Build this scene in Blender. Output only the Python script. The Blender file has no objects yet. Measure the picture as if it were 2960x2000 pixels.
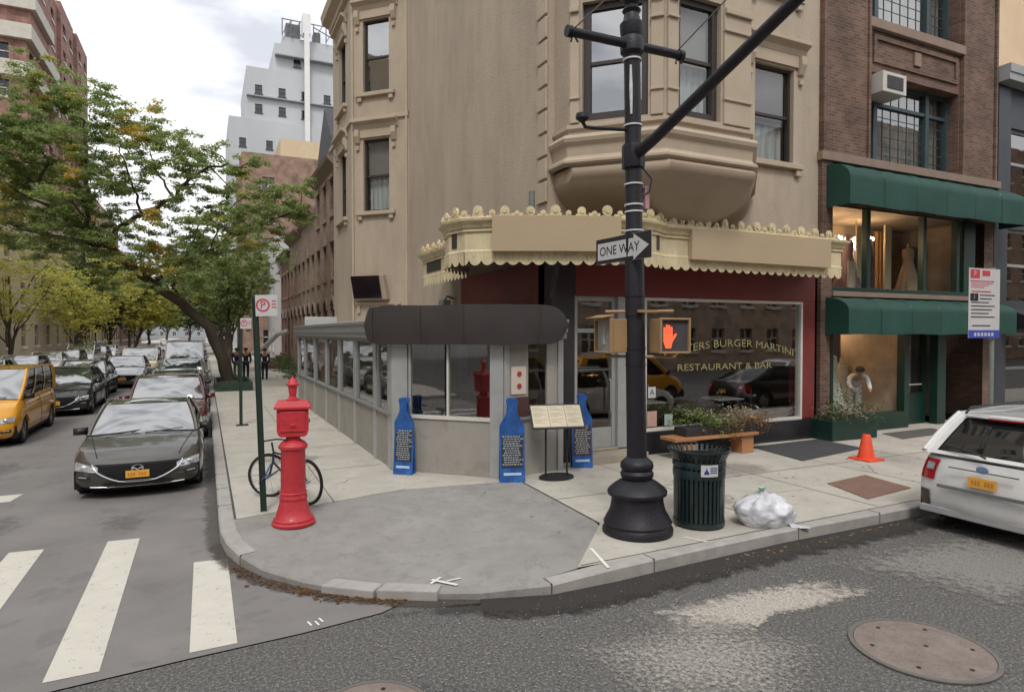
import bpy, bmesh, math, random
from mathutils import Vector, Matrix, noise
from mathutils.geometry import tessellate_polygon
S = bpy.context.scene
R = math.radians
PI = math.pi
# ---------------------------------------------------------------- camera
cam = bpy.data.objects.new('camera', bpy.data.cameras.new('camera'))
S.collection.objects.link(cam)
cam.location = (0, 0, 2.5)
cam.rotation_euler = (R(90 - 1.18), 0, R(-25.6))
cam.data.sensor_width = 36
cam.data.lens = 22.54
cam.data.clip_start = 0.1
cam.data.clip_end = 900
S.camera = cam
# ---------------------------------------------------------------- sky, sun, exposure
SUN_EL, SUN_AZ = 52, 205          # azimuth clockwise from +Y
w = bpy.data.worlds.new('World'); S.world = w; w.use_nodes = True
nt = w.node_tree; nt.nodes.clear(); N = nt.nodes.new; L_ = nt.links.new
out = N('ShaderNodeOutputWorld'); mix = N('ShaderNodeMixShader')
sky = N('ShaderNodeTexSky'); sky.sky_type = 'NISHITA'; sky.sun_disc = False
sky.sun_elevation = R(SUN_EL); sky.sun_rotation = R(SUN_AZ)
bg1 = N('ShaderNodeBackground'); bg1.inputs[1].default_value = 0.12
L_(sky.outputs[0], bg1.inputs[0])
tc = N('ShaderNodeTexCoord'); mp = N('ShaderNodeMapping'); mp.inputs['Scale'].default_value = (1.2, 1.2, 3.0)
nz = N('ShaderNodeTexNoise'); nz.inputs['Scale'].default_value = 2.6; nz.inputs['Detail'].default_value = 6
cr = N('ShaderNodeValToRGB')
cr.color_ramp.elements[0].position = 0.38; cr.color_ramp.elements[0].color = (0.55, 0.56, 0.60, 1)
cr.color_ramp.elements[1].position = 0.52; cr.color_ramp.elements[1].color = (1.0, 1.0, 1.0, 1)
bg2 = N('ShaderNodeBackground'); bg2.inputs[1].default_value = 1.0
L_(tc.outputs['Generated'], mp.inputs[0]); L_(mp.outputs[0], nz.inputs[0]); L_(nz.outputs[0], cr.inputs[0]); L_(cr.outputs[0], bg2.inputs[0])
mix.inputs[0].default_value = 0.9
L_(bg1.outputs[0], mix.inputs[1]); L_(bg2.outputs[0], mix.inputs[2]); L_(mix.outputs[0], out.inputs[0])
sl = bpy.data.lights.new('sun', 'SUN'); sl.energy = 1.1; sl.angle = R(14); sl.color = (1.0, 0.95, 0.87)
so = bpy.data.objects.new('sun', sl); S.collection.objects.link(so)
_d = Vector((math.sin(R(SUN_AZ)) * math.cos(R(SUN_EL)), math.cos(R(SUN_AZ)) * math.cos(R(SUN_EL)), math.sin(R(SUN_EL))))
so.rotation_euler = _d.to_track_quat('Z', 'Y').to_euler()
so.location = (0, 0, 60)
S.view_settings.view_transform = 'Standard'
S.view_settings.look = 'None'
S.view_settings.exposure = 0.55
S.view_settings.gamma = 1
S.cycles.max_bounces = 6
S.cycles.transparent_max_bounces = 12
S.cycles.caustics_reflective = False
S.cycles.caustics_refractive = False

# ---------------------------------------------------------------- materials
MATS = {}
def M(name, col, rough=0.8, var=0.15, scale=3.0, bump=0.0, bscale=60, metal=0, spec=0.5, coat=0, stretch=(1, 1, 1), speck=None, emit=None, detail=6, sub=None):
    if name in MATS: return MATS[name]
    m = bpy.data.materials.new(name); m.use_nodes = True
    n = m.node_tree; b = n.nodes['Principled BSDF']; A = n.nodes.new; K = n.links.new
    b.inputs['Roughness'].default_value = rough; b.inputs['Metallic'].default_value = metal
    b.inputs['Specular IOR Level'].default_value = spec; b.inputs['Coat Weight'].default_value = coat
    b.inputs['Coat Roughness'].default_value = 0.05
    t = A('ShaderNodeTexCoord'); mpn = A('ShaderNodeMapping'); mpn.inputs['Scale'].default_value = stretch
    K(t.outputs['Object'], mpn.inputs[0])
    x = A('ShaderNodeTexNoise'); x.inputs['Scale'].default_value = scale; x.inputs['Detail'].default_value = detail; x.inputs['Roughness'].default_value = 0.62
    K(mpn.outputs[0], x.inputs[0])
    r = A('ShaderNodeValToRGB'); r.color_ramp.elements[0].position = 0.3; r.color_ramp.elements[1].position = 0.7
    r.color_ramp.elements[0].color = tuple(c * (1 - var) for c in col) + (1,)
    r.color_ramp.elements[1].color = tuple(min(1, c * (1 + var)) for c in col) + (1,)
    K(x.outputs[0], r.inputs[0])
    cs = r.outputs[0]
    if speck:   # (colour, scale, threshold, amount)
        sc, ss, th, am = speck
        v = A('ShaderNodeTexNoise'); v.inputs['Scale'].default_value = ss; v.inputs['Detail'].default_value = 3; v.inputs['Roughness'].default_value = 0.8
        K(t.outputs['Object'], v.inputs[0])
        rr = A('ShaderNodeValToRGB'); rr.color_ramp.elements[0].position = th; rr.color_ramp.elements[1].position = th + 0.08
        rr.color_ramp.elements[0].color = (0, 0, 0, 1); rr.color_ramp.elements[1].color = (am, am, am, 1)
        K(v.outputs[0], rr.inputs[0])
        mx = A('ShaderNodeMixRGB'); mx.inputs[2].default_value = sc + (1,)
        K(rr.outputs[0], mx.inputs[0]); K(cs, mx.inputs[1]); cs = mx.outputs[0]
    K(cs, b.inputs['Base Color'])
    if bump:
        y = A('ShaderNodeTexNoise'); y.inputs['Scale'].default_value = bscale; y.inputs['Detail'].default_value = 4
        K(t.outputs['Object'], y.inputs[0])
        bb = A('ShaderNodeBump'); bb.inputs['Strength'].default_value = bump; bb.inputs['Distance'].default_value = 0.02
        K(y.outputs[0], bb.inputs['Height']); K(bb.outputs[0], b.inputs['Normal'])
    if emit:
        b.inputs['Emission Color'].default_value = emit[0] + (1,); b.inputs['Emission Strength'].default_value = emit[1]
    MATS[name] = m
    return m

def M_brick(name, c1, c2, mortar, bw=0.21, rh=0.07, rough=0.85, ms=0.008, bump=0.4):
    m = bpy.data.materials.new(name); m.use_nodes = True
    n = m.node_tree; b = n.nodes['Principled BSDF']; A = n.nodes.new; K = n.links.new
    b.inputs['Roughness'].default_value = rough
    t = A('ShaderNodeTexCoord'); s = A('ShaderNodeSeparateXYZ'); K(t.outputs['Object'], s.inputs[0])
    ad = A('ShaderNodeMath'); ad.operation = 'ADD'; K(s.outputs[0], ad.inputs[0]); K(s.outputs[1], ad.inputs[1])
    c = A('ShaderNodeCombineXYZ'); K(ad.outputs[0], c.inputs[0]); K(s.outputs[2], c.inputs[1])
    br = A('ShaderNodeTexBrick'); br.inputs['Scale'].default_value = 1
    br.inputs['Brick Width'].default_value = bw; br.inputs['Row Height'].default_value = rh; br.inputs['Mortar Size'].default_value = ms
    br.inputs['Color1'].default_value = c1 + (1,); br.inputs['Color2'].default_value = c2 + (1,); br.inputs['Mortar'].default_value = mortar + (1,)
    K(c.outputs[0], br.inputs[0])
    x = A('ShaderNodeTexNoise'); x.inputs['Scale'].default_value = 1.3; x.inputs['Detail'].default_value = 8; K(t.outputs['Object'], x.inputs[0])
    r = A('ShaderNodeValToRGB'); r.color_ramp.elements[0].color = (0.6, 0.6, 0.6, 1); r.color_ramp.elements[1].color = (1.25, 1.2, 1.2, 1)
    r.color_ramp.elements[0].position = 0.3; r.color_ramp.elements[1].position = 0.7
    K(x.outputs[0], r.inputs[0])
    mx = A('ShaderNodeMixRGB'); mx.blend_type = 'MULTIPLY'; mx.inputs[0].default_value = 1; K(br.outputs[0], mx.inputs[1]); K(r.outputs[0], mx.inputs[2])
    K(mx.outputs[0], b.inputs['Base Color'])
    bb = A('ShaderNodeBump'); bb.inputs['Strength'].default_value = bump; bb.inputs['Distance'].default_value = 0.01; bb.invert = True
    K(br.outputs['Fac'], bb.inputs['Height']); K(bb.outputs[0], b.inputs['Normal'])
    return m

def M_glass(name, tint=(0.9, 0.95, 0.95), refl=0.12, rough=0.02, ior=1.5, dark=None):
    """window glass: clear (or dark bodied) with a fresnel reflection on top"""
    m = bpy.data.materials.new(name); m.use_nodes = True
    n = m.node_tree; n.nodes.clear(); A = n.nodes.new; K = n.links.new
    o = A('ShaderNodeOutputMaterial'); mx = A('ShaderNodeMixShader'); g = A('ShaderNodeBsdfGlossy'); g.inputs['Roughness'].default_value = rough
    if dark:
        tr = A('ShaderNodeBsdfDiffuse'); tr.inputs[0].default_value = dark + (1,)
    else:
        tr = A('ShaderNodeBsdfTransparent'); tr.inputs[0].default_value = tint + (1,)
    # Schlick reflectance, the same from either side of the sheet
    ge = A('ShaderNodeNewGeometry'); dt = A('ShaderNodeVectorMath'); dt.operation = 'DOT_PRODUCT'; K(ge.outputs['Incoming'], dt.inputs[0]); K(ge.outputs['Normal'], dt.inputs[1])
    last = dt.outputs['Value']
    for op, v1, inv in (('ABSOLUTE', None, 0), ('SUBTRACT', 1.0, 1), ('POWER', 5.0, 0), ('MULTIPLY', 0.9, 0)):
        q = A('ShaderNodeMath'); q.operation = op
        if inv: q.inputs[0].default_value = v1; K(last, q.inputs[1])
        else:
            K(last, q.inputs[0])
            if v1 is not None: q.inputs[1].default_value = v1
        last = q.outputs[0]
    ad = A('ShaderNodeMath'); ad.operation = 'ADD'; ad.use_clamp = True; ad.inputs[1].default_value = refl + 0.04
    K(last, ad.inputs[0]); K(ad.outputs[0], mx.inputs[0]); K(tr.outputs[0], mx.inputs[1]); K(g.outputs[0], mx.inputs[2]); K(mx.outputs[0], o.inputs[0])
    bn = A('ShaderNodeTexNoise'); bn.inputs['Scale'].default_value = 1.5; t = A('ShaderNodeTexCoord'); K(t.outputs['Object'], bn.inputs[0])
    bb = A('ShaderNodeBump'); bb.inputs['Strength'].default_value = 0.06; bb.inputs['Distance'].default_value = 0.02
    K(bn.outputs[0], bb.inputs['Height']); K(bb.outputs[0], g.inputs['Normal'])
    return m

def M_leaf(name, c1, c2, c3=None, zc=None):
    m = bpy.data.materials.new(name); m.use_nodes = True
    n = m.node_tree; b = n.nodes['Principled BSDF']; A = n.nodes.new; K = n.links.new
    b.inputs['Roughness'].default_value = 0.55; b.inputs['Specular IOR Level'].default_value = 0.3
    g = A('ShaderNodeNewGeometry'); r = A('ShaderNodeValToRGB')
    r.color_ramp.elements[0].color = c1 + (1,); r.color_ramp.elements[1].color = c2 + (1,)
    K(g.outputs['Random Per Island'], r.inputs[0])
    cs = r.outputs[0]
    if c3:
        t = A('ShaderNodeTexCoord'); x = A('ShaderNodeTexNoise'); x.inputs['Scale'].default_value = 0.55; x.inputs['Detail'].default_value = 3
        K(t.outputs['Object'], x.inputs[0])
        rr = A('ShaderNodeValToRGB'); rr.color_ramp.elements[0].position = 0.55; rr.color_ramp.elements[1].position = 0.72
        K(x.outputs[0], rr.inputs[0])
        mx = A('ShaderNodeMixRGB'); mx.inputs[2].default_value = c3 + (1,); K(rr.outputs[0], mx.inputs[0]); K(cs, mx.inputs[1]); cs = mx.outputs[0]
    K(cs, b.inputs['Base Color'])
    tl = A('ShaderNodeBsdfTranslucent'); K(cs, tl.inputs[0])
    ms = A('ShaderNodeMixShader'); ms.inputs[0].default_value = 0.5
    K(b.outputs[0], ms.inputs[1]); K(tl.outputs[0], ms.inputs[2]); K(ms.outputs[0], n.nodes['Material Output'].inputs[0])
    return m

# ---------------------------------------------------------------- mesh builder
LOCAL = set()
class MB:
    def __init__(s, T=None): s.v = []; s.f = []; s.T = T
    def P(s, a, b, c):
        s.v.append(s.T(a, b, c) if s.T else (a, b, c)); return len(s.v) - 1
    def poly(s, pts): s.f.append([s.P(*p) for p in pts]); return s
    def box(s, x0, x1, y0, y1, z0, z1):
        i = [s.P(x, y, z) for z in (z0, z1) for y in (y0, y1) for x in (x0, x1)]
        for q in ((0, 2, 3, 1), (4, 5, 7, 6), (0, 1, 5, 4), (2, 6, 7, 3), (0, 4, 6, 2), (1, 3, 7, 5)): s.f.append([i[k] for k in q])
        return s
    def prism(s, pts, z0, z1):
        n = len(pts); a = [s.P(x, y, z0) for x, y in pts]; b = [s.P(x, y, z1) for x, y in pts]
        s.f.append(a[::-1]); s.f.append(b)
        for i in range(n): j = (i + 1) % n; s.f.append([a[i], a[j], b[j], b[i]])
        return s
    def extr(s, pts, b0, b1):      # polygon in the (a, z) plane, extruded along b
        n = len(pts); a = [s.P(x, b0, z) for x, z in pts]; c = [s.P(x, b1, z) for x, z in pts]
        s.f.append(a); s.f.append(c[::-1])
        for i in range(n): j = (i + 1) % n; s.f.append([a[i], c[i], c[j], a[j]])
        return s
    def side(s, pts, a0, a1):      # polygon in the (b, z) plane, extruded along a
        n = len(pts); a = [s.P(a0, y, z) for y, z in pts]; c = [s.P(a1, y, z) for y, z in pts]
        s.f.append(a[::-1]); s.f.append(c)
        for i in range(n): j = (i + 1) % n; s.f.append([a[i], a[j], c[j], c[i]])
        return s
    def tube(s, path, r, n=8):
        path = [Vector(p) for p in path]; m = len(path)
        rs = r if isinstance(r, (list, tuple)) else [r] * m
        rows = []; up = None
        for i, p in enumerate(path):
            t = (path[min(i + 1, m - 1)] - path[max(i - 1, 0)]).normalized()
            if up is None: up = Vector((0, 0, 1)) if abs(t.z) < 0.9 else Vector((1, 0, 0))
            x = t.cross(up).normalized(); y = x.cross(t).normalized(); up = y
            rows.append([s.P(*(p + x * math.cos(2 * PI * k / n) * rs[i] + y * math.sin(2 * PI * k / n) * rs[i])) for k in range(n)])
        for i in range(m - 1):
            for k in range(n): j = (k + 1) % n; s.f.append([rows[i][k], rows[i][j], rows[i + 1][j], rows[i + 1][k]])
        s.f.append(rows[0][::-1]); s.f.append(rows[-1])
        return s
    def lathe(s, prof, n=24, cx=0, cy=0, cz=0, sx=1, sy=1, flute=0, fr=None, cap=True, axis='z'):
        rows = []
        for q, (r, z) in enumerate(prof):
            row = []
            for k in range(n):
                rr = r
                if flute and fr[0] <= q <= fr[1] and k % 2: rr = r * (1 - flute)
                a = 2 * PI * k / n; x, y = rr * math.cos(a) * sx, rr * math.sin(a) * sy
                if axis == 'z': row.append(s.P(cx + x, cy + y, cz + z))
                elif axis == 'y': row.append(s.P(cx + x, cy + z, cz + y))
                else: row.append(s.P(cx + z, cy + x, cz + y))
            rows.append(row)
        for i in range(len(rows) - 1):
            for k in range(n): j = (k + 1) % n; s.f.append([rows[i][k], rows[i][j], rows[i + 1][j], rows[i + 1][k]])
        if cap: s.f.append(rows[0][::-1]); s.f.append(rows[-1])
        return s
    def grid(s, rows):
        ids = [[s.P(*p) for p in r] for r in rows]
        for i in range(len(ids) - 1):
            for k in range(len(ids[0]) - 1): s.f.append([ids[i][k], ids[i][k + 1], ids[i + 1][k + 1], ids[i + 1][k]])
        return s
    def patch(s, a, b, c, d, bul=(0, 0, 0), nu=8, nv=6):   # a b bottom, d c top
        a, b, c, d, B = map(Vector, (a, b, c, d, bul)); rows = []
        for j in range(nv + 1):
            v = j / nv; row = []
            for i in range(nu + 1):
                u = i / nu
                row.append(tuple((a * (1 - u) + b * u) * (1 - v) + (d * (1 - u) + c * u) * v + B * (1 - (2 * u - 1) ** 2) * (0.4 + 0.6 * (1 - (2 * v - 1) ** 2))))
            rows.append(row)
        return s.grid(rows)
    def build(s, name, mat, parent=None, smooth=False, bevel=0, loc=None):
        me = bpy.data.meshes.new(name)
        V = s.v; off = Vector((0, 0, 0))
        if parent is not None:
            rt = parent
            while rt.parent: rt = rt.parent
            if rt.name not in LOCAL: off = rt.location
        elif loc is None:
            xs = [p[0] for p in V]; ys = [p[1] for p in V]; zs = [p[2] for p in V]
            off = Vector(((min(xs) + max(xs)) / 2, (min(ys) + max(ys)) / 2, min(zs)))
        else: off = Vector(loc)
        me.from_pydata([(p[0] - off.x, p[1] - off.y, p[2] - off.z) for p in V], [], s.f)
        bm = bmesh.new(); bm.from_mesh(me)
        if smooth: bmesh.ops.remove_doubles(bm, verts=bm.verts, dist=1e-5)
        bmesh.ops.recalc_face_normals(bm, faces=bm.faces)
        bm.to_mesh(me); bm.free()
        if smooth:
            me.polygons.foreach_set('use_smooth', [True] * len(me.polygons))
            me.set_sharp_from_angle(angle=R(38))
        me.materials.append(mat)
        o = bpy.data.objects.new(name, me); S.collection.objects.link(o)
        if parent is not None: o.parent = parent
        else: o.location = off
        if bevel:
            bv = o.modifiers.new('bevel', 'BEVEL'); bv.width = bevel; bv.segments = 2; bv.limit_method = 'ANGLE'
        return o

def frame(ox, oy, dx, dy, z=0):
    l = math.hypot(dx, dy); dx /= l; dy /= l; nx, ny = dy, -dx
    return lambda a, b, c: (ox + a * dx + b * nx, oy + a * dy + b * ny, c + z)
def tag(o, label=None, cat=None, group=None, kind=None):
    if label: o['label'] = label
    if cat: o['category'] = cat
    if group: o['group'] = group
    if kind: o['kind'] = kind
    return o
def thing(name, label, cat, loc=(0, 0, 0), rz=0, group=None, local=False):
    o = bpy.data.objects.new(name, None); S.collection.objects.link(o); o.empty_display_size = 0.3
    o.location = loc; o.rotation_euler = (0, 0, R(rz)); tag(o, label, cat, group)
    if local or rz: LOCAL.add(o.name)
    return o
def copy_tree(o, loc=None, rz=None, label=None, parent=None, swap=None, sc=None):
    c = o.copy(); S.collection.objects.link(c)
    if parent is not None: c.parent = parent
    if loc is not None: c.location = loc
    if rz is not None: c.rotation_euler = (0, 0, R(rz))
    if sc is not None: c.scale = sc
    if label: c['label'] = label
    if swap and c.type == 'MESH' and c.material_slots and c.data.materials[0] and c.data.materials[0].name in swap:
        c.material_slots[0].link = 'OBJECT'; c.material_slots[0].material = swap[c.data.materials[0].name]
    for ch in list(o.children): copy_tree(ch, parent=c, swap=swap)
    return c
def wall(T, a0, a1, z0, z1, holes=(), depth=0.2, mb=None):
    """front sheet with openings and their reveals; hole = (a0, a1, z0, z1)"""
    mb = mb or MB(T)
    if mb.T is not T: mb.T = T
    A = sorted({a0, a1, *[h[0] for h in holes], *[h[1] for h in holes]}); Z = sorted({z0, z1, *[h[2] for h in holes], *[h[3] for h in holes]})
    A = [a for a in A if a0 <= a <= a1]; Z = [z for z in Z if z0 <= z <= z1]
    for i in range(len(A) - 1):
        for j in range(len(Z) - 1):
            ca, cz = (A[i] + A[i + 1]) / 2, (Z[j] + Z[j + 1]) / 2
            if any(h[0] < ca < h[1] and h[2] < cz < h[3] for h in holes): continue
            mb.poly([(A[i], 0, Z[j]), (A[i + 1], 0, Z[j]), (A[i + 1], 0, Z[j + 1]), (A[i], 0, Z[j + 1])])
    for (p, q, r, t) in holes:
        for e in (((p, r), (q, r)), ((q, r), (q, t)), ((q, t), (p, t)), ((p, t), (p, r))):
            (u0, v0), (u1, v1) = e
            mb.poly([(u0, 0, v0), (u1, 0, v1), (u1, -depth, v1), (u0, -depth, v0)])
    return mb
def sweep(path, prof, mb=None, closed=False):
    """sweep (outward offset, z) profile along a plan path with mitred corners"""
    mb = mb or MB(); mb.T = None; n = len(path); ms = []
    for i in range(n):
        ns = []
        for (p, q) in (((i - 1) % n, i), (i, (i + 1) % n)):
            if not closed and (q == 0 or p == n - 1 and q == 0 or (i == 0 and q == 0) or (i == n - 1 and p == n - 1)): continue
            if not closed and ((i == 0 and p == n - 1) or (i == n - 1 and q == 0)): continue
            dx, dy = path[q][0] - path[p][0], path[q][1] - path[p][1]; l = math.hypot(dx, dy) or 1; ns.append((dy / l, -dx / l))
        mx, my = sum(a for a, _ in ns) / len(ns), sum(b for _, b in ns) / len(ns); l2 = mx * mx + my * my
        ms.append((mx / l2, my / l2))
    rows = [[(path[i][0] + ms[i][0] * o, path[i][1] + ms[i][1] * o, z) for i in range(n)] for o, z in prof]
    return mb.grid(rows)
def resample(path, step):
    out = []; s = 0
    for i in range(len(path) - 1):
        (x0, y0), (x1, y1) = path[i], path[i + 1]; l = math.hypot(x1 - x0, y1 - y0); n = max(1, round(l / step))
        for k in range(n): out.append((x0 + (x1 - x0) * k / n, y0 + (y1 - y0) * k / n, (x1 - x0) / l, (y1 - y0) / l, l / n))
    return out
def text(body, size, mat, name, parent, T, align='CENTER', ext=0.002, sx=1.0, warp=None):
    """letters as a mesh in the (a, z) plane of a frame T"""
    cu = bpy.data.curves.new('t', 'FONT'); cu.body = body; cu.size = size; cu.align_x = align; cu.align_y = 'CENTER'; cu.resolution_u = 3
    ob = bpy.data.objects.new('t', cu); S.collection.objects.link(ob)
    bpy.context.view_layer.update()
    me = bpy.data.meshes.new_from_object(ob.evaluated_get(bpy.context.evaluated_depsgraph_get()))
    mb = MB(T)
    for v in me.vertices:
        x, z = v.co.x * sx, v.co.y
        if warp: x, z = warp(x, z)
        mb.P(x, ext, z)
    mb.f = [list(p.vertices) for p in me.polygons]
    bpy.data.objects.remove(ob); bpy.data.curves.remove(cu); bpy.data.meshes.remove(me)
    return mb.build(name, mat, parent)
def skin(name, verts, edges, rad, mat, parent=None, sub=2):
    me = bpy.data.meshes.new(name); me.from_pydata(verts, edges, [])
    o = bpy.data.objects.new(name, me); S.collection.objects.link(o)
    if parent is not None: o.parent = parent
    sk = o.modifiers.new('skin', 'SKIN'); sk.use_smooth_shade = True
    for i, v in enumerate(me.skin_vertices[0].data if me.skin_vertices else []): pass
    if not me.skin_vertices:
        bm = bmesh.new(); bm.from_mesh(me); bm.verts.layers.skin.verify(); bm.to_mesh(me); bm.free()
    for i, v in enumerate(me.skin_vertices[0].data):
        r = rad[i]; v.radius = (r, r) if not isinstance(r, tuple) else r
        v.use_root = (i == 0)
    ss = o.modifiers.new('sub', 'SUBSURF'); ss.levels = sub; ss.render_levels = sub
    me.materials.append(mat)
    return o
# ================================================================ materials used
stucco = M('stucco', (0.45, 0.375, 0.295), 0.9, 0.10, 0.6, 0.5, 28, stretch=(1, 1, 0.5), speck=((0.385, 0.32, 0.25), 1.1, 0.56, 0.35))
stucco_trim = M('stucco_trim', (0.46, 0.38, 0.29), 0.85, 0.08, 1.5, 0.15, 40)
stucco_dark = M('soffit_paint', (0.36, 0.285, 0.21), 0.9, 0.12, 0.8, 0.1, 20)  # corbel stucco, with the shade of its underside put into the colour
maroon = M('maroon_paint', (0.19, 0.034, 0.032), 0.5, 0.2, 1.2)
blackbase = M('black_tile', (0.02, 0.02, 0.024), 0.3, 0.3, 2)
darkwood = M('dark_brown_frame', (0.045, 0.036, 0.034), 0.55, 0.2, 3)
blackp = M('black_paint', (0.014, 0.013, 0.018), 0.5, 0.2, 6, 0.1, 90)
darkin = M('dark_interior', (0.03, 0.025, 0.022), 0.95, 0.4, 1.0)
blind = M('window_blind', (0.20, 0.18, 0.165), 0.8, 0.08, 2)
curtain = M('curtain', (0.42, 0.43, 0.42), 0.9, 0.3, 2, stretch=(8, 8, 0.4))
glass = M_glass('clear_glass', refl=0.10)
glass_hi = M_glass('sky_glass', refl=0.42)
glass_lo = M_glass('shop_glass', tint=(0.86, 0.88, 0.87), refl=0.25)
glass_sh = M_glass('display_glass', refl=-0.02)
whitef = M('white_frame', (0.62, 0.60, 0.56), 0.5, 0.06, 3)
alu = M('aluminium_post', (0.40, 0.41, 0.41), 0.42, 0.1, 4, metal=0.25)
alu_d = M('aluminium_shade', (0.30, 0.31, 0.32), 0.45, 0.1, 4, metal=0.25)  # darker aluminium for rails, window frames and fascia
panel = M('grey_panel', (0.33, 0.31, 0.28), 0.7, 0.1, 1.4, speck=((0.22, 0.20, 0.17), 2.0, 0.55, 0.35))
cream = M('cream_canopy', (0.62, 0.53, 0.34), 0.7, 0.18, 5, stretch=(1, 1, 0.4), speck=((0.40, 0.34, 0.22), 4, 0.58, 0.5))
tan = M('tan_sign_panel', (0.44, 0.34, 0.225), 0.75, 0.05, 1)
valm = M('charcoal_valance', (0.040, 0.033, 0.032), 0.8, 0.15, 2)
greenc = M('green_canvas', (0.009, 0.058, 0.044), 0.7, 0.2, 1.4, 0.15, 60)
greenp = M('green_paint', (0.008, 0.035, 0.026), 0.4, 0.2, 3)
bluegreen = M('teal_frame', (0.04, 0.07, 0.078), 0.5, 0.15, 3)
stonet = M('brown_stone', (0.26, 0.19, 0.15), 0.85, 0.12, 3, 0.2, 40)
brick_w = M_brick('reddish_brown_brick', (0.20, 0.115, 0.078), (0.112, 0.062, 0.044), (0.18, 0.15, 0.13))
brick_row = M_brick('rowhouse_brick', (0.36, 0.25, 0.19), (0.25, 0.165, 0.125), (0.2, 0.16, 0.13))
brick_red = M_brick('tower_brick', (0.33, 0.165, 0.13), (0.25, 0.12, 0.095), (0.30, 0.24, 0.21))
brick_tan = M_brick('old_brick', (0.34, 0.22, 0.16), (0.26, 0.16, 0.12), (0.3, 0.24, 0.2))
white_st = M('white_tower_paint', (0.46, 0.48, 0.50), 0.85, 0.10, 0.12, stretch=(1, 1, 0.4))
limestone = M('limestone', (0.42, 0.35, 0.25), 0.85, 0.12, 0.5)
conc = M('sidewalk_concrete', (0.47, 0.44, 0.385), 0.9, 0.12, 1.6, 0.35, 90, speck=((0.35, 0.325, 0.285), 5, 0.57, 0.6))
conc_g = M('ramp_concrete', (0.29, 0.277, 0.263), 0.9, 0.14, 2.4, 0.5, 70, speck=((0.225, 0.213, 0.20), 4.5, 0.54, 0.5))
granite = M('kerb_granite', (0.38, 0.36, 0.34), 0.85, 0.15, 5, 0.3, 100)
asph_l = M('street_asphalt', (0.215, 0.203, 0.195), 0.9, 0.16, 0.8, 0.4, 120, speck=((0.155, 0.147, 0.14), 1.3, 0.56, 0.55))
asph_d = M('avenue_asphalt', (0.100, 0.097, 0.095), 0.95, 0.50, 34, 0.5, 90, speck=((0.34, 0.32, 0.285), 44, 0.545, 0.75), detail=10)
paintw = M('road_paint', (0.60, 0.575, 0.51), 0.8, 0.07, 3, 0.2, 90, speck=((0.26, 0.245, 0.23), 11, 0.60, 0.85))
jointm = M('joint_dark', (0.09, 0.08, 0.07), 1, 0.3, 8)

# ================================================================ the setting
def st(o): o['kind'] = 'structure'; return o
g = MB(); g.poly([(-400, -400, -0.05), (400, -400, -0.05), (400, 500, -0.05), (-400, 500, -0.05)])
st(g.build('ground', asph_d, loc=(0, 0, -0.05)))
kerb = [(0.14, 300), (0.14, 60), (0.14, 20), (0.14, 12), (0.14, 8.8), (0.15, 8.3), (0.20, 7.85), (0.32, 7.4), (0.52, 6.95), (0.85, 6.5), (1.22, 6.12), (1.70, 5.80), (2.30, 5.50), (2.96, 5.30), (3.7, 5.30), (4.6, 5.36), (6.2, 5.43), (8.5, 5.43), (20, 5.43), (120, 5.43)]
kz = [.15, .15, .15, .15, .15, .15, .145, .12, .09, .075, .07, .07, .08, .11, .15, .15, .15, .15, .15, .15]
a = MB(); pts = [(-9.1, 300), (-9.1, 5.0), (-1.2, 5.36), (-0.13, 5.47), (0.7, 5.53), (1.4, 5.63), (1.9, 5.9), (2.2, 6.3), (0.6, 9), (0.5, 300)]
for t in tessellate_polygon([[Vector((x, y, 0)) for x, y in pts]]): a.poly([(pts[i][0], pts[i][1], 0.0) for i in t])
st(a.build('side_street', asph_l, loc=(0, 0, 0)))
a = MB(); pts = [(-40, 3.5), (-9.1, 4.99), (-1.2, 5.35), (-0.13, 5.46), (0.7, 5.52), (1.4, 5.62), (1.9, 5.9), (3.2, 6.2), (120, 6.2), (120, -13), (-40, -13)]
for t in tessellate_polygon([[Vector((x, y, 0)) for x, y in pts]]): a.poly([(pts[i][0], pts[i][1], -0.006) for i in t])
st(a.build('avenue_road', asph_d, loc=(0, 0, -0.006)))
# darker worn gutters and lighter scraped strips, all real sheets
def off_path(path, d):
    out = []
    for i, (x, y) in enumerate(path):
        p = path[max(i - 1, 0)]; q = path[min(i + 1, len(path) - 1)]; l = math.hypot(q[0] - p[0], q[1] - p[1]); out.append((x - (q[1] - p[1]) / l * d, y + (q[0] - p[0]) / l * d))
    return out
inner = off_path(kerb, 0.17)
def strip(p, q, zp, zq, mb): return mb.grid([[(x, y, z) for (x, y), z in zip(p, zp)], [(x, y, z) for (x, y), z in zip(q, zq)]])
k = MB(); z0 = [-0.04] * len(kerb)
rs = [[(x, y, -0.04) for x, y in kerb], [(x, y, z - .02) for (x, y), z in zip(kerb, kz)], [(x, y, z) for (x, y), z in zip(off_path(kerb, .02), kz)], [(x, y, z) for (x, y), z in zip(inner, kz)], [(x, y, -0.04) for x, y in inner]]
for i0, i1, mt in ((0, 7, granite), (7, 13, conc_g), (13, len(kerb), granite)): k = MB(); k.grid([r[i0:i1 + 1] for r in rs]); st(k.build('kerb', mt, loc=(0, 0, 0), smooth=True))
def kslot(i, f, wd=.012):
    (x0, y0), (x1, y1) = kerb[i], kerb[i + 1]; l = math.hypot(x1 - x0, y1 - y0); dx, dy = (x1 - x0) / l, (y1 - y0) / l; cx, cy = x0 + (x1 - x0) * f, y0 + (y1 - y0) * f; z = kz[i] + (kz[i + 1] - kz[i]) * f
    m = MB(lambda a, b, c: (cx + dx * a - dy * b, cy + dy * a + dx * b, c)); m.box(-wd / 2, wd / 2, -.0025, .165, .0, z + .0025); return m
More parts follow.
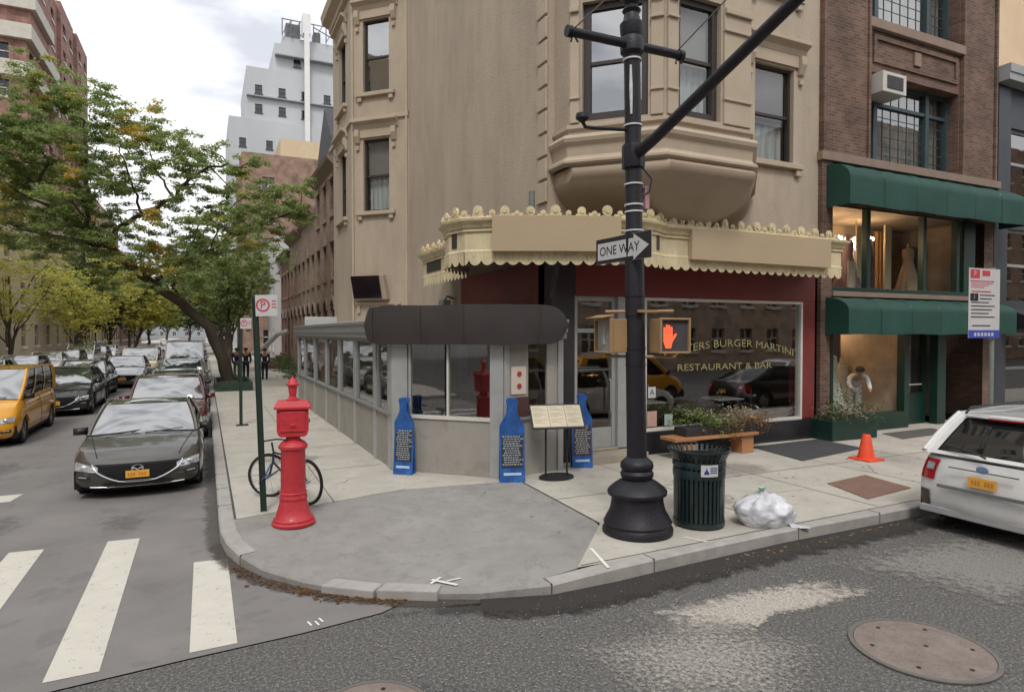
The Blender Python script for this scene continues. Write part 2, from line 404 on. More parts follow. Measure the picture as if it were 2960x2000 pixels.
KJ = [(7, .0), (13, .0), (14, .55), (16, .1), (16, .75), (17, .05), (17, .2), (17, .36)] + [(2, f / 6) for f in range(6)] + [(3, f / 3 + .1) for f in range(3)] + [(1, f / 12) for f in range(12)]
for i, f in KJ: st(kslot(i, f).build('kerb_joint', M('joint_dark', (0.09, 0.08, 0.07), 1, 0.3, 8), loc=(kerb[i][0], kerb[i][1], 0)))
# sidewalk: side-street part, ramp and avenue part, butted along a shared line
r1 = (0.31, 8.72)
rampline = [r1, (2.73, 9.34), (4.50, 9.12), (4.36, 6.60), (3.35, 5.47)]
def flat(name, pts, mat, zf):
    m = MB()
    for t in tessellate_polygon([[Vector((x, y, 0)) for x, y in pts]]): m.poly([(pts[i][0], pts[i][1], zf(*pts[i])) for i in t])
    return m.build(name, mat, loc=(0, 0, 0))
inn = inner[:]
side_in = [p for p in inn if p[1] > 8.72]
st(flat('sidewalk', side_in + [r1, (2.73, 9.34), (4.50, 9.12), (4.5, 10.5), (5.7, 10.5), (5.7, 300)], conc, lambda x, y: .15))
ave_in = [p for p in inn if p[0] > 3.4 and p[1] < 7]
st(flat('sidewalk', [(4.5, 10.5), (4.50, 9.12), (4.36, 6.60), (3.35, 5.47)] + ave_in + [(120, 10.5)], conc, lambda x, y: .15))
rm = MB(); cin = [(p, z) for p, z in zip(inn, kz) if p[1] <= 8.72 and p[0] < 3.4]
# ramp surface: fan of strips from the flat line down to the kerb
N1 = len(cin); top = []
def along(pl, f):
    L = [math.hypot(pl[i + 1][0] - pl[i][0], pl[i + 1][1] - pl[i][1]) for i in range(len(pl) - 1)]; s = f * sum(L)
    for i, l in enumerate(L):
        if s <= l: return (pl[i][0] + (pl[i + 1][0] - pl[i][0]) * s / l, pl[i][1] + (pl[i + 1][1] - pl[i][1]) * s / l)
        s -= l
    return pl[-1]
cl = [p for p, z in cin]; cz = [z for p, z in cin]
def alongz(pl, zz, f):
    L = [math.hypot(pl[i + 1][0] - pl[i][0], pl[i + 1][1] - pl[i][1]) for i in range(len(pl) - 1)]; s = f * sum(L)
    for i, l in enumerate(L):
        if s <= l: return zz[i] + (zz[i + 1] - zz[i]) * s / l
        s -= l
    return zz[-1]
cl = [r1] + cl + [(3.35, 5.47)]; cz = [.15] + cz + [.14]
rows = []
for v in range(9):
    row = []
    for u in range(41):
        f = u / 40; c = along(cl, f); t = along(rampline, f); zc = alongz(cl, cz, f); s = v / 8
        row.append((c[0] + (t[0] - c[0]) * s, c[1] + (t[1] - c[1]) * s, zc + (0.15 - zc) * min(1, s * 1.6) + .0))
    rows.append(row)
rm.grid(rows); st(rm.build('kerb_ramp', conc_g, loc=(0, 0, 0), smooth=True))
# expansion joints
jm = MB()
def line(p, q, wd=.018, z=.154, mb=None):
    (x0, y0), (x1, y1) = p, q; l = math.hypot(x1 - x0, y1 - y0); nx, ny = (y1 - y0) / l * wd / 2, -(x1 - x0) / l * wd / 2
    (mb or jm).poly([(x0 + nx, y0 + ny, z), (x1 + nx, y1 + ny, z), (x1 - nx, y1 - ny, z), (x0 - nx, y0 - ny, z)])
line((0.325, 60), (0.325, 8.75), .03); line((4.50, 9.1), (4.37, 6.62), .03); line((0.33, 8.74), (2.70, 9.35), .012)
for y in (11.3, 13.6, 15.9, 18.2, 20.5, 22.8, 25.1): line((0.34, y), (2.84, y), .012)
line((3.4, 5.50), (9, 5.63), .014); line((9, 5.62), (60, 5.62), .014)
for x in (6.3, 8.2, 10.1, 12, 13.9, 15.8, 17.7): line((x, 5.66), (x, 9.75), .012)
line((4.45, 7.85), (20, 7.85), .012); line((1.6, 9.05), (1.7, 22), .012)
def crack(pts, z=.1555, wd=.008):
    rc = random.Random(len(pts) + int(pts[0][0] * 10)); q = []
    for (x0, y0), (x1, y1) in zip(pts, pts[1:]):
        for k in range(8): q.append((lerp_(x0, x1, k / 8) + rc.gauss(0, .012), lerp_(y0, y1, k / 8) + rc.gauss(0, .012)))
    for a_, b_ in zip(q, q[1:]): line(a_, b_, wd * rc.uniform(.5, 1.2), z)
lerp_ = lambda a, b, f: a + (b - a) * f
crack([(6.3, 6.4), (7.1, 6.9), (8.2, 6.7)]); crack([(10.1, 7.0), (10.6, 7.5), (10.4, 7.85)]); crack([(.4, 12.2), (1.2, 12.6), (2.0, 12.3)]); crack([(1.7, 10.0), (2.3, 10.5), (2.8, 10.4)])
st(jm.build('sidewalk_joints', jointm, loc=(0, 0, 0)))
# far pavement on the left of the side street
m = MB(); m.box(-9.26, -9.1, 5, 300, -.04, .15); st(m.build('kerb', granite, loc=(-9.1, 5, 0)))
m = MB(); m.poly([(-15, 5, .15), (-9.26, 5, .15), (-9.26, 300, .15), (-15, 300, .15)]); st(m.build('pavement', conc, loc=(-9.2, 5, .15)))
# painted markings
def bar(pts, z=.004, name='crosswalk_bar'):
    m = MB(); m.poly([(x, y, z) for x, y in pts]); return m.build(name, paintw, loc=(pts[0][0], pts[0][1], z))
for i, (x, y1) in enumerate(((-0.13, 7.75), (-1.07, 8.98), (-2.03, 9.0), (-2.98, 9.0), (-3.94, 9.0), (-4.9, 9.0), (-5.85, 9.0))):
    st(bar([(x, 5.56 - .03 * i), (x + .345, 5.57 - .03 * i), (x + .335, y1 - .03), (x - .0, y1)]))
st(bar([(-9, 11.72), (-2.62, 11.72), (-2.56, 12.2), (-9, 12.2)], name='stop_line'))
# pale milled patch and debris on the avenue
def M_patch(name, col, th, sc, cov):
    m = M(name, col, 0.95, 0.5, 42, 0.5, 90); n = m.node_tree; A = n.nodes.new; K = n.links.new; b = n.nodes['Principled BSDF']
    t = A('ShaderNodeTexCoord'); x = A('ShaderNodeTexNoise'); x.inputs['Scale'].default_value = sc; x.inputs['Detail'].default_value = 9; x.inputs['Roughness'].default_value = .75
    at = A('ShaderNodeAttribute'); at.attribute_name = 'fade'
    ml = A('ShaderNodeMath'); ml.operation = 'MULTIPLY_ADD'; ml.inputs[1].default_value = .55; ml.inputs[2].default_value = -.42; K(at.outputs['Fac'], ml.inputs[0])
    ad = A('ShaderNodeMath'); K(t.outputs['Object'], x.inputs[0]); K(x.outputs[0], ad.inputs[0]); K(ml.outputs[0], ad.inputs[1])
    r = A('ShaderNodeValToRGB'); r.color_ramp.elements[0].position = th; r.color_ramp.elements[1].position = min(1, th + .2)
    r.color_ramp.elements[1].color = (cov, cov, cov, 1)
    K(ad.outputs[0], r.inputs[0]); K(r.outputs[0], b.inputs['Alpha']); return m
def faded(m, vals, name, mat, loc):
    o = m.build(name, mat, loc=loc); at = o.data.attributes.new('fade', 'FLOAT', 'POINT'); at.data.foreach_set('value', vals); return st(o)
def blob(pts, mat, z, name='worn_asphalt_patch', n=5, rings=6):
    """worn patch whose coverage fades out towards its rim"""
    P = []
    for i in range(len(pts)):
        (x0, y0), (x1, y1) = pts[i], pts[(i + 1) % len(pts)]
        for k in range(n): P.append((x0 + (x1 - x0) * k / n, y0 + (y1 - y0) * k / n))
    cx = sum(q[0] for q in P) / len(P); cy = sum(q[1] for q in P) / len(P); m = MB(); vals = []; rows = []
    for j in range(rings + 1): f = j / rings; rows.append([(cx + (x - cx) * (1.12 * f + .001), cy + (y - cy) * (1.12 * f + .001), z) for x, y in P + P[:1]]); vals += [1 - f ** 2.2] * (len(P) + 1)
    m.grid(rows); return faded(m, vals, name, mat, (cx, cy, z))
def gutter(path, w0, w1, mat, z, name='gutter_stain', flip=1):
    m = MB(); rows = []; vals = []
    for j in range(6): f = j / 5; rows.append([(x, y, z) for x, y in off_path(path, -(w0 + (w1 - w0) * f))]); vals += [1 - f ** 1.5] * len(path)
    m.grid(rows); return faded(m, vals, name, mat, (path[0][0], path[0][1], z))
blob([(3.3, 4.66), (4.78, 4.68), (5.75, 4.55), (6.15, 3.98), (5.2, 3.95), (4.47, 4.02), (4.0, 3.85), (3.3, 4.2)], M_patch('pale_grit', (0.46, 0.425, 0.375), .34, 11, .92), .004)
blob([(2.2, 4.6), (4.3, 4.65), (4.9, 3.4), (3.6, 2.6), (2.2, 3.4)], M_patch('pale_grit_thin', (0.40, 0.375, 0.335), .46, 24, .8), .007)
blob([(5.6, 4.9), (7.2, 4.95), (12, 4.6), (8.5, 2.5), (6.2, 3.1), (6.1, 3.9)], M_patch('grey_grit', (0.29, 0.275, 0.255), .36, 9, .75), .007)
blob([(-1.5, 3.6), (1.5, 4.9), (2.4, 4.0), (1.2, 2.6), (-1.4, 2.2)], M_patch('smooth_tar', (0.085, 0.082, 0.08), .40, 3, .6), .007)
gutter(kerb[5:14], .0, .24, M_patch('damp_gutter', (0.085, 0.068, 0.057), .26, 6, .75), .005)
gutter(kerb[12:19], .0, .55, M_patch('wet_gutter', (0.042, 0.036, 0.033), .20, 5, .9), .009)
gutter(kerb[2:6], .0, .25, M_patch('kerb_shade_dirt', (0.12, 0.11, 0.10), .28, 4, .6), .0055)  # dirt strip along the side-street kerb, fading outwards
blob([(1.2, 5.6), (3, 4.75), (5.2, 4.9), (5, 5.15), (3, 5.1), (1.6, 5.6)], M_patch('dark_tar', (0.055, 0.052, 0.05), .30, 4, .8), .008)
for q, rr_ in (((-2.6, 10.2), 1.1), ((-3.5, 14.5), 1.3), ((-1.0, 9.8), .7), ((-2.4, 7.4), .5)): blob([(q[0] + rr_ * math.cos(k * PI / 3) * .6, q[1] + rr_ * math.sin(k * PI / 3)) for k in range(6)], M_patch('oil_stain', (0.165, 0.156, 0.15), .42, 7, .35), .003, name='oil_stain', rings=4, n=3)
# stains, gum and cracks on the concrete
gm = M('gum_spot', (.17, .155, .14), .9, .2, 9); rnd = random.Random(12); m = MB()
for i in range(150):
    x = rnd.uniform(.5, 14); y = rnd.uniform(5.75, 9.2) if x > 3.5 else rnd.uniform(9.5, 22); x = x if y < 9.4 else rnd.uniform(.5, 2.7); r = rnd.uniform(.010, .028); m.poly([(x + r * math.cos(k), y + r * math.sin(k) * rnd.uniform(.7, 1), .1545) for k in range(6)])
o = m.build('gum_spots', gm, loc=(0, 0, 0)); o['kind'] = 'stuff'; tag(o, 'dark trodden gum spots dotted over the pale sidewalk')
for x, y, r, z in ((6.2, 7.0, .9, .1535), (8.2, 8.3, 1.0, .1535), (1.4, 12.5, .8, .1535), (12.3, 7.0, .8, .1535)): blob([(x + r * math.cos(k * PI / 3), y + r * .7 * math.sin(k * PI / 3)) for k in range(6)], M_patch('pavement_stain', (.27, .255, .235), .32, 3.5, .35), z, name='pavement_stain', rings=4, n=3)
# loose stones and dead leaves
def chips(name, n, area, size, mat, label_z, seed, flat=.5):
    rnd = random.Random(seed); m = MB()
    for i in range(n):
        x, y = area(rnd); s = rnd.uniform(*size); z = label_z; t = rnd.uniform(0, 6.3); q = []
        for k in range(4): aa = t + k * PI / 2 + rnd.uniform(-.3, .3); q.append((x + s * math.cos(aa), y + s * math.sin(aa)))
        b = [m.P(px, py, z) for px, py in q]; c = m.P(x, y, z + s * flat)
        for k in range(4): m.f.append([b[k], b[(k + 1) % 4], c])
    o = m.build(name, mat, loc=(0, 0, 0)); o['kind'] = 'stuff'; return o
grit = M('grit_stone', (0.27, 0.25, 0.225), .9, .5, 4)
chips('loose_gravel', 1100, lambda r: (lambda u: (1.2 + 8 * u, 4.75 + r.gauss(0, .45) - .4 * abs(u - .3)))(r.random()), (.004, .012), grit, .007, 7)
def gut(r):
    i = r.choice([7, 8, 9, 9, 10, 10]); f = r.random(); x = kerb[i][0] + (kerb[i + 1][0] - kerb[i][0]) * f; y = kerb[i][1] + (kerb[i + 1][1] - kerb[i][1]) * f; d = abs(r.gauss(0, .07)) + .02
    return x - d * .75, y - d * .65
chips('leaf_litter', 300, gut, (.010, .028), M_leaf('dead_leaf', (0.13, 0.05, 0.028), (0.24, 0.15, 0.07)), .012, 8, .3)
chips('leaf_litter', 130, lambda r: (r.uniform(5, 14), 5.33 - abs(r.gauss(0, .07))), (.012, .03), M_leaf('dead_leaf_pale', (0.16, 0.10, 0.05), (0.42, 0.34, 0.16)), .012, 9, .3)
# broken kerb stones on the ramp edge
for i, q in enumerate(([(0.98, 6.28), (1.40, 5.94), (1.53, 6.08), (1.13, 6.42)], [(1.43, 5.92), (1.93, 5.64), (2.03, 5.79), (1.56, 6.06)])):
    m = MB(); m.prism(q, -.02, .086 + .01 * i)
    tag(m.build('kerb_stone', granite, bevel=.012), ['pale chipped kerb stone set in the ramp edge above the leaf-filled gutter', 'pale kerb stone in the ramp edge nearer the round manhole, its end cracked'][i], 'kerb stone', 'broken kerb stones on the corner ramp')
# chalk marks
cm = M('white_chalk', (0.75, 0.73, 0.70), .9, .1, 5)
m = MB(); line((3.78, 5.9), (3.62, 5.32), .035, .1555, m); line((4.95, 5.75), (5.08, 5.5), .03, .1555, m); st(m.build('chalk_mark', cm, loc=(3.7, 5.6, .15)))
m = MB(); line((1.98, 5.95), (2.16, 5.72), .04, .0905, m); line((1.94, 5.86), (2.08, 5.97), .03, .0915, m); line((2.1, 5.85), (2.25, 5.86), .025, .0925, m)
for i, (x, y) in enumerate(((.78, 5.72), (.84, 5.70), (.88, 5.75))): line((x, y), (x + .02, y - .09), .018, .006, m)
st(m.build('chalk_mark', cm, loc=(2.05, 5.85, .1)))

# ================================================================ window helper
def window(b, T, a0, a1, z0, z1, kind='sash', hi=False, sill=True, hood=False, bl=.5, cur=False, d=.2, fw=.05, frm=None, trim=None, shut=False, sillproud=.12, br=True):
    frm = frm or darkwood; trim = trim or stucco_trim
    m = MB(T); zm = (z0 + z1) / 2
    m.box(a0, a0 + fw, -d, -d + .1, z0, z1); m.box(a1 - fw, a1, -d, -d + .1, z0, z1); m.box(a0 + fw, a1 - fw, -d, -d + .1, z1 - fw, z1); m.box(a0 + fw, a1 - fw, -d, -d + .1, z0, z0 + fw * 1.3)
    if kind == 'sash': m.box(a0 + fw, a1 - fw, -d - .01, -d + .07, zm - .03, zm + .03)
    wn = m.build('window', frm, b)
    m = MB(T); m.poly([(a0 + fw, -d + .03, z0), (a1 - fw, -d + .03, z0), (a1 - fw, -d + .03, zm if kind == 'sash' else z1), (a0 + fw, -d + .03, zm if kind == 'sash' else z1)])
    if kind == 'sash': m.poly([(a0 + fw, -d + .05, zm), (a1 - fw, -d + .05, zm), (a1 - fw, -d + .05, z1), (a0 + fw, -d + .05, z1)])
    m.build('pane', glass_hi if hi else glass, wn)
    if bl:
        zb = z1 - (z1 - z0) * bl; m = MB(T); m.poly([(a0 + fw, -d - .06, zb), (a1 - fw, -d - .06, zb), (a1 - fw, -d - .06, z1), (a0 + fw, -d - .06, z1)]); m.build('blind', blind, wn)
    if cur:
        m = MB(T); n = 14; rws = []
        for zz in (z0, z1 - (z1 - z0) * bl if bl else z1): rws.append([(a0 + fw + (a1 - a0 - 2 * fw) * i / n, -d - .14 - .03 * math.sin(i * 2.1), zz) for i in range(n + 1)])
        m.grid(rws).build('curtain', curtain, wn)
    if sill:
        m = MB(T); m.box(a0 - .22, a1 + .22, -d + .1, sillproud, z0 - .12, z0 - .003)
        if br: m.box(a0 - .16, a0 - .02, .003, sillproud - .03, z0 - .26, z0 - .123); m.box(a1 + .02, a1 + .16, .003, sillproud - .03, z0 - .26, z0 - .123)
        m.build('sill', trim, wn, bevel=.01)
    if hood:
        m = MB(T)
        m.side([(.003, z1 + .30), (.05, z1 + .30), (.09, z1 + .42), (.22, z1 + .50), (.22, z1 + .56), (.003, z1 + .60)], a0 - .32, a1 + .32)
        m.box(a0 - .1, a1 + .1, .003, .05, z1 + .04, z1 + .297)
        for s0, s1 in ((a0 - .26, a0 - .1), (a1 + .1, a1 + .26)):
            m.side([(.003, z1 + .29), (.13, z1 + .29), (.14, z1 + .1), (.06, z1 - .1), (.003, z1 - .12)], s0, s1); m.box(s0 + .03, s1 - .03, .003, .07, z1 - .32, z1 - .2)
        m.build('hood', trim, wn, bevel=.008)
    return wn

# ================================================================ the cream corner building
B = thing('corner_building', 'cream stucco corner building with oriel bay, canopy level shopfront and tall sash windows', 'building', (9, 14, .15))
TA = frame(0, 10.2, 1, 0); TS = frame(5.6, 0, 0, -1)      # TS: a = -y
H_ = 16.0
wA = [(10.64, 11.80, 6.22, 8.30), (10.64, 11.80, 9.85, 12.0)]
m = wall(TA, 5.6, 12.6, 3.9, H_, wA, .22)
wall(TS, -18.87, -10.2, .15, H_, [], .2, m)
T45 = frame(4.18, 20.29, .7071, -.7071); L45 = 2.008
wall(T45, 0, L45, .15, H_, [(.42, 1.33, 6.24, 8.46), (.42, 1.33, 9.87, 12.09), (.42, 1.33, 13.5, 15.6)], .2, m)
TB = frame(4.18, 0, 0, -1)
wall(TB, -23.4, -20.29, .15, H_, [(-22.3, -21.2, 6.24, 8.46), (-22.3, -21.2, 9.87, 12.09)], .2, m)
m.T = None
m.poly([(4.18, 23.4, .15), (5.6, 24.82, .15), (5.6, 24.82, H_), (4.18, 23.4, H_)]); m.poly([(5.6, 24.82, .15), (5.6, 27.5, .15), (5.6, 27.5, H_), (5.6, 24.82, H_)])
m.poly([(12.6, 10.2, .15), (12.6, 27.5, .15), (12.6, 27.5, H_), (12.6, 10.2, H_)]); m.poly([(5.6, 27.5, .15), (12.6, 27.5, .15), (12.6, 27.5, H_), (5.6, 27.5, H_)])
m.poly([(5.6, 10.2, H_), (12.6, 10.2, H_), (12.6, 27.5, H_), (5.6, 27.5, H_)]); m.poly([(4.18, 20.29, H_), (5.6, 18.87, H_), (5.6, 24.82, H_), (4.18, 23.4, H_)])
m.build('wall', stucco, B)
for z in ((6.22, 8.30), (9.85, 12.0)): window(B, TA, 10.64, 11.80, *z, hood=True, bl=.58, cur=True)
for i, z in enumerate(((6.24, 8.46), (9.87, 12.09))): window(B, T45, .42, 1.33, *z, hood=True, bl=.5 if i == 0 else 0, hi=(i == 1), cur=(i == 0))
window(B, T45, .42, 1.33, 13.5, 15.6, hood=True)
for z in ((6.24, 8.46), (9.87, 12.09)): window(B, TB, -22.3, -21.2, *z, hood=True, bl=.5)
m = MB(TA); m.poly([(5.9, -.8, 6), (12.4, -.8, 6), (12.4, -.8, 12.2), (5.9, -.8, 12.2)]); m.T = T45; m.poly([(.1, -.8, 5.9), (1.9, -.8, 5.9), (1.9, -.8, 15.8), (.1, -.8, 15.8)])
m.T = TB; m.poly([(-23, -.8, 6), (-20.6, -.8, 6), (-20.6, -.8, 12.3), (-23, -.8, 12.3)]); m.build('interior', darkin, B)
st_n = stucco.node_tree; sb = st_n.nodes['Principled BSDF']; lk = sb.inputs['Base Color'].links[0].from_socket
t_ = st_n.nodes.new('ShaderNodeTexCoord'); mp2 = st_n.nodes.new('ShaderNodeMapping'); mp2.inputs['Scale'].default_value = (2.2, 2.2, .5); n2 = st_n.nodes.new('ShaderNodeTexNoise'); n2.inputs['Scale'].default_value = 1.4; n2.inputs['Detail'].default_value = 7
rr_ = st_n.nodes.new('ShaderNodeValToRGB'); rr_.color_ramp.elements[0].position = .32; rr_.color_ramp.elements[0].color = (.91, .905, .895, 1); rr_.color_ramp.elements[1].position = .62; rr_.color_ramp.elements[1].color = (1.02, 1.02, 1.02, 1)
mm = st_n.nodes.new('ShaderNodeMixRGB'); mm.blend_type = 'MULTIPLY'; mm.inputs[0].default_value = 1
for a_, b_ in ((t_.outputs['Object'], mp2.inputs[0]), (mp2.outputs[0], n2.inputs[0]), (n2.outputs[0], rr_.inputs[0]), (lk, mm.inputs[1]), (rr_.outputs[0], mm.inputs[2]), (mm.outputs[0], sb.inputs['Base Color'])): st_n.links.new(a_, b_)
# trims of the bay: panel under the low window, cornice brackets at the top, ground mould
m = MB(T45); m.box(.12, 1.72, .003, .05, 3.36, 3.44); m.box(.2, .3, .003, .06, 3.1, 3.355); m.box(1.52, 1.62, .003, .06, 3.1, 3.355); m.box(.02, .09, .003, .05, .15, H_); m.box(1.9, 1.97, .003, .05, .15, H_)
m.build('trim', stucco_trim, B, bevel=.008)
sweep([(5.6, 24.82), (4.18, 23.4), (4.18, 20.29), (5.6, 18.87)], [(0, 13.0), (.12, 13.05), (.14, 13.2), (.35, 13.35), (.4, 13.6), (0, 13.7)]).build('cornice', stucco_trim, B)
sweep([(4.18, 24), (4.18, 20.29), (5.6, 18.87)], [(0, 9.0), (.06, 9.02), (.06, 9.14), (0, 9.16)]).build('string_course', stucco_trim, B)
m = MB(TS)
for i in range(19): m.box(-10.56 + (.05 if i % 2 else 0), -10.2, -.02, .045, 4.86 + .42 * i, 5.23 + .42 * i)
m.build('quoins', stucco_trim, B, bevel=.012)
# maroon ground floor
m = MB(); m.T = TS; m.box(-14.45, -10.24, .003, .04, 2.5, 3.95); m.T = TA
m.box(6.06, 12.3, -.15, .2, 3.18, 3.97); m.box(11.9, 12.3, -.15, .2, .6, 3.177); m.build('painted_shopfront', maroon, B, bevel=.01)
m = MB(TA); m.box(7.38, 12.33, -.15, .23, .13, .585); m.build('plinth', blackbase, B, bevel=.01)
m = MB(TA); m.box(5.56, 6.05, -.3, .22, .13, 3.9); m.side([(.22, 3.9), (.22, 3.1), (.5, 3.9)], 5.5, 5.62); m.build('corner_column', M('column_paint', (.03, .024, .028), .6, .2, 2), B, bevel=.02)
m = MB(TA); m.box(7.0, 7.36, -.12, .2, .15, 3.177); m.build('door_post', alu, B, bevel=.01)
m = MB(TA)
m.box(7.60, 11.9, .06, .215, 3.12, 3.177); m.box(7.60, 11.9, .06, .215, .588, .65); m.box(7.60, 7.66, .06, .215, .65, 3.12); m.box(11.84, 11.9, .06, .215, .65, 3.12); m.box(7.36, 7.6, .0, .2, .588, 3.177)
wf = m.build('window', whitef, B, bevel=.006)
m = MB(TA); m.poly([(7.66, .15, .65), (11.84, .15, .65), (11.84, .15, 3.12), (7.66, .15, 3.12)]); m.build('pane', glass_lo, wf)
gold = M('gold_leaf', (.33, .30, .14), .35, .15, 8)
TW = frame(9.9, 10.2 - .15, 1, 0)
text('OYSTERS BURGER MARTINI', .215, gold, 'lettering', wf, TW, sx=1.36, ext=.008, warp=lambda x, z: (x, 2.06 + z + .22 * (1 - (x / 1.75) ** 2)))
text('RESTAURANT & BAR', .19, gold, 'lettering', wf, TW, sx=1.48, ext=.008, warp=lambda x, z: (x - .17, 1.80 + z))
# door
m = MB(TA); m.box(6.08, 6.16, .0, .12, .35, 3.177); m.box(6.92, 7.0, .0, .12, .35, 3.177); m.box(6.16, 6.92, 0, .12, 3.09, 3.177); m.box(6.16, 6.92, 0, .12, 2.5, 2.58); m.box(6.16, 6.92, .02, .1, .35, .72)
dr = m.build('door', alu, B, bevel=.005)
m = MB(TA); m.poly([(6.16, .06, .72), (6.92, .06, .72), (6.92, .06, 2.5), (6.16, .06, 2.5)]); m.poly([(6.16, .06, 2.58), (6.92, .06, 2.58), (6.92, .06, 3.09), (6.16, .06, 3.09)]); m.build('pane', glass_lo, dr)
m = MB(TA); m.tube([(6.86, .13, 1.0), (6.86, .17, 1.03), (6.86, .17, 1.6), (6.86, .13, 1.63)], .014); m.build('handle', alu, dr, smooth=True)
m = MB(TA); m.box(5.95, 7.4, .06, .62, .13, .30); m.box(6.0, 7.36, -.3, .2, .303, .345); m.build('step', M('beige_step', (.33, .29, .23), .85, .2, 2), B, bevel=.01)
# interior of the dining room
warm = M('warm_wall', (.10, .065, .04), .9, .4, 1.0)
m = MB(); m.poly([(5.62, 14.5, .3), (12.5, 14.5, .3), (12.5, 14.5, 3.9), (5.62, 14.5, 3.9)]); m.poly([(5.62, 10.3, .31), (12.5, 10.3, .31), (12.5, 14.5, .31), (5.62, 14.5, .31)]); m.poly([(5.62, 10.3, 3.6), (12.5, 10.3, 3.6), (12.5, 14.5, 3.6), (5.62, 14.5, 3.6)])
m.poly([(12.5, 10.3, .3), (12.5, 14.5, .3), (12.5, 14.5, 3.9), (12.5, 10.3, 3.9)]); m.poly([(5.63, 10.3, .3), (5.63, 14.5, .3), (5.63, 14.5, 3.9), (5.63, 10.3, 3.9)]); m.build('dining_room', warm, B)
# ------------------------------------------------ oriel
ori = [(5.74, 10.2), (5.74, 9.70), (6.90, 8.535), (8.80, 8.535), (10.47, 10.2)]
T1 = frame(*ori[1], 1.16, -1.165); T2 = frame(*ori[2], 1, 0); T0 = frame(*ori[0], 0, -1); T3 = frame(*ori[3], 1.67, 1.665)
m = MB(); wall(T0, 0, .5, 5.4, 13, [], .2, m); wall(T1, 0, 1.644, 5.4, 13, [(.24, 1.36, 6.14, 8.17), (.24, 1.36, 9.8, 11.9)], .22, m); wall(T2, 0, 1.9, 5.4, 13, [(.28, 1.2, 6.14, 8.17), (.28, 1.2, 9.8, 11.9)], .22, m); wall(T3, 0, 2.358, 5.4, 13, [], .2, m)
m.T = None; m.poly([(x, y, 13) for x, y in ori]); og = m.build('oriel_bay', stucco, B)
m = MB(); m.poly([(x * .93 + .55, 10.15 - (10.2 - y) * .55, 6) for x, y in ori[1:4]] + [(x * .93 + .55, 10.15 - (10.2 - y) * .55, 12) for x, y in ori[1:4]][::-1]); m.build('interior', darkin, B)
for z in ((6.14, 8.17), (9.8, 11.9)):
    window(B, T1, .24, 1.36, *z, hi=True, bl=0, sill=False, fw=.12, cur=False); window(B, T2, .28, 1.2, *z, bl=.52, cur=True, sill=False, fw=.11)
sw = [(0, 5.99), (.05, 6.02), (.05, 6.08), (0, 6.1)]
sweep(ori, sw).build('sill_course', stucco_trim, og)
sweep(ori, [(0, 5.93), (.1, 5.9), (.13, 5.84), (.11, 5.78), (.05, 5.72), (.03, 5.55), (.06, 5.5), (.13, 5.46), (.13, 5.42), (.05, 5.38), (.08, 5.36)]).build('base_moulding', stucco_trim, og)
cp = [(.08, 5.36), (.13, 5.31), (.13, 5.24), (.08, 5.17), (0, 5.10), (-.08, 4.98), (-.2, 4.85), (-.35, 4.7), (-.55, 4.52), (-.8, 4.36), (-1.05, 4.25), (-1.3, 4.15)]
def corb(path, prof):
    m = MB(); rows = []
    cx, cy = 7.9, 10.25
    base = sweep(path, [(0, 0)]).v
    rs = []
    for o, z in prof:
        f = max(0, -o) / 1.55; rs.append([(x + (cx - x) * f * (1 if y < 9.9 else .6) + (0 if o < 0 else 0), y + (cy - y) * f - (o if o > 0 and y < 10 else 0), z) for x, y in path])
    return m.grid(rs)
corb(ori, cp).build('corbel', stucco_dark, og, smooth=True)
# raised pilaster panels on the oriel
m = MB()
for T, L, w0, w1 in ((T1, 1.644, .24, 1.36), (T2, 1.9, .28, 1.2)):
    m.T = T
    for x0, x1 in ((0.03, w0 - .05), (w1 + .05, L - .03)):
        if x1 - x0 > .08:
            m.box(x0, x1, .003, .04, 6.12, 8.5)
            if x1 - x0 > .14: m.box(x0 - .01, x1 + .01, .003, .07, 6.52, 6.56); m.box(x0 - .01, x1 + .01, .003, .08, 7.7, 7.74); m.box(x0, x1, .04, .09, 8.0, 8.1)
m.build('pilasters', stucco_trim, og, bevel=.008)
# parapet cornice above the frame
sweep([(5.6, 18.87), (5.6, 10.2), (12.6, 10.2)], [(0, 15.2), (.2, 15.3), (.5, 15.6), (.55, 16.0), (0, 16.05)]).build('cornice', stucco_trim, B)

# ------------------------------------------------ canopy over the corner
CN = thing('corner_canopy', 'cream scalloped canopy with shell cresting and blank tan sign panels wrapping the corner', 'canopy', (5.0, 9.2, 3.65))
mp_ = [(5.58, 15.3), (4.9, 15.3), (4.9, 12.25), (4.45, 11.75), (3.98, 11.15), (3.86, 10.6), (3.98, 10.15), (4.35, 9.84), (5.3, 9.38), (6.3, 8.97), (6.75, 8.93), (7.1, 9.02), (7.38, 9.18), (12.08, 9.2), (12.08, 10.2)]
sweep(mp_, [(-.02, 3.82), (0, 3.82), (.02, 3.86), (0, 3.90), (0, 4.24), (.04, 4.27), (.05, 4.33), (.12, 4.37), (.13, 4.41), (.05, 4.44), (-.1, 4.46)]).build('fascia', cream, CN)
sweep(mp_, [(.001, 4.2), (.03, 4.2), (.03, 4.235), (.001, 4.235)]).build('moulding', cream, CN)
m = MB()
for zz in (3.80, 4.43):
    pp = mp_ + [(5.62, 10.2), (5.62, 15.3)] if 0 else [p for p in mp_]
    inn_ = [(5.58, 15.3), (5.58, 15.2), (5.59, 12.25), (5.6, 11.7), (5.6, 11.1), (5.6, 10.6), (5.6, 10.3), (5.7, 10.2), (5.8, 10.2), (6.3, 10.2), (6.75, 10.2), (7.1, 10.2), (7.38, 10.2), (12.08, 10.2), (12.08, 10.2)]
    m.grid([[(x, y, zz) for x, y in mp_], [(x, y, zz) for x, y in inn_]])
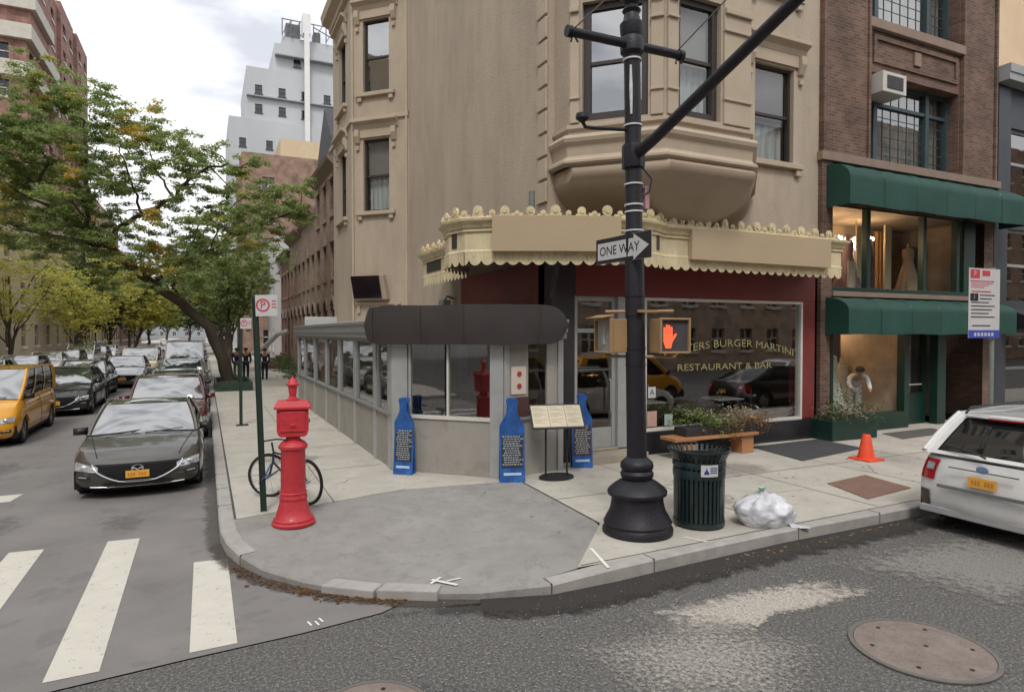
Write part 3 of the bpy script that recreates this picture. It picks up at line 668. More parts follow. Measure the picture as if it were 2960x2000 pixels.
m.build('soffit', M('canopy_soffit', (.16, .12, .08), .9, .2, 1), CN)
m = MB(); m2 = MB(); SP = resample(mp_[1:14], .036)
s = 0
for (x, y, dx, dy, l) in SP:
    def zl(t): ph = (t / .215) % 1; return 3.745 - .115 * math.sqrt(max(0, 1 - (2 * ph - 1) ** 2))
    nx, ny = dy, -dx
    p = (x + nx * .015, y + ny * .015); q = (p[0] + dx * l, p[1] + dy * l)
    fl = .004 * (1 if int(s / .036) % 2 else -1)
    m.poly([(p[0] + nx * fl, p[1] + ny * fl, zl(s)), (q[0] - nx * fl, q[1] - ny * fl, zl(s + l)), (q[0] - nx * fl, q[1] - ny * fl, 3.86), (p[0] + nx * fl, p[1] + ny * fl, 3.86)]); s += l
m.build('scalloped_valance', cream, CN)
m = MB(); s = 0; i = 0; rnd = random.Random(5)
for (x, y, dx, dy, l) in resample(mp_[1:14], .205):
    T = frame(x, y, dx + rnd.uniform(-.2, .2), dy + rnd.uniform(-.2, .2)); big = i % 2 == 0; r = (.088 if big else .05) * rnd.uniform(.82, 1.08); zc = 4.45 + r * (1.0 if big else .9); i += 1
    m.T = T; m.extr([(r * math.cos(a_) , zc + r * math.sin(a_) * 1.08) for a_ in [k_ * PI / 6 for k_ in range(12)]], .0, .045)
    m.extr([(r * .5 * math.cos(a_), zc + r * .5 * math.sin(a_)) for a_ in [k_ * PI / 4 for k_ in range(8)]], .045, .065)
    m.box(-.1, .1, .005, .04, 4.43, 4.455 + .02 * (i % 3))
m.build('cresting', cream, CN)
sweep([mp_[7], mp_[8], mp_[9]], [(.002, 3.85), (.135, 3.85), (.142, 4.43), (.002, 4.43)]).build('sign_panel', tan, CN)
m = MB(frame(0, 9.2, 1, 0)); m.box(7.95, 11.6, .002, .14, 3.83, 4.40); m.build('sign_panel', tan, CN)
for T, q in ((frame(4.9, 0, 0, -1), (-15.0, -14.0)), (frame(7.1, 9.02, .28, .16), (.03, .14)), (frame(3.86, 10.6, .12, -.45), (.1, .24))): m = MB(T); m.box(*q, .003, .015, 3.95, 4.2); m.build('frieze_panel', darkwood, CN)
m = MB(); m.tube([(5.2, 10.05, 4.4), (5.2, 10.05, 4.98)], .055, 12); tag(m.build('vent_pipe', M('weathered_zinc', (.16, .19, .18), .6, .2, 5), smooth=True), 'grey green vent pipe rising behind the canopy cresting', 'vent pipe')
# ------------------------------------------------ glazed sidewalk café
E = thing('glazed_cafe_enclosure', 'grey aluminium glazed sidewalk cafe with charcoal valance at the corner of the cream building', 'cafe enclosure', (4.2, 15, .15))
C0 = (2.88, 10.76); C1 = (4.32, 9.32); C2 = (5.55, 9.56)
TL = frame(2.88, 0, 0, -1); TC = frame(*C0, C1[0] - C0[0], C1[1] - C0[1]); LC = 2.036; TR = frame(*C1, C2[0] - C1[0], C2[1] - C1[1]); LR = 1.253
posts = [-22.9, -21.35, -19.3, -17.35, -15.55, -13.75, -11.95]
for i, p in enumerate(posts): m = MB(TL); m.box(p - .10, p + .10, -.1, .02, .15, 2.4); m.build('post', alu, E, bevel=.008)
for T, p, q, b0, b1 in ((TL, -10.98, -10.765, -.1, .02), (TC, 0, .30, -.12, .02), (TC, .31, .36, -.08, 0), (TC, 1.80, LC - .005, -.1, .02), (TR, .003, .10, -.1, .02), (TR, LR - .12, LR, -.1, .02)): m = MB(T); m.box(p, q, b0, b1, .15, 2.4); m.build('post', alu, E, bevel=.008)
m = MB(TC); m.box(1.03, 1.065, -.06, .01, 1.12, 2.4); m.box(.36, 1.8, -.05, .015, 1.06, 1.12); m.build('mullion', whitef, E)
for i in range(len(posts)):
    p0 = posts[i] + .10; p1 = (posts[i + 1] if i + 1 < len(posts) else -10.88) - .10
    m = MB(TL); m.box(p0 + .003, p1 - .003, -.06, -.01, .15, 1.07); m.build('lower_panel', panel, E, bevel=.005)
m = MB(TC); m.box(.363, 1.797, -.06, -.01, .15, 1.058); m.build('lower_panel', panel, E, bevel=.005)
m = MB(TR); m.box(.105, LR - .125, -.06, -.01, .15, 1.07); m.build('lower_panel', panel, E, bevel=.005)
m = MB(); m.T = TL; m.box(-22.9, -10.77, -.08, .035, 1.073, 1.12); m.box(-22.98, -10.77, -.08, .03, 2.33, 2.40); m.T = TR; m.box(.1, LR - .12, -.08, .03, 1.073, 1.12); m.build('sill_rail', alu_d, E)
mw = MB(); mg = MB(); mw.T = TL
for i in range(len(posts)):
    p0 = posts[i] + .10; p1 = (posts[i + 1] if i + 1 < len(posts) else -10.88) - .10
    m = MB(TL)
    for q0, q1 in ((p0 + .003, p0 + .13), (p1 - .13, p1 - .003)): m.box(q0, q1, -.05, -.005, 1.123, 2.328)
    wn = m.build('window', alu_d, E); m = MB(TL); m.poly([(p0 + .13, -.03, 1.12), (p1 - .13, -.03, 1.12), (p1 - .13, -.03, 2.33), (p0 + .13, -.03, 2.33)]); m.build('pane', glass_lo, wn)
m = MB(TC); m.poly([(.36, -.03, 1.12), (1.03, -.03, 1.12), (1.03, -.03, 2.4), (.36, -.03, 2.4)]); m.poly([(1.065, -.03, 1.12), (1.8, -.03, 1.12), (1.8, -.03, 2.4), (1.065, -.03, 2.4)]); m.build('pane', glass_lo, E)
m = MB(TR); m.box(.105, .5, -.05, -.005, 1.123, 2.4); m.box(.9, LR - .125, -.05, -.005, 1.123, 2.4); wn = m.build('window', panel, E); m = MB(TR); m.poly([(.5, -.03, 1.12), (.9, -.03, 1.12), (.9, -.03, 2.4), (.5, -.03, 2.4)]); m.build('pane', glass, wn)
fp = [(2.88, 22.98), (2.88, 10.76), C1, C2]
sweep(fp, [(0, 2.402), (.1, 2.402), (.1, 2.5), (.13, 2.52), (.13, 2.66), (.16, 2.68), (.16, 2.72), (-.05, 2.74)]).build('fascia', alu_d, E)
m = MB(); m.grid([[(5.58, 22.98, 3.0), (5.58, 10.9, 3.0), (5.58, 10.3, 2.98), (5.58, 10.2, 2.98)], [(2.76, 22.98, 2.725), (2.76, 10.73, 2.725), (4.3, 9.2, 2.725), (5.56, 9.45, 2.725)]]); m.build('roof', alu, E)
# charcoal valance with rounded ends, hung on the street corner
vp = [(2.68, 11.9), (2.68, 10.66), (4.27, 9.08), (5.50, 9.31)]
def val():
    m = MB(); R1 = resample(vp, .09); Lt = sum(r[4] for r in R1); s = 0; rows = [[] for _ in range(10)]
    pts = [(x, y, 0) for x, y, *_ in R1] + [(vp[-1][0], vp[-1][1], 0)]
    d = 0
    for i, (x, y, _) in enumerate(pts):
        t = min(d, Lt - d); f = math.sqrt(max(0.02, 1 - max(0, 1 - t / .45) ** 2)); zc = 2.63; h = .32 * f
        dx, dy = (R1[min(i, len(R1) - 1)][2:4]); nx, ny = dy, -dx
        for j in range(8): v = j / 7; o = .025 * math.sin(PI * v) + .006 * math.sin(d * 9 + v * 3); rows[j].append((x + nx * o, y + ny * o, zc - h + 2 * h * v + .006 * math.sin(d * 5)))
        rows[8].append((x - nx * .05, y - ny * .05, zc + h)); rows[9].append((x - nx * .05, y - ny * .05, zc - h))
        if i < len(R1): d += R1[i][4]
    return m.grid(rows + [rows[0]])
vo = val().build('valance', valm, E, smooth=True)
for (x, y), (nx, ny) in (((2.68, 11.2), (-1, 0)), ((3.2, 10.14), (-.7, -.7)), ((3.75, 9.6), (-.7, -.7)), ((4.9, 9.2), (.2, -1))): m = MB(); m.tube([(x + nx * .03, y + ny * .03, 2.33), (x + nx * .035, y + ny * .035, 2.63), (x + nx * .03, y + ny * .03, 2.93)], .007, 4); m.build('seam', darkwood, vo)
# wall and floor inside the café
m = MB(TS); m.box(-22.5, -10.5, .003, .03, 0.3, 1.1); m.build('wainscot', M('tan_wainscot', (.16, .11, .07), .7, .3, 1.5), E)
m = MB(TS); m.box(-22.5, -10.5, .003, .02, 1.103, 2.7); m.build('wall_panelling', M('tan_panelling', (.25, .18, .12), .7, .25, 1.2), E)
for a_ in (-20.5, -17.5, -14.3, -12.0): m = MB(TS); m.box(a_ - .35, a_ + .35, .045, .07, 1.3, 2.35); m.build('framed_mirror', M('dark_mirror', (.03, .025, .02), .15, .2, 3), E)
m = MB(TR); m.box(.14, .44, .0, .015, 1.5, 1.95); m.build('notice_board', M('notice_paper', (.6, .52, .45), .8, .05, 4), E)
m = MB(TR)
for zz in (1.83, 1.63): m.lathe([(.045, 0), (.045, .006)], 16, .3, .018, zz, axis='y')
m.build('red_dots', M('red_print', (.35, .04, .04), .7, .1, 4), E)
m = MB(TR); m.box(.12, .5, .0, .02, 1.15, 1.45); m.build('menu_frame', M('maroon_frame', (.08, .03, .03), .6, .2, 4), E)
# ================================================================ brick building with the green shop
G = thing('brick_building', 'reddish brown brick building with green awnings and two storeys of shop windows', 'building', (16, 14, .15))
TG = frame(0, 10.2, 1, 0)
m = wall(TG, 12.6, 19.52, 6.6, H_, [(14.30, 17.85, 6.62, 8.72), (14.30, 17.85, 9.95, 12.2)], .45)
wall(TG, 12.6, 12.95, .15, 6.4, [], .3, m); wall(TG, 19.1, 19.52, .15, 6.4, [], .3, m); wall(TG, 12.95, 19.1, 5.45, 6.4, [], .3, m)
m.T = TG; m.box(12.75, 14.15, .003, .07, 6.6, H_); m.box(18.0, 19.3, .003, .07, 6.6, H_); m.box(12.6, 12.95, .003, .1, .15, 6.4)
m.T = None; m.poly([(12.6, 10.2, .15), (12.6, 26, .15), (12.6, 26, H_), (12.6, 10.2, H_)]); m.poly([(19.52, 10.2, .15), (19.52, 26, .15), (19.52, 26, H_), (19.52, 10.2, H_)]); m.poly([(12.6, 10.2, H_), (19.52, 10.2, H_), (19.52, 26, H_), (12.6, 26, H_)]); m.poly([(12.6, 26, .15), (19.52, 26, .15), (19.52, 26, H_), (12.6, 26, H_)])
m.build('wall', brick_w, G)
m = MB(TG); m.box(14.42, 17.75, .003, .05, 8.95, 9.05); m.box(14.42, 17.75, .003, .05, 9.5, 9.6); m.box(14.42, 14.52, .003, .05, 9.05, 9.5); m.box(17.65, 17.75, .003, .05, 9.05, 9.5)
for x in (12.68, 14.2, 17.93, 19.4): m.box(x - .04, x + .04, .003, .11, 6.6, H_)
m.build('brick_ribs', brick_w, G)
m = MB(TG); m.box(12.55, 19.55, -.02, .16, 6.40, 6.597); m.box(14.2, 17.95, -.3, .12, 9.72, 9.947); m.box(15.95, 16.2, .003, .06, 9.12, 9.45); m.build('stone_band', stonet, G, bevel=.012)
def bigwin(z0, z1, blindz):
    m = MB(TG); xs = [14.30, 14.95, 17.0, 17.85]; b0, b1 = -.42, -.30
    for x in xs: m.box(max(14.30, x - .07), min(17.85, x + .07), b0, b1 + .02, z0, z1)
    zt = z1 - .62
    for i in range(3): m.box(xs[i] + .07, xs[i + 1] - .07, b0, b1, zt, zt + .08); m.box(xs[i] + .07, xs[i + 1] - .07, b0, b1, z0, z0 + .08); m.box(xs[i] + .07, xs[i + 1] - .07, b0, b1, z1 - .08, z1)
    wn = m.build('window', bluegreen, G)
    m = MB(TG)
    for x0, x1, n in ((14.37, 14.88, 1), (15.02, 16.93, 6), (17.07, 17.78, 2)):
        for i in range(1, n): x = x0 + (x1 - x0) * i / n; m.box(x - .011, x + .011, -.385, -.36, z0 + .08, z1 - .08)
        for k in range(1, 6 if n > 1 else 1): z = z0 + .08 + (zt - z0 - .08) * k / 6; m.box(x0, x1, -.38, -.365, z - .01, z + .01)
    m.build('glazing_bars', bluegreen, wn)
    m = MB(TG); m.poly([(14.32, -.37, z0), (17.83, -.37, z0), (17.83, -.37, z1), (14.32, -.37, z1)]); m.build('pane', glass_lo, wn)
    m = MB(TG); n = 60; m.grid([[(14.32 + 3.5 * i / n, -.52 - .03 * math.sin(i * 1.3), zz) for i in range(n + 1)] for zz in (z0, z1)]); m.build('curtain', M('gauze_curtain', (.36, .36, .33), .9, .25, 1.2, stretch=(3, 3, .6)), wn)
bigwin(6.62, 8.72, 7); bigwin(9.95, 12.2, 10)
ac = MB(TG); ac.box(14.42, 15.28, -.42, .28, 8.18, 8.66)
AC = tag(ac.build('air_conditioner', M('ac_white', (.55, .54, .50), .5, .06, 3), bevel=.015), 'white window air conditioner projecting above the gridded teal window of the brick building', 'air conditioner')
m = MB(TG); m.box(14.56, 15.14, .283, .292, 8.27, 8.58)
for i in range(7): m.box(14.56, 15.14, .293, .303, 8.29 + .042 * i, 8.305 + .042 * i)
m.build('grille', M('ac_grille', (.10, .10, .10), .6, .2, 6), AC)
# awnings
def awning(x0, x1, zt, zf, zb, pr=.7):
    m = MB(TG); prof = [(.03, zt)]
    for k in range(0, 9): a_ = PI / 2 * k / 8; prof.append((.12 + (pr - .12) * math.sin(a_), zf + (zt - zf) * math.cos(a_)))
    prof.append((pr, zb)); n = 24; rows = []
    for i in range(n + 1):
        x = x0 + (x1 - x0) * i / n; rows.append([(x, b + (.012 * math.sin(i * 1.7) if j > 3 else 0), z + (.01 * math.sin(i * 2.3) if j < 6 else (.012 * math.sin(i * .9) if j == len(prof) - 1 else 0))) for j, (b, z) in enumerate(prof)])
    m.grid(rows); 
    for x in (x0, x1): m.poly([(x, b, z) for b, z in prof] + [(x, .03, zb)])
    return m
AW1 = tag(awning(12.75, 19.7, 6.30, 5.90, 5.33).build('awning', greenc, smooth=True), 'long dark green canvas awning over the upper shop windows, blank front', 'awning', 'green canvas awnings of the brick building')
AW2 = tag(awning(12.75, 19.3, 3.30, 2.98, 2.46).build('awning', greenc, smooth=True), 'lower dark green canvas awning above the ground floor shop door', 'awning', 'green canvas awnings of the brick building')
for aw, x0, x1, zt_, zf_, zb_ in ((AW1, 12.75, 19.7, 6.30, 5.90, 5.33), (AW2, 12.75, 19.3, 3.30, 2.98, 2.46)):
    for k in range(1, 6):
        x = x0 + (x1 - x0) * k / 6; m = MB(TG); m.tube([(x, .12 + .59 * math.sin(PI / 2 * q / 6), zf_ + (zt_ - zf_) * math.cos(PI / 2 * q / 6) + .004) for q in range(7)] + [(x, .71, zb_ + .02)], .006, 4); m.build('seam', greenp, aw)
m = MB(TG)
for x in (12.9, 15, 17.5, 19.15): m.tube([(x, .02, 2.5), (x, .66, 2.5)], .015)
m.build('awning_frame', darkwood, AW2)
# shopfront: two glazed levels
m = MB(TG)
for x in (12.98, 14.3, 16.45, 17.85): m.box(x - .06, x + .06, -.1, .05, 3.52, 5.45)
m.box(12.92, 19.1, -.1, .06, 3.46, 3.56); m.box(18.1, 18.6, -.1, .05, 3.56, 5.45)
m.box(12.92, 13.05, -.1, .1, .15, 2.5); m.box(15.62, 15.8, -.1, .1, .15, 2.5); m.box(16.95, 17.3, -.1, .1, .15, 2.5); m.box(13.05, 15.62, -.1, .1, .15, .56)
m.build('shopfront_frame', greenp, G, bevel=.006)
m = MB(TG); m.poly([(12.92, -.03, 3.5), (18.1, -.03, 3.5), (18.1, -.03, 5.45), (12.92, -.03, 5.45)]); m.build('upper_pane', glass_sh, G)
m = MB(TG); m.poly([(13.05, -.03, .5), (15.62, -.03, .5), (15.62, -.03, 2.9), (13.05, -.03, 2.9)]); m.build('lower_pane', glass_sh, G)
m = MB(TG); m.box(15.8, 15.9, -.3, -.2, .15, 2.9); m.box(16.85, 16.95, -.3, -.2, .15, 2.9); m.box(15.9, 16.85, -.3, -.2, .15, .95); 
dr = m.build('door', greenp, G); m = MB(TG); m.poly([(15.9, -.25, .95), (16.85, -.25, .95), (16.85, -.25, 2.9), (15.9, -.25, 2.9)]); m.build('pane', glass_lo, dr)
m = MB(TG); m.box(15.9, 16.85, -.26, -.24, 1.15, 1.18); m.build('handle', whitef, dr)
m = MB(TG); m.box(12.97, 19.1, .0, .14, 3.34, 3.455); m.build('concrete_ledge', stonet, G, bevel=.01)
# dark entrance recess and interior
shopin = M('shop_interior', (.40, .33, .26), .9, .4, .8)
m = MB(TG)
for z0, z1, xr, bb_ in ((3.5, 5.44, 18.55, -1.9), (.3, 3.3, 15.72, -2.6)):
    m.poly([(12.95, bb_, z0), (xr, bb_, z0), (xr, bb_, z1), (12.95, bb_, z1)]); m.poly([(xr, -.06, z0), (xr, bb_, z0), (xr, bb_, z1), (xr, -.06, z1)]); m.poly([(12.96, -.06, z0), (12.96, bb_, z0), (12.96, bb_, z1), (12.96, -.06, z1)])
    m.poly([(12.95, -.06, z0), (xr, -.06, z0), (xr, bb_, z0), (12.95, bb_, z0)]); m.poly([(12.95, -.06, z1), (xr, -.06, z1), (xr, bb_, z1), (12.95, bb_, z1)])
m.poly([(15.74, -2.2, .3), (17.3, -2.2, .3), (17.3, -2.2, 3.3), (15.74, -2.2, 3.3)]); m.poly([(17.28, -.3, .3), (17.28, -2.2, .3), (17.28, -2.2, 3.3), (17.28, -.3, 3.3)])
m.build('interior', shopin, G)
dr_ = M('amber_drape', (.50, .28, .12), .85, .3, 3, stretch=(6, 6, .5)); pm_ = M('plum_drape', (.12, .08, .10), .85, .3, 3, stretch=(6, 6, .5))
for x0, x1, z0, z1, b_, mt in ((13.1, 13.9, 3.6, 5.3, -1.3, dr_), (14.5, 15.2, 3.6, 5.0, -1.2, pm_), (15.6, 16.0, 3.6, 4.9, -1.0, pm_), (16.7, 17.4, 3.6, 5.3, -1.5, dr_), (17.5, 18.3, 3.6, 4.9, -1.2, pm_), (14.0, 14.5, .5, 2.7, -1.9, dr_), (14.9, 15.5, .5, 2.9, -1.6, pm_)):
    m = MB(TG); m.grid([[(x0 + (x1 - x0) * i / 20, b_ - .04 * math.sin(i * 1.6), z) for i in range(21)] for z in (z0, z1)]); m.build('drape', mt, G)
m = MB(TG)
for z in (.9, 1.5, 2.1): m.box(15.9, 17.2, -2.15, -1.85, z, z + .03)
m.build('shelf', limestone, G)
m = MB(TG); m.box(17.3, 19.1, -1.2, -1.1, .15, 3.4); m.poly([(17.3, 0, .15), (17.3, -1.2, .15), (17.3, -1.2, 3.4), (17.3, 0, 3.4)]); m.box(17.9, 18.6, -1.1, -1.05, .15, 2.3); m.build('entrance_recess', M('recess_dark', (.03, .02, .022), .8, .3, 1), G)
GW = []
warmlamp = M('warm_bulbs', (.9, .5, .2), .5, .1, 3, emit=((1.0, .66, .38), 38))
def chandelier(x, y, z, s, label):
    t = thing('chandelier', label, 'chandelier', (x, y, z)); m = MB(); m.tube([(x, y, z + .15), (x, y, z + .7)], .01)
    for k in range(8):
        a_ = k * PI / 4; m.tube([(x, y, z), (x + s * .6 * math.cos(a_), y + s * .6 * math.sin(a_), z - .06), (x + s * math.cos(a_), y + s * math.sin(a_), z + .04)], .008, 6)
    m.build('arms', gold, t); m = MB()
    for k in range(8):
        a_ = k * PI / 4; m.lathe([(.006, 0), (.022, .02), (.018, .05), (.003, .08)], 8, x + s * math.cos(a_), y + s * math.sin(a_), z + .05)
    m.lathe([(.01, -.2), (.06, -.1), (.05, 0), (.09, .1), (.02, .16)], 10, x, y, z)
    m.build('bulbs', warmlamp, t)
for i, (x, y, c_, tx) in enumerate(((13.9, 11.9, (.55, .45, .30), 'pale amber gown at the back left of the upper shop window'), (15.9, 11.8, (.42, .38, .34), 'oatmeal gown at the back of the upper shop window'), (16.7, 12.2, (.40, .36, .34), 'pearl grey gown at the back right of the upper shop window'))): GW.append((x, y, c_, tx))
chandelier(14.0, 11.0, 4.75, .28, 'lit chandelier behind the left upper shop window'); chandelier(15.4, 11.3, 4.85, .4, 'lit chandelier in the middle of the upper shop window'); chandelier(15.4, 12.2, 2.75, .3, 'lit chandelier deep inside the ground floor shop'); chandelier(13.35, 10.75, 2.3, .2, 'small warm lit lamp cluster just under the lower awning')
# things in the windows
white_c = M('white_cloth', (.62, .62, .62), .85, .12, 3); floral = M('floral_cloth', (.50, .45, .36), .85, .12, 3, speck=((.25, .07, .05), 14, .6, .8))
def dress(x, y, z, h, mat, label, col='dress_form'):
    t = thing(col, label, 'mannequin', (x, y, z))
    m = MB(); m.lathe([(.30 * h, 0), (.27 * h, .12 * h), (.17 * h, .42 * h), (.10 * h, .62 * h), (.13 * h, .76 * h), (.12 * h, .84 * h), (.04 * h, .88 * h), (.035 * h, .95 * h), (.001, .97 * h)], 26, x, y, z, flute=.12, fr=(0, 2), sy=.7)
    m.build('gown', mat, t, smooth=True); m = MB(); m.lathe([(.12, -.0), (.12, .02)], 16, x, y, z - .02); m.build('base', blackp, t); return t
dress(13.5, 10.55, .62, 1.55, floral, 'dress form in a pale flowered gown in the ground floor shop window'); dress(14.8, 11.1, 3.55, 1.5, M('mauve_cloth', (.16, .10, .12), .85, .2, 3), 'dress form in a dark mauve gown behind the upper window'); dress(13.4, 11.0, 3.55, 1.35, M('slate_cloth', (.12, .13, .17), .85, .2, 3), 'dress form in a slate blue gown behind the upper window, left'); dress(17.1, 11.0, 3.55, 1.4, M('bronze_cloth', (.32, .24, .16), .85, .2, 3), 'dress form in a bronze gown behind the upper window, right')
for x, y, c_, tx in GW: dress(x, y, 3.55, 1.6, M('gown_%d' % int(x * 10), c_, .85, .2, 3), 'dress form in an ' + tx if tx[0] == 'o' else 'dress form in a ' + tx)
for x, y, z, h, c_, tx in ((15.3, 11.6, .32, 1.6, (.50, .48, .45), 'pale grey gown standing behind the white shirted figure'), (16.3, 12.0, .32, 1.6, (.55, .45, .32), 'straw coloured gown seen through the green door')): dress(x, y, z, h, M('gown_%d' % int(x * 10), c_, .85, .2, 3), 'dress form in a ' + tx)
m = MB(); m.box(14.9, 15.08, 10.9, 10.95, 3.56, 5.2); m.box(16.0, 16.25, 10.9, 10.95, 3.56, 5.3); m.box(14.2, 14.45, 10.6, 10.65, 3.57, 4.25); tag(m.build('display_panel', limestone), 'pale upright display panels behind the upper shop window', 'display panel')
# ================================================================ steel fronted building
ST = thing('grey_steel_building', 'grey steel fronted building with dark windows at the right edge', 'building', (24, 14, .15))
steel = M('blue_grey_steel', (.055, .062, .075), .45, .15, 2, metal=.3); steel_l = M('pale_steel', (.30, .31, .32), .5, .1, 2)
m = wall(TG, 19.55, 30, .15, 9.7, [(20.3, 22.6, 6.3, 8.2), (23.4, 26, 6.3, 8.2), (20.2, 26, .5, 2.5), (20.2, 26, 3.4, 5.4)], .25)
m.T = TG; m.box(19.55, 20.1, .003, .08, 5.6, 9.2)
m.T = None; m.poly([(19.55, 10.2, 9.7), (30, 10.2, 9.7), (30, 24, 9.7), (19.55, 24, 9.7)]); m.poly([(19.56, 10.2, .15), (19.56, 24, .15), (19.56, 24, 9.7), (19.56, 10.2, 9.7)]); m.poly([(30, 10.2, .15), (30, 24, .15), (30, 24, 9.7), (30, 10.2, 9.7)])
m.build('wall', steel, ST)
m = MB(TG); m.box(19.5, 30.1, .003, .35, 9.3, 9.72); m.box(19.5, 30.1, .35, .38, 9.5, 9.72); m.build('cornice', steel_l, ST)
for x0, x1, z0, z1 in ((20.3, 22.6, 6.3, 8.2), (23.4, 26, 6.3, 8.2), (20.2, 26, .5, 2.5), (20.2, 26, 3.4, 5.4)):
    m = MB(TG); m.box(x0, x0 + .08, -.2, -.1, z0, z1); m.box(x1 - .08, x1, -.2, -.1, z0, z1); m.box(x0 + .08, x1 - .08, -.2, -.1, z1 - .08, z1); m.box(x0 + .08, x1 - .08, -.2, -.1, (z0 + z1) / 2 - .04, (z0 + z1) / 2 + .04); wn = m.build('window', steel_l, ST)
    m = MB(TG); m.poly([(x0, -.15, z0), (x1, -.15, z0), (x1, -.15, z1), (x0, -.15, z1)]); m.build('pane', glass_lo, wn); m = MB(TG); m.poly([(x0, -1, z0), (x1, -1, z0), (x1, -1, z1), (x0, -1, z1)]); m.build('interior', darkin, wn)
m = MB(TG); m.side([(.02, 3.2), (.9, 2.85), (.9, 2.6), (.02, 2.6)], 19.9, 26); m.build('dark_awning', blackp, ST)
PB = thing('peach_building', 'peach rendered wall rising behind the grey steel building', 'building', (30, 30, 0))
m = MB(); m.box(19.8, 130, 26, 40, 0, 34); m.build('wall', M('peach_render', (.62, .46, .30), .9, .08, .4), PB)
# ================================================================ row houses along the side street
def rowhouse(y0, y1, x, zt, mat, label, roofk='mansard', nw=3, arch=True, stoop=False):
    b = thing('row_house', label, 'row house', (x, (y0 + y1) / 2, .15), group='brick row houses beyond the cream building'); T = frame(x, 0, 0, -1); L = y1 - y0
    hs = []; cw = L / nw
    for i in range(nw):
        c = -y1 + cw * (i + .5); w2 = .45
        hs.append((c - w2, c + w2, .9, 3.5)); 
        if zt > 6: hs.append((c - w2 * .8, c + w2 * .8, 4.9, 6.4))
        if zt > 9.5: hs.append((c - w2 * .8, c + w2 * .8, 7.6, 9.1))
    m = wall(T, -y1, -y0, .15, zt, hs, .25); m.T = None
    m.poly([(x, y0, .15), (x + 9, y0, .15), (x + 9, y0, zt), (x, y0, zt)]); m.poly([(x, y1, .15), (x + 9, y1, .15), (x + 9, y1, zt), (x, y1, zt)])
    m.build('wall', mat, b)
    for h in hs:
        a_, c_, z0, z1 = h; m = MB(T); m.box(a_, a_ + .06, -.22, -.12, z0, z1); m.box(c_ - .06, c_, -.22, -.12, z0, z1); m.box(a_ + .06, c_ - .06, -.22, -.12, z1 - .08, z1); m.box(a_ + .06, c_ - .06, -.22, -.12, (z0 + z1) / 2 - .03, (z0 + z1) / 2 + .03)
        wn = m.build('window', darkwood, b); m = MB(T); m.poly([(a_, -.18, z0), (c_, -.18, z0), (c_, -.18, z1), (a_, -.18, z1)]); m.build('pane', M_glassd, wn)
        m = MB(T)
        if z0 < 2 and arch:
            cc = (a_ + c_) / 2; ro = (c_ - a_) / 2 + .16; ri = ro - .16; P1 = []
            for k in range(9): an = PI * k / 8; P1.append((cc + ro * math.cos(an), z1 + ro * math.sin(an)))
            for k in range(8, -1, -1): an = PI * k / 8; P1.append((cc + ri * math.cos(an), z1 + ri * math.sin(an)))
            for k in range(8): m.extr([P1[k], P1[k + 1], P1[16 - k], P1[17 - k]], .003, .05)
            m.build('arch', stonet, wn); m = MB(T); m.extr([(cc + ri * math.cos(PI * k / 8), z1 + ri * math.sin(PI * k / 8)) for k in range(9)], .003, .02); m.build('fanlight', M_glassd, wn)
        else: m.box(a_ - .1, c_ + .1, .003, .08, z1 + .02, z1 + .2); m.box(a_ - .1, c_ + .1, .003, .08, z0 - .14, z0); m.build('lintel', stonet, wn)
    m = MB(T); m.side([(.003, zt - .45), (.15, zt - .3), (.35, zt - .12), (.4, zt), (.003, zt)], -y1 + .02, -y0 - .02); m.build('cornice', stonet if roofk != 'dark' else darkwood, b)
    m = MB(); slate = M('slate_roof', (.07, .07, .085), .7, .25, 3)
    if roofk == 'gable':
        ym = (y0 + y1) / 2; m.poly([(x, y0, zt), (x, y1, zt), (x, ym, zt + 2.8)]); m.poly([(x, y0, zt), (x, ym, zt + 2.8), (x + 9, ym, zt + 2.8), (x + 9, y0, zt)]); m.poly([(x, y1, zt), (x, ym, zt + 2.8), (x + 9, ym, zt + 2.8), (x + 9, y1, zt)])
    else: m.grid([[(x + .0, y0, zt), (x, y1, zt)], [(x + 1.1, y0, zt + 1.7), (x + 1.1, y1, zt + 1.7)], [(x + 9, y0, zt + 1.9), (x + 9, y1, zt + 1.9)]]); m.poly([(x, y0, zt), (x + 1.1, y0, zt + 1.7), (x + 9, y0, zt + 1.9), (x + 9, y0, zt)])
    rf = m.build('roof', slate, b)
    m = MB(); m.box(x + 2, x + 3, y1 - 1.3, y1 - .5, zt + 1.2, zt + 3.2); m.build('chimney', brick_tan, rf)
    if stoop:
        m = MB()
        for k in range(6): m.box(x - 1.9 + .3 * k, x, y0 + 1, y0 + 2.6, .15 + .17 * k, .32 + .17 * k)
        m.build('stoop', stonet, b)
    return b
M_glassd = M_glass('dark_glass', refl=.05, dark=(.012, .012, .016))
brick_row2 = M_brick('rowhouse_brick_pale', (.34, .26, .19), (.25, .18, .13), (.25, .2, .16)); brick_row3 = M_brick('rowhouse_brick_red', (.24, .12, .09), (.16, .08, .06), (.2, .15, .12))
rowhouse(27.5, 33, 5.0, 9.9, brick_row, 'brown brick row house with arched ground floor windows next to the cream building', 'gable')
rowhouse(33, 38.2, 5.0, 8.7, brick_row2, 'pale brown brick row house, second beyond the cream building', 'mansard')
rowhouse(38.2, 43.6, 5.0, 8.4, brick_row, 'brown brick row house with slate mansard, third beyond the cream building', 'mansard')
rowhouse(43.6, 49, 5.0, 7.8, brick_row3, 'red brown row house, fourth beyond the cream building', 'dark', stoop=True)
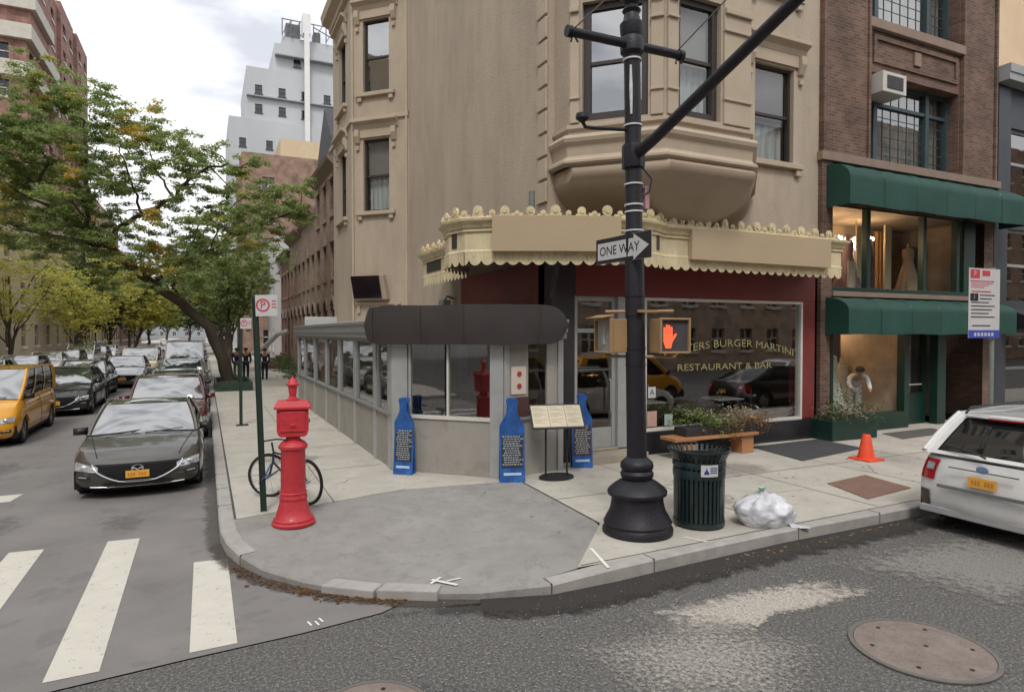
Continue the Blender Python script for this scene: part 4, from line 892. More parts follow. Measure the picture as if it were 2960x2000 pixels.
# flat fronted block with simple punched windows: one builder for the far masses
def block(name, label, cat, x0, x1, y0, y1, z1, mat, faces='S', wz=3.1, wx=2.6, ww=1.2, wh=1.5, z0w=1.3, lit=False, frm=None, parent=None, group=None, z0=0.0):
    b = thing(name, label, cat, ((x0 + x1) / 2, (y0 + y1) / 2, z0), group=group) if parent is None else parent
    spec = {'S': (frame(x0, y0, 1, 0), x1 - x0), 'W': (frame(x0, y1, 0, -1), y1 - y0), 'E': (frame(x1, y0, 0, 1), y1 - y0), 'N': (frame(x1, y1, -1, 0), x1 - x0)}
    mw = MB(); wins = []
    for f, (T, L) in spec.items():
        hs = []
        if f in faces:
            n = max(1, int(L / wx)); sp = L / n
            for i in range(n):
                z = z0 + z0w
                while z + wh < z1 - .5: hs.append((sp * (i + .5) - ww / 2, sp * (i + .5) + ww / 2, z, z + wh)); z += wz
        wall(T, 0, L, z0, z1, hs, .3, mw); wins += [(T, h) for h in hs]
    mw.T = None; mw.poly([(x0, y0, z1), (x1, y0, z1), (x1, y1, z1), (x0, y1, z1)])
    mw.build('wall', mat, b)
    wins.sort(key=lambda q: math.dist(q[0](q[1][0], 0, q[1][2]), (0, 0, 2.5)))
    have = sum(1 for c_ in b.children if c_.name.startswith('window')); mf = MB(); mg = MB()
    for i, (T, (p, q, r, t)) in enumerate(wins):
        rest = i + have >= 98
        if not rest: mf = MB(); mg = MB()
        mf.T = T; mg.T = T
        mg.poly([(p, -.25, r), (q, -.25, r), (q, -.25, t), (p, -.25, t)])
        mf.box(p - .1, q + .1, .004, .12, r - .2, r); mf.box(p, q, -.24, -.16, (r + t) / 2 - .04, (r + t) / 2 + .04); mf.box((p + q) / 2 - .04, (p + q) / 2 + .04, -.24, -.17, r, t)
        if not rest: mg.build('pane', M_glassd, mf.build('window', frm or whitef, b)); mf = MB(); mg = MB()
    if mf.f: o = mf.build('window', frm or whitef, b); o['kind'] = 'stuff'; mg.build('pane', M_glassd, o)['kind'] = 'stuff'
    return b
# white tower with setbacks
W = block('white_tower', 'tall stepped white painted tower with a chimney shaft and roof tank', 'apartment tower', 4.0, 30, 120, 140, 20, white_st, 'S', frm=steel, wx=5)
def more(x0, x1, y0, y1, z0, z1, mat, faces='', **k):
    block('', '', '', x0, x1, y0, y1, z1, mat, faces, parent=W, z0=z0, **k)
more(4.0, 30, 120, 140, 20.01, 39.5, white_st, 'S', wx=4.1, wz=3.3, ww=1.1, wh=1.5, frm=steel); more(6.9, 34, 120.5, 140, 39.5, 48.6, white_st, 'S', wx=3.7, wz=3.3, ww=1.2, wh=1.5, frm=steel); more(11.6, 34, 121, 140, 48.6, 53.6, white_st, 'S', wx=6, wz=4.4, frm=steel); more(13.0, 34, 122, 134, 53.6, 55.4, white_st, '')
m = MB(); m.box(16.4, 17.25, 119.2, 120.0, 24, 55.5); m.box(16.15, 17.5, 119.3, 121.4, 55.5, 59.0); m.build('chimney_shaft', M('white_flue', (.72, .72, .71), .8, .05, 1), W)
m = MB()
for x in (12.9, 14.4, 15.9, 18.3, 20.5):
    m.tube([(x, 121.5, 55.3), (x, 121.5, 58.4)], .10, 5); m.tube([(x, 121.5, 55.6), (x + 1.5, 121.5, 58.2)], .07, 5)
m.tube([(12.9, 121.5, 58.3), (20.5, 121.5, 58.3)], .1, 5); m.tube([(18.3, 121.5, 57.8), (24, 121.5, 55.5)], .1, 5); m.box(13.6, 15.9, 122.2, 124.4, 55.4, 58.0); m.box(18.4, 19.6, 122.2, 124.4, 55.4, 57.3)
m.build('roof_tank', M('tank_grey', (.16, .16, .17), .8, .2, 2), W)
for x, z in ((3.95, 30.2), (6.85, 43.4), (11.55, 51.2)): m = MB(); m.box(x, 30, 119.8, 119.98 if z < 36 else (120.48 if z < 46 else 120.98), z, z + .2); m.build('ledge', steel_l, W)
block('brick_apartment_block', 'old pinkish brick apartment block with a cream rooftop bulkhead, below the white tower', 'apartment block', 3.6, 24, 72, 86, 21.2, brick_tan, 'S', wx=4.4, wz=3.2)
Bk = block('cream_bulkhead', 'cream rooftop bulkhead between the old brick block and the white tower', 'bulkhead', 7.6, 14.5, 74, 82, 23.6, M('cream_wall', (.58, .48, .32), .85, .06, 1), '', z0=21.21)
block('grey_stone_block', 'pale grey block closing the right side of the street in the distance', 'apartment block', 5, 22, 150, 175, 26, M('pale_stone', (.45, .44, .42), .9, .1, .3), 'SW')
block('white_townhouse', 'narrow white painted town house beyond the row houses', 'town house', 4.6, 14, 49.05, 55, 9.5, M('white_stucco', (.6, .6, .6), .85, .08, 1), 'W', wx=2, ww=1)
# left side of the street
RT = thing('red_brick_tower', 'red brick apartment tower with stepped terraces and white balcony rails', 'apartment tower', (-24, 78, 0))
tiers = [(-13.6, 68, 79.5, 27.8), (-14.8, 76, 84, 33.6), (-15.4, 82, 92, 41.0), (-15.0, 92.01, 100, 41.6), (-14.6, 100.01, 108, 41.2)]
for i, (x, y0, y1, z) in enumerate(tiers): block('', '', '', x - 20 + i * .3, x, y0, y1, z, brick_red, 'SE' if i < 3 else 'E', parent=RT, z0=15.41, wz=3.1, wx=3.6, ww=1.6, wh=1.4, z0w=1.0)
tw_ = M('terrace_white', (.50, .48, .43), .8, .1, 2)
for x, y0, y1, z in ((-13.6, 68, 79.5, 27.8), (-14.8, 76, 84, 33.6), (-13.6, 68, 79.5, 24.6)):
    m = MB(); m.box(x - 9, x + .5, y0 - .5, y0 - .01, z - .3, z + .02); m.box(x + .01, x + .5, y0 - .01, y1, z - .3, z + .02)
    m.box(x - 9, x + .5, y0 - .5, y0 - .42, z + .02, z + .95); m.box(x + .42, x + .5, y0 - .42, y1, z + .02, z + .95); m.build('terrace_rail', tw_, RT)
block('', '', '', -36, -13.4, 57.9, 108, 15.4, limestone, 'E', parent=RT, wx=4.2, wz=3.4, ww=1.4, wh=1.8, z0w=1.4)
block('limestone_apartment_house', 'yellowish limestone apartment house at the left edge behind the trees', 'apartment house', -36, -13.6, 36, 57.8, 17.5, limestone, 'SE', wx=2.8)
block('beige_apartment_house', 'beige brick apartment house farther down the left side of the street', 'apartment house', -34, -13.4, 92.3, 130, 21, M_brick('beige_brick', (.42, .32, .22), (.34, .25, .17), (.3, .25, .2)), 'SE')
block('brown_apartment_house', 'brown brick house far down the left side of the street', 'apartment house', -30, -13.2, 131, 170, 15, brick_tan, 'SE')
block('grey_street_end_block', 'dim grey block closing the end of the street', 'apartment block', -45, 30, 330, 345, 22, M('distant_stone', (.33, .34, .35), .9, .1, .1), 'S', wx=5)
NS = thing('corner_kiosk', 'small kiosk with a pale green roof and dark red side at the left edge', 'kiosk', (-12.6, 36, .15))
m = MB(); m.box(-14, -11.6, 36, 40, .15, 1.9); m.build('body', M('kiosk_red', (.22, .03, .04), .6, .2, 2), NS); m = MB(); m.prism([(-14.2, 35.6), (-11.3, 35.6), (-11.3, 40.3), (-14.2, 40.3)], 1.9, 2.5); m.build('roof', M('kiosk_green', (.25, .33, .30), .7, .1, 2), NS, bevel=.08)
# across the avenue, seen only in the shop glass
OP = block('opposite_building', 'buff brick building on the other side of the avenue, mirrored in the shop glass', 'building', -8, 44, -26, -14, 13.0, M_brick('buff_brick', (.46, .38, .29), (.38, .30, .22), (.35, .3, .25)), 'N', wx=2.6)
block('corner_apartment_house', 'stone apartment house on the far corner left of the crosswalk', 'apartment house', -36, -13.6, 6, 35.5, 19, limestone, 'ES', wx=2.8)  # out of view; added to block low sky light from the left
block('far_corner_building', 'brown brick building on the corner across both streets', 'building', -50, -14, -30, -14, 20, brick_tan, 'NE', wx=2.8)  # unseen block added behind the camera so light falls more from above
block('avenue_end_building', 'brown brick building farther along the avenue across the road', 'building', 44.5, 90, -26, -14, 20, brick_tan, 'N', wx=2.8)  # unseen block added across the avenue to hold back horizon light

# ================================================================ trees
bark = M('bark', (.085, .068, .052), .95, .3, 4, .8, 25, stretch=(1, 1, .3)); bark_l = M('grey_bark', (.12, .10, .08), .95, .3, 4, .5, 25)
lf_main = M_leaf('locust_leaf', (.18, .27, .10), (.44, .51, .19), (.70, .52, .12)); lf_yel = M_leaf('yellow_leaf', (.38, .40, .09), (.66, .60, .15)); lf_grn = M_leaf('mid_green_leaf', (.13, .20, .08), (.32, .38, .13), (.36, .33, .09)); lf_dk = M_leaf('dark_leaf', (.065, .11, .05), (.17, .22, .08))
def leaves(clusters, per, size, seed, spread=1.0, flat=.55, dens=None):
    rnd = random.Random(seed); m = MB(); V = m.v; F = m.f
    for (cx, cy, cz, r) in clusters:
        nn = int(per * r * r)
        twigs = [(rnd.gauss(0, .52) * r, rnd.gauss(0, .52) * r, rnd.gauss(0, .60 * flat) * r) for _ in range(max(4, int(24 * r * r)))]
        for i in range(nn):
            tx, ty, tz = rnd.choice(twigs)
            x = cx + (tx + rnd.gauss(0, .13)) * spread; y = cy + (ty + rnd.gauss(0, .13)) * spread; z = cz + tz + rnd.gauss(0, .05) - .02
            s = size * rnd.uniform(.6, 1.3); a_ = rnd.uniform(0, 6.28); ti = rnd.gauss(0, .45)
            ux, uy, uz = math.cos(a_) * s, math.sin(a_) * s, math.sin(ti) * s; vx, vy, vz = -math.sin(a_) * s * .38, math.cos(a_) * s * .38, rnd.gauss(0, .25) * s
            b = len(V); V.extend([(x - ux, y - uy, z - uz), (x + vx, y + vy, z + vz), (x + ux, y + uy, z + uz), (x - vx, y - vy, z - vz)]); F.append([b, b + 1, b + 2, b + 3])
    return m
TR_ = thing('honey_locust_tree', 'large leaning locust tree with dark trunk and wide green crown over the parked cars', 'tree', (.92, 30.1, .15))
Tk = [(.92, 30.11, .1), (.72, 29.91, 1.37), (.15, 29.9, 2.69), (-.9, 30.0, 3.75), (-1.95, 30.1, 4.5), (-2.65, 30.2, 5.2), (-3.43, 30.3, 5.98)]
BR = [([(-3.43, 30.3, 5.98), (-3.23, 30.48, 6.7), (-2.29, 30.04, 7.38), (-1.06, 29.02, 7.87), (-.49, 28.66, 8.72), (.62, 28.14, 9.16), (1.56, 27.68, 9.07)], .15),
      ([(-3.43, 30.3, 5.98), (-4.3, 30.44, 6.71), (-4.99, 30.22, 7.14), (-5.64, 30.0, 7.97), (-6.85, 30.06, 9.26)], .16),
      ([(-4.3, 30.44, 6.71), (-4.06, 30.35, 8.02), (-4.1, 30.5, 8.92), (-4.32, 30.87, 10.74), (-4.5, 31.21, 11.88)], .12),
      ([(-3.43, 30.3, 5.98), (-5.37, 30.72, 6.3), (-7.02, 30.63, 6.83), (-8.66, 30.87, 7.2)], .13),
      ([(-1.95, 30.1, 4.5), (-1.04, 29.95, 5.32), (.28, 29.34, 6.05), (1.6, 28.72, 6.6), (2.92, 28.1, 7.33), (3.75, 27.72, 7.78)], .10),
      ([(-5.64, 30.0, 7.97), (-5.33, 29.88, 9.15), (-6.07, 30.27, 10.5)], .08), ([(-.9, 30.0, 3.75), (-1.15, 30.54, 4.63), (-.56, 30.85, 6.18), (.14, 31.11, 7.79)], .09),
      ([(-1.06, 29.02, 7.87), (-1.63, 29.76, 8.84), (-1.98, 30.51, 10.06)], .07), ([(-4.99, 30.22, 7.14), (-6.4, 30.6, 7.9), (-8.1, 31, 8.9)], .08), ([(-2.29, 30.04, 7.38), (-2.6, 29.4, 8.6), (-2.9, 29.2, 9.9)], .07),
      ([(.28, 29.34, 6.05), (.7, 28.6, 7.2), (1.7, 28.2, 8.2)], .05), ([(-3.43, 30.3, 5.98), (-3.9, 28.9, 6.5), (-4.3, 27.6, 7.4)], .1)]
def wob(path, n, amp, seed):
    rnd = random.Random(seed); out = []
    for i in range(len(path) - 1):
        for k in range(n): f = k / n; out.append(tuple(path[i][j] + (path[i + 1][j] - path[i][j]) * f + (rnd.gauss(0, amp) if (i or k) else 0) for j in range(3)))
    out.append(path[-1]); return out
m = MB(); tp = wob(Tk, 3, .03, 1); n_ = len(tp); m.tube(tp, [.29 - .15 * (i / n_) ** .6 for i in range(n_)], 12)
m.lathe([(.55, 0), (.42, .12), (.34, .35)], 12, .92, 30.11, .1)
trunk = m.build('trunk', bark, TR_, smooth=True)
rnd = random.Random(11); m = MB(); tips = []
def branch(path, r, seed):
    p = wob(path, 4, .05, seed); n = len(p); m.tube(p, [r * .82 * (1 - .75 * i / n) for i in range(n)], 7)
    rr = random.Random(seed + 50)
    for i in range(3, n, 2):
        q = Vector(p[i]); d = Vector((rr.gauss(0, 1), rr.gauss(0, 1), rr.gauss(.3, .5))).normalized() * rr.uniform(.6, 1.4)
        e = q + d; mid = q + d * .5 + Vector((rr.gauss(0, .12), rr.gauss(0, .12), .1)); m.tube([q, mid, e], [r * .3 * (1 - .5 * i / n), r * .2, .008], 5); tips.append((e.x, e.y, e.z, rr.uniform(.35, .6)))
for i, (p, r) in enumerate(BR): branch(p, r, i)
m.build('limbs', bark, TR_, smooth=True)
CLS = [(-6.06, 30.27, 11.33, 1.07), (-4.99, 31.47, 12.16, .98), (-3.73, 29.89, 11.57, .98), (-2.77, 30.72, 11.07, .89), (-1.81, 30.37, 10.56, .8), (-6.45, 29.46, 9.89, 1.25), (-5.07, 28.51, 9.81, 1.07), (-4.44, 32.8, 10.9, 1.07), (-2.45, 28.61, 9.51, .8), (-.92, 27.74, 9.65, .8), (-.02, 31.54, 9.98, .8), (.93, 28.14, 8.96, .8), (1.68, 29.82, 8.64, .71), (-6.86, 31.92, 9.12, 1.07), (-5.93, 32.38, 8.96, .89), (-4.34, 28.89, 8.37, .8), (-3.47, 31.17, 8.96, .71), (-.71, 31.14, 8.86, .5), (.3, 28.73, 8.29, .45), (-7.4, 33.62, 7.97, .89), (-5.98, 32.55, 7.54, .6), (1.14, 25.75, 6.96, .71), (2.32, 29.05, 7.43, .89), (3.06, 27.77, 7.46, .8), (3.51, 26.94, 7.36, .54), (-.32, 26.26, 6.61, .71), (.64, 30.43, 6.77, .89), (1.71, 27.73, 6.12, .8), (-1.37, 30.59, 7.03, .55), (-4.85, 33.13, 6.21, .89), (-6.21, 32.86, 6.1, .8), (-7.66, 34.71, 6.62, .71), (-3.34, 29.7, 5.37, .8), (-2.42, 31.52, 6.16, .6), (-1.31, 29.01, 5.74, .8), (-.4, 31.29, 5.67, .89), (-4.01, 32.69, 4.69, .71), (-2.41, 27.58, 4.42, .54), (-.95, 27.09, 4.6, .71), (.56, 26.84, 5.1, .71), (1.69, 30.45, 5.3, .54), (-1.89, 29.38, 11.5, .36), (2.59, 28.2, 8.22, .63), (-8.0, 31.52, 10.26, 1.25), (-8.35, 32.78, 7.91, 1.25)]
CLS += [(x + .5, y - .6, z - .55, r * .75) for x, y, z, r in CLS if x < -2.2 and z > 7] + [(-2.2, 28.5, 10.4, .8), (-1.2, 29.5, 10.2, .7), (-7.2, 28.6, 11.2, .9), (-5.6, 29.3, 12.3, .7), (-6.8, 29, 8.6, .8), (-4.6, 29, 7.4, .7)]
CLS += [(-1.9, 30.6, 9.3, .7), (-3.0, 29.3, 8.2, .7), (.2, 29.3, 7.5, .6), (-.9, 28.3, 7.6, .5), (-3.6, 28.8, 6.6, .7), (-2.6, 29.2, 6.4, .6), (-5.2, 29.2, 5.9, .8), (-6.6, 29.6, 6.3, .9), (2.2, 27.4, 7.0, .6), (-2.6, 28.8, 5.3, .65), (-1.8, 28.6, 4.95, .55), (-3.4, 28.8, 5.7, .65), (-4.3, 28.6, 6.3, .6), (-2.0, 28.9, 5.8, .6), (-1.0, 28.6, 5.2, .55), (-.3, 28.7, 5.9, .6), (-5.2, 28.8, 6.7, .6), (-1.6, 28.4, 7.3, .5), (1.0, 28.2, 6.3, .55)]
leaves(CLS + tips, 2600, .060, 21, flat=.8).build('crown', lf_main, TR_)
def gen_tree(name, label, x, y, h, rc, leafm, barkm, seed, per=420, size=.13, lean=(0, 0), group='street trees along the side street', z0=.15, low=.35):
    rnd = random.Random(seed); t = thing(name, label, 'tree', (x, y, z0), group=group)
    m = MB(); top = (x + lean[0], y + lean[1], z0 + h * .75); p = wob([(x, y, z0 - .05), (x + lean[0] * .3, y + lean[1] * .3, z0 + h * low), top], 4, .05, seed); m.tube(p, [.2 * h / 9 * (1 - .8 * i / len(p)) for i in range(len(p))], 8)
    cl = []
    for k in range(9):
        a_ = k * 2.4 + rnd.uniform(-.3, .3); f = low + .3 + (1 - low - .35) * k / 9; rr = rc * math.sin(PI * min(1, .25 + .7 * (1 - k / 9))) * rnd.uniform(.7, 1)
        s = p[min(len(p) - 1, int(len(p) * (low + .05 + .5 * k / 9)))]; e = (x + lean[0] * f + rr * math.cos(a_), y + lean[1] * f + rr * math.sin(a_), z0 + h * f)
        mid = ((s[0] + e[0]) / 2, (s[1] + e[1]) / 2, (s[2] + e[2]) / 2 + .1 * h * rnd.random()); m.tube(wob([s, mid, e], 3, .08, seed + k), [.06 * h / 9, .055 * h / 9, .05 * h / 9, .04 * h / 9, .03 * h / 9, .02, .012], 6)
        cl += [(e[0], e[1], e[2], rc * rnd.uniform(.32, .45)), (mid[0] + rnd.gauss(0, .3), mid[1] + rnd.gauss(0, .3), mid[2] + .4, rc * rnd.uniform(.25, .4))]
    for k in range(8): a_ = rnd.uniform(0, 6.28); q = rnd.uniform(.1, .8) * rc; cl.append((x + lean[0] * .8 + q * math.cos(a_), y + lean[1] * .8 + q * math.sin(a_), z0 + h * rnd.uniform(low + .25, 1.0), rc * rnd.uniform(.28, .4)))
    m.build('trunk', barkm, t, smooth=True); leaves(cl, per, size, seed, flat=.7).build('crown', leafm, t); return t
gen_tree('ginkgo_tree', 'yellow green street tree with slim trunk in front of the limestone house', -10.4, 47, 7.6, 3.2, lf_yel, bark, 31, per=200, size=.10, low=.2)
gen_tree('ginkgo_tree', 'bright yellow street tree overhanging the left parked cars, beyond the first yellow one', -9.2, 58, 7.2, 3.6, lf_yel, bark, 32, per=170, size=.13, lean=(1.2, 0), low=.18)
gt = gen_tree('street_tree', 'yellowish green tree leaning over the middle of the street in the distance', -7.5, 84, 8.4, 4.0, lf_yel, bark, 33, per=150, size=.18, lean=(2.5, 0), low=.2)
gen_tree('street_tree', 'slim green tree just behind the leaning locust trunk', 1.3, 41, 8.5, 3.0, lf_grn, bark_l, 34, per=230, size=.12, low=.22)
gr = gen_tree('street_tree', 'green tree on the right pavement beyond the two walkers', 1.6, 54, 9, 3.6, lf_grn, bark, 35, per=190, size=.15, low=.2)
gd = gen_tree('street_tree', 'dark green tree far down the left pavement', -10, 88, 11, 5.5, lf_dk, bark, 36, per=200, size=.22, low=.18)
copy_tree(gd, (1.5, 76, .15), 40, 'dark green tree far down the right pavement, third from the locust'); copy_tree(gr, (1.4, 98, .15), 200, 'mid green tree far down the right pavement, past the dark one', sc=(1.1, 1.1, 1.1))
copy_tree(gd, (-10.2, 112, .15), 130, 'dark tree in the far row on the left, the nearer of the last two'); copy_tree(gd, (-10, 145, .15), 250, 'dark tree at the far end of the left row', sc=(1.2, 1.2, 1.2)); copy_tree(gd, (1.5, 125, .15), 10, 'dark tree in the far row on the right, nearer one', sc=(1.1, 1.1, 1.1)); copy_tree(gd, (2, 160, .15), 300, 'dark tree at the far end of the right row', sc=(1.2, 1.2, 1.2))
copy_tree(gr, (-10.5, 72, .15), 120, 'mid green tree on the left pavement behind the bright yellow one')
copy_tree(gd, (-4, 215, 0), 60, 'dark tree mass closing the street end', sc=(1.6, 1.6, 1.2)); copy_tree(gd, (3, 240, 0), 160, 'rightmost dark tree closing the street end', sc=(1.6, 1.6, 1.2)); copy_tree(gd, (-11, 235, 0), 10, 'leftmost dark tree closing the street end', sc=(1.6, 1.6, 1.2))
m = MB(); m.box(.35, 1.75, 28.1, 28.2, .15, .5); m.box(.35, 1.75, 31.6, 31.7, .15, .5); m.box(.35, .43, 28.2, 31.6, .15, .5); m.box(1.67, 1.75, 28.2, 31.6, .15, .5)
TG_ = tag(m.build('tree_guard', M('tree_guard_green', (.02, .045, .03), .6, .2, 4)), 'low dark green guard around the foot of the leaning locust', 'tree guard')
leaves([(.8, 29, .35, .35), (1.2, 30.8, .35, .4), (.8, 28.5, .4, .35)], 900, .05, 5).build('ground_cover', lf_dk)['kind'] = 'stuff'
bpy.data.objects['ground_cover']['label'] = 'low dark green planting inside the tree guard'
for i, (x, y, s) in enumerate(((3.6, 30, .9), (4.3, 36.5, 1.2), (4.1, 41.5, 1.0))):
    t = thing('shrub', ['dark green shrub by the row house wall just beyond the cafe', 'bushy dark shrub by the second row house', 'dark shrub by the white stoop rail'][i], 'shrub', (x, y, .15), group='shrubs in front of the row houses'); leaves([(x, y, .15 + s * .5, s * .6), (x + .2, y - .3, .15 + s * .35, s * .5), (x, y + .3, .15 + s * .7, s * .4)], 1500, .05, 60 + i).build('foliage', lf_dk, t); m = MB(); m.tube([(x, y, .14), (x, y, .15 + s * .6)], .03); m.build('stem', bark, t)
# ================================================================ cars
tyre = M('tyre_rubber', (.015, .015, .016), .85, .2, 8); rimm = M('alloy_rim', (.35, .35, .36), .3, .1, 5, metal=.8); chrome = M('chrome', (.7, .7, .72), .15, .05, 5, metal=1); under = M('underbody', (.008, .008, .009), .95, .3, 4)
trimb = M('black_trim', (.02, .02, .022), .5, .2, 5); lampg = M('headlamp', (.45, .47, .50), .12, .35, 14, metal=.4, coat=1); redl = M('tail_lamp', (.35, .012, .015), .2, .2, 10, coat=1); amber = M('amber_lamp', (.6, .2, .03), .2, .1, 10)
plate_o = M('orange_plate', (.80, .40, .06), .5, .06, 12); plate_t = M('plate_navy', (.03, .03, .10), .5, .1, 5)
ws = M_glass('windscreen', refl=.42, dark=(.045, .055, .055), rough=.06); sg = M_glass('car_side_glass', refl=.08, dark=(.012, .014, .015), rough=.03)
def paint(name, c, metal=.3): return M(name, c, .32, .08, 3, 0, metal=metal, coat=1)
P_ = {k: paint('paint_' + k, c, me) for k, c, me in (('bronze', (.085, .078, .068), .5), ('maroon', (.10, .02, .028), .4), ('white', (.66, .66, .65), 0), ('black', (.012, .012, .014), .2), ('silver', (.42, .43, .44), .6), ('yellow', (.78, .36, .02), 0), ('charcoal', (.05, .05, .052), .4), ('cream', (.72, .60, .34), 0), ('blue', (.03, .05, .12), .3))}
def lerp(a, b, f): return a + (b - a) * f
def interp(tab, x):
    if x <= tab[0][0]: return tab[0][1]
    for (x0, y0), (x1, y1) in zip(tab, tab[1:]):
        if x <= x1: return lerp(y0, y1, (x - x0) / (x1 - x0))
    return tab[-1][1]
CAR = {
 'sedan': dict(L=4.5, W=1.80, belt=[(0, .66), (.35, .78), (.9, .88), (1.25, .93), (2.4, .95), (3.7, .98), (4.2, .98), (4.5, .90)], cowl=1.25, rf=2.02, rr=3.05, rb=3.95, zr=1.43, wf=.88, wr=3.58, R=.325, wt=.66, zb=.2),
 'wagon': dict(L=4.4, W=1.80, belt=[(0, .70), (.35, .84), (.9, .95), (1.2, 1.0), (2.4, 1.03), (3.7, 1.07), (4.2, 1.07), (4.4, .99)], cowl=1.15, rf=1.85, rr=3.62, rb=4.24, zr=1.57, wf=.86, wr=3.5, R=.34, wt=.70, zb=.22),
 'van': dict(L=4.7, W=1.85, belt=[(0, .80), (.25, .95), (.6, 1.05), (.9, 1.12), (2.4, 1.12), (4.0, 1.12), (4.6, 1.12), (4.7, 1.05)], cowl=.80, rf=1.65, rr=4.35, rb=4.66, zr=1.83, wf=.86, wr=3.70, R=.33, wt=.78, zb=.22),
}
LV = [0, .10, .28, .5, .72, .9, 1.0]; WF = [.90, .965, .995, 1.0, .985, .95, .90]; YF = [-1, -.9, -.75, -.5, -.25, 0, .25, .5, .75, .9, 1]
FP = [(0, .12), (.1, .04), (.35, 0), (.6, .02), (.85, .07), (1, .17)]; RP = [(0, .10), (.1, .03), (.35, 0), (.55, .01), (.8, .05), (1, .12)]
def car(kind, col, name, label, loc, rz=0, group='cars in the side street', det='lo', zs=.9, cat='car', taxi=False, plate=True):
    c = CAR[kind]; L, W = c['L'], c['W']; zb = c['zb']; mat = P_[col]
    t = thing(name, label, cat, loc, rz, group, local=True); t.scale = (1, 1, zs)
    def hw(s): e = min(s, L - s); return W / 2 * (1 - .10 * max(0, 1 - e / .8) ** 2)
    def zt(s): return interp(c['belt'], s)
    def fz(s, z, zl=None): return max(0, min(1, (z - zb) / (zt(s) - zb)))
    def disp(s, y, z):
        yf = abs(y) / (W / 2); d = 0
        if s < 1.0: f = (1 - s / 1.0) ** 2; d += f * (.30 * yf ** 3.2 + interp(FP, fz(s, z)))
        if s > L - .9: f = (1 - (L - s) / .9) ** 2; d -= f * (.20 * yf ** 3.5 + interp(RP, fz(s, z)))
        return s + d
    X = lambda s, y, z: (y, s - L / 2, z)        # local: length along Y, nose at -Y
    ns = int(L / .06); S_ = [L * i / ns for i in range(ns + 1)]
    def low(s):
        z = zb
        for wx in (c['wf'], c['wr']):
            r2 = (c['R'] + .055) ** 2 - (s - wx) ** 2
            if r2 > 0: z = max(z, c['R'] + math.sqrt(r2))
        return z
    m = MB(); side = {}
    for sg_ in (-1, 1):
        rows = []
        for s in S_:
            zl = low(s); rows.append([X(disp(s, sg_ * hw(s) * wf_, z := max(zl, zb + (zt(s) - zb) * lv)), sg_ * hw(s) * wf_, z) for lv, wf_ in zip(LV, WF)])
        m.grid(rows)
    rows = []
    for s in S_: rows.append([X(disp(s, yf * hw(s) * .9, zt(s)), yf * hw(s) * .9, zt(s) + .035 * (1 - yf ** 2) * (1 - .6 * max(0, 1 - s / .3))) for yf in YF])
    m.grid(rows)
    for s in (0, L):
        rows = []
        for lv, wf_ in zip(LV, WF): z = zb + (zt(s) - zb) * lv; rows.append([X(disp(s, yf * hw(s) * wf_, z), yf * hw(s) * wf_, z + (.035 * (1 - yf ** 2) * .4 if lv == 1 else 0)) for yf in YF])
        m.grid(rows)
    body = m.build('body', mat, t, smooth=True)
    m = MB(); m.box(-W / 2 + .27, W / 2 - .27, -L / 2 + .25, L / 2 - .25, zb - .07, .62); m.box(-W / 2 + .06, W / 2 - .06, -L / 2 + .25, -L / 2 + c['wf'] - c['R'] - .08, zb - .01, .5); m.box(-W / 2 + .05, W / 2 - .05, -L / 2 + c['wf'] + c['R'] + .08, -L / 2 + c['wr'] - c['R'] - .08, zb - .01, .5); m.box(-W / 2 + .06, W / 2 - .06, -L / 2 + c['wr'] + c['R'] + .08, L / 2 - .2, zb - .01, .5)
    m.build('underbody', under, t)
    # greenhouse
    wb = W / 2 * .87; wt = W / 2 * c['wt'] / .78 * .78; wt = W / 2 * c['wt'] * 1.08; zr = c['zr']; co, rf, rr, rb = c['cowl'], c['rf'], c['rr'], c['rb']
    A0 = lambda sg_: Vector(X(co, sg_ * wb, zt(co) - .01)); A1 = lambda sg_: Vector(X(rf, sg_ * wt, zr - .02)); C1_ = lambda sg_: Vector(X(rr, sg_ * wt, zr - .03)); D0 = lambda sg_: Vector(X(rb, sg_ * wb * .97, zt(rb) - .01))
    m = MB(); m.patch(A0(-1), A0(1), A1(1), A1(-1), (0, -.16, .03), 14, 8); wsm = m.build('windscreen', ws, t, smooth=True)
    m = MB(); m.patch(D0(1), D0(-1), C1_(-1), C1_(1), (0, .08, .02), 12, 6); m.build('rear_window', sg, t, smooth=True)
    if kind != 'sedan':
        a_, b_, c_, d_ = D0(1), D0(-1), C1_(-1), C1_(1)
        def rp(u, v, off=.014): q = (a_ * (1 - u) + b_ * u) * (1 - v) + (d_ * (1 - u) + c_ * u) * v + Vector((0, .08, .02)) * (1 - (2 * u - 1) ** 2) * (.4 + .6 * (1 - (2 * v - 1) ** 2)); return (q.x, q.y + off, q.z + off * .3)
        m = MB(); m.grid([[rp(u, v) for u in (-.01, .03, .06, .09)] for v in (0, .25, .5, .75, 1)]); m.grid([[rp(u, v) for u in (.91, .94, .97, 1.01)] for v in (0, .25, .5, .75, 1)]); m.grid([[rp(k / 12, v) for k in range(13)] for v in (.90, .95, 1.02)]); m.grid([[rp(k / 12, v) for k in range(13)] for v in (-.02, .06)])
        m.build('rear_surround', mat, t, smooth=True)
    m = MB(); m.patch(A1(-1) , A1(1), C1_(1), C1_(-1), (0, 0, .055), 12, 8); m.v = [(x, y, z + .004) for x, y, z in m.v]; m.build('roof', mat, t, smooth=True)
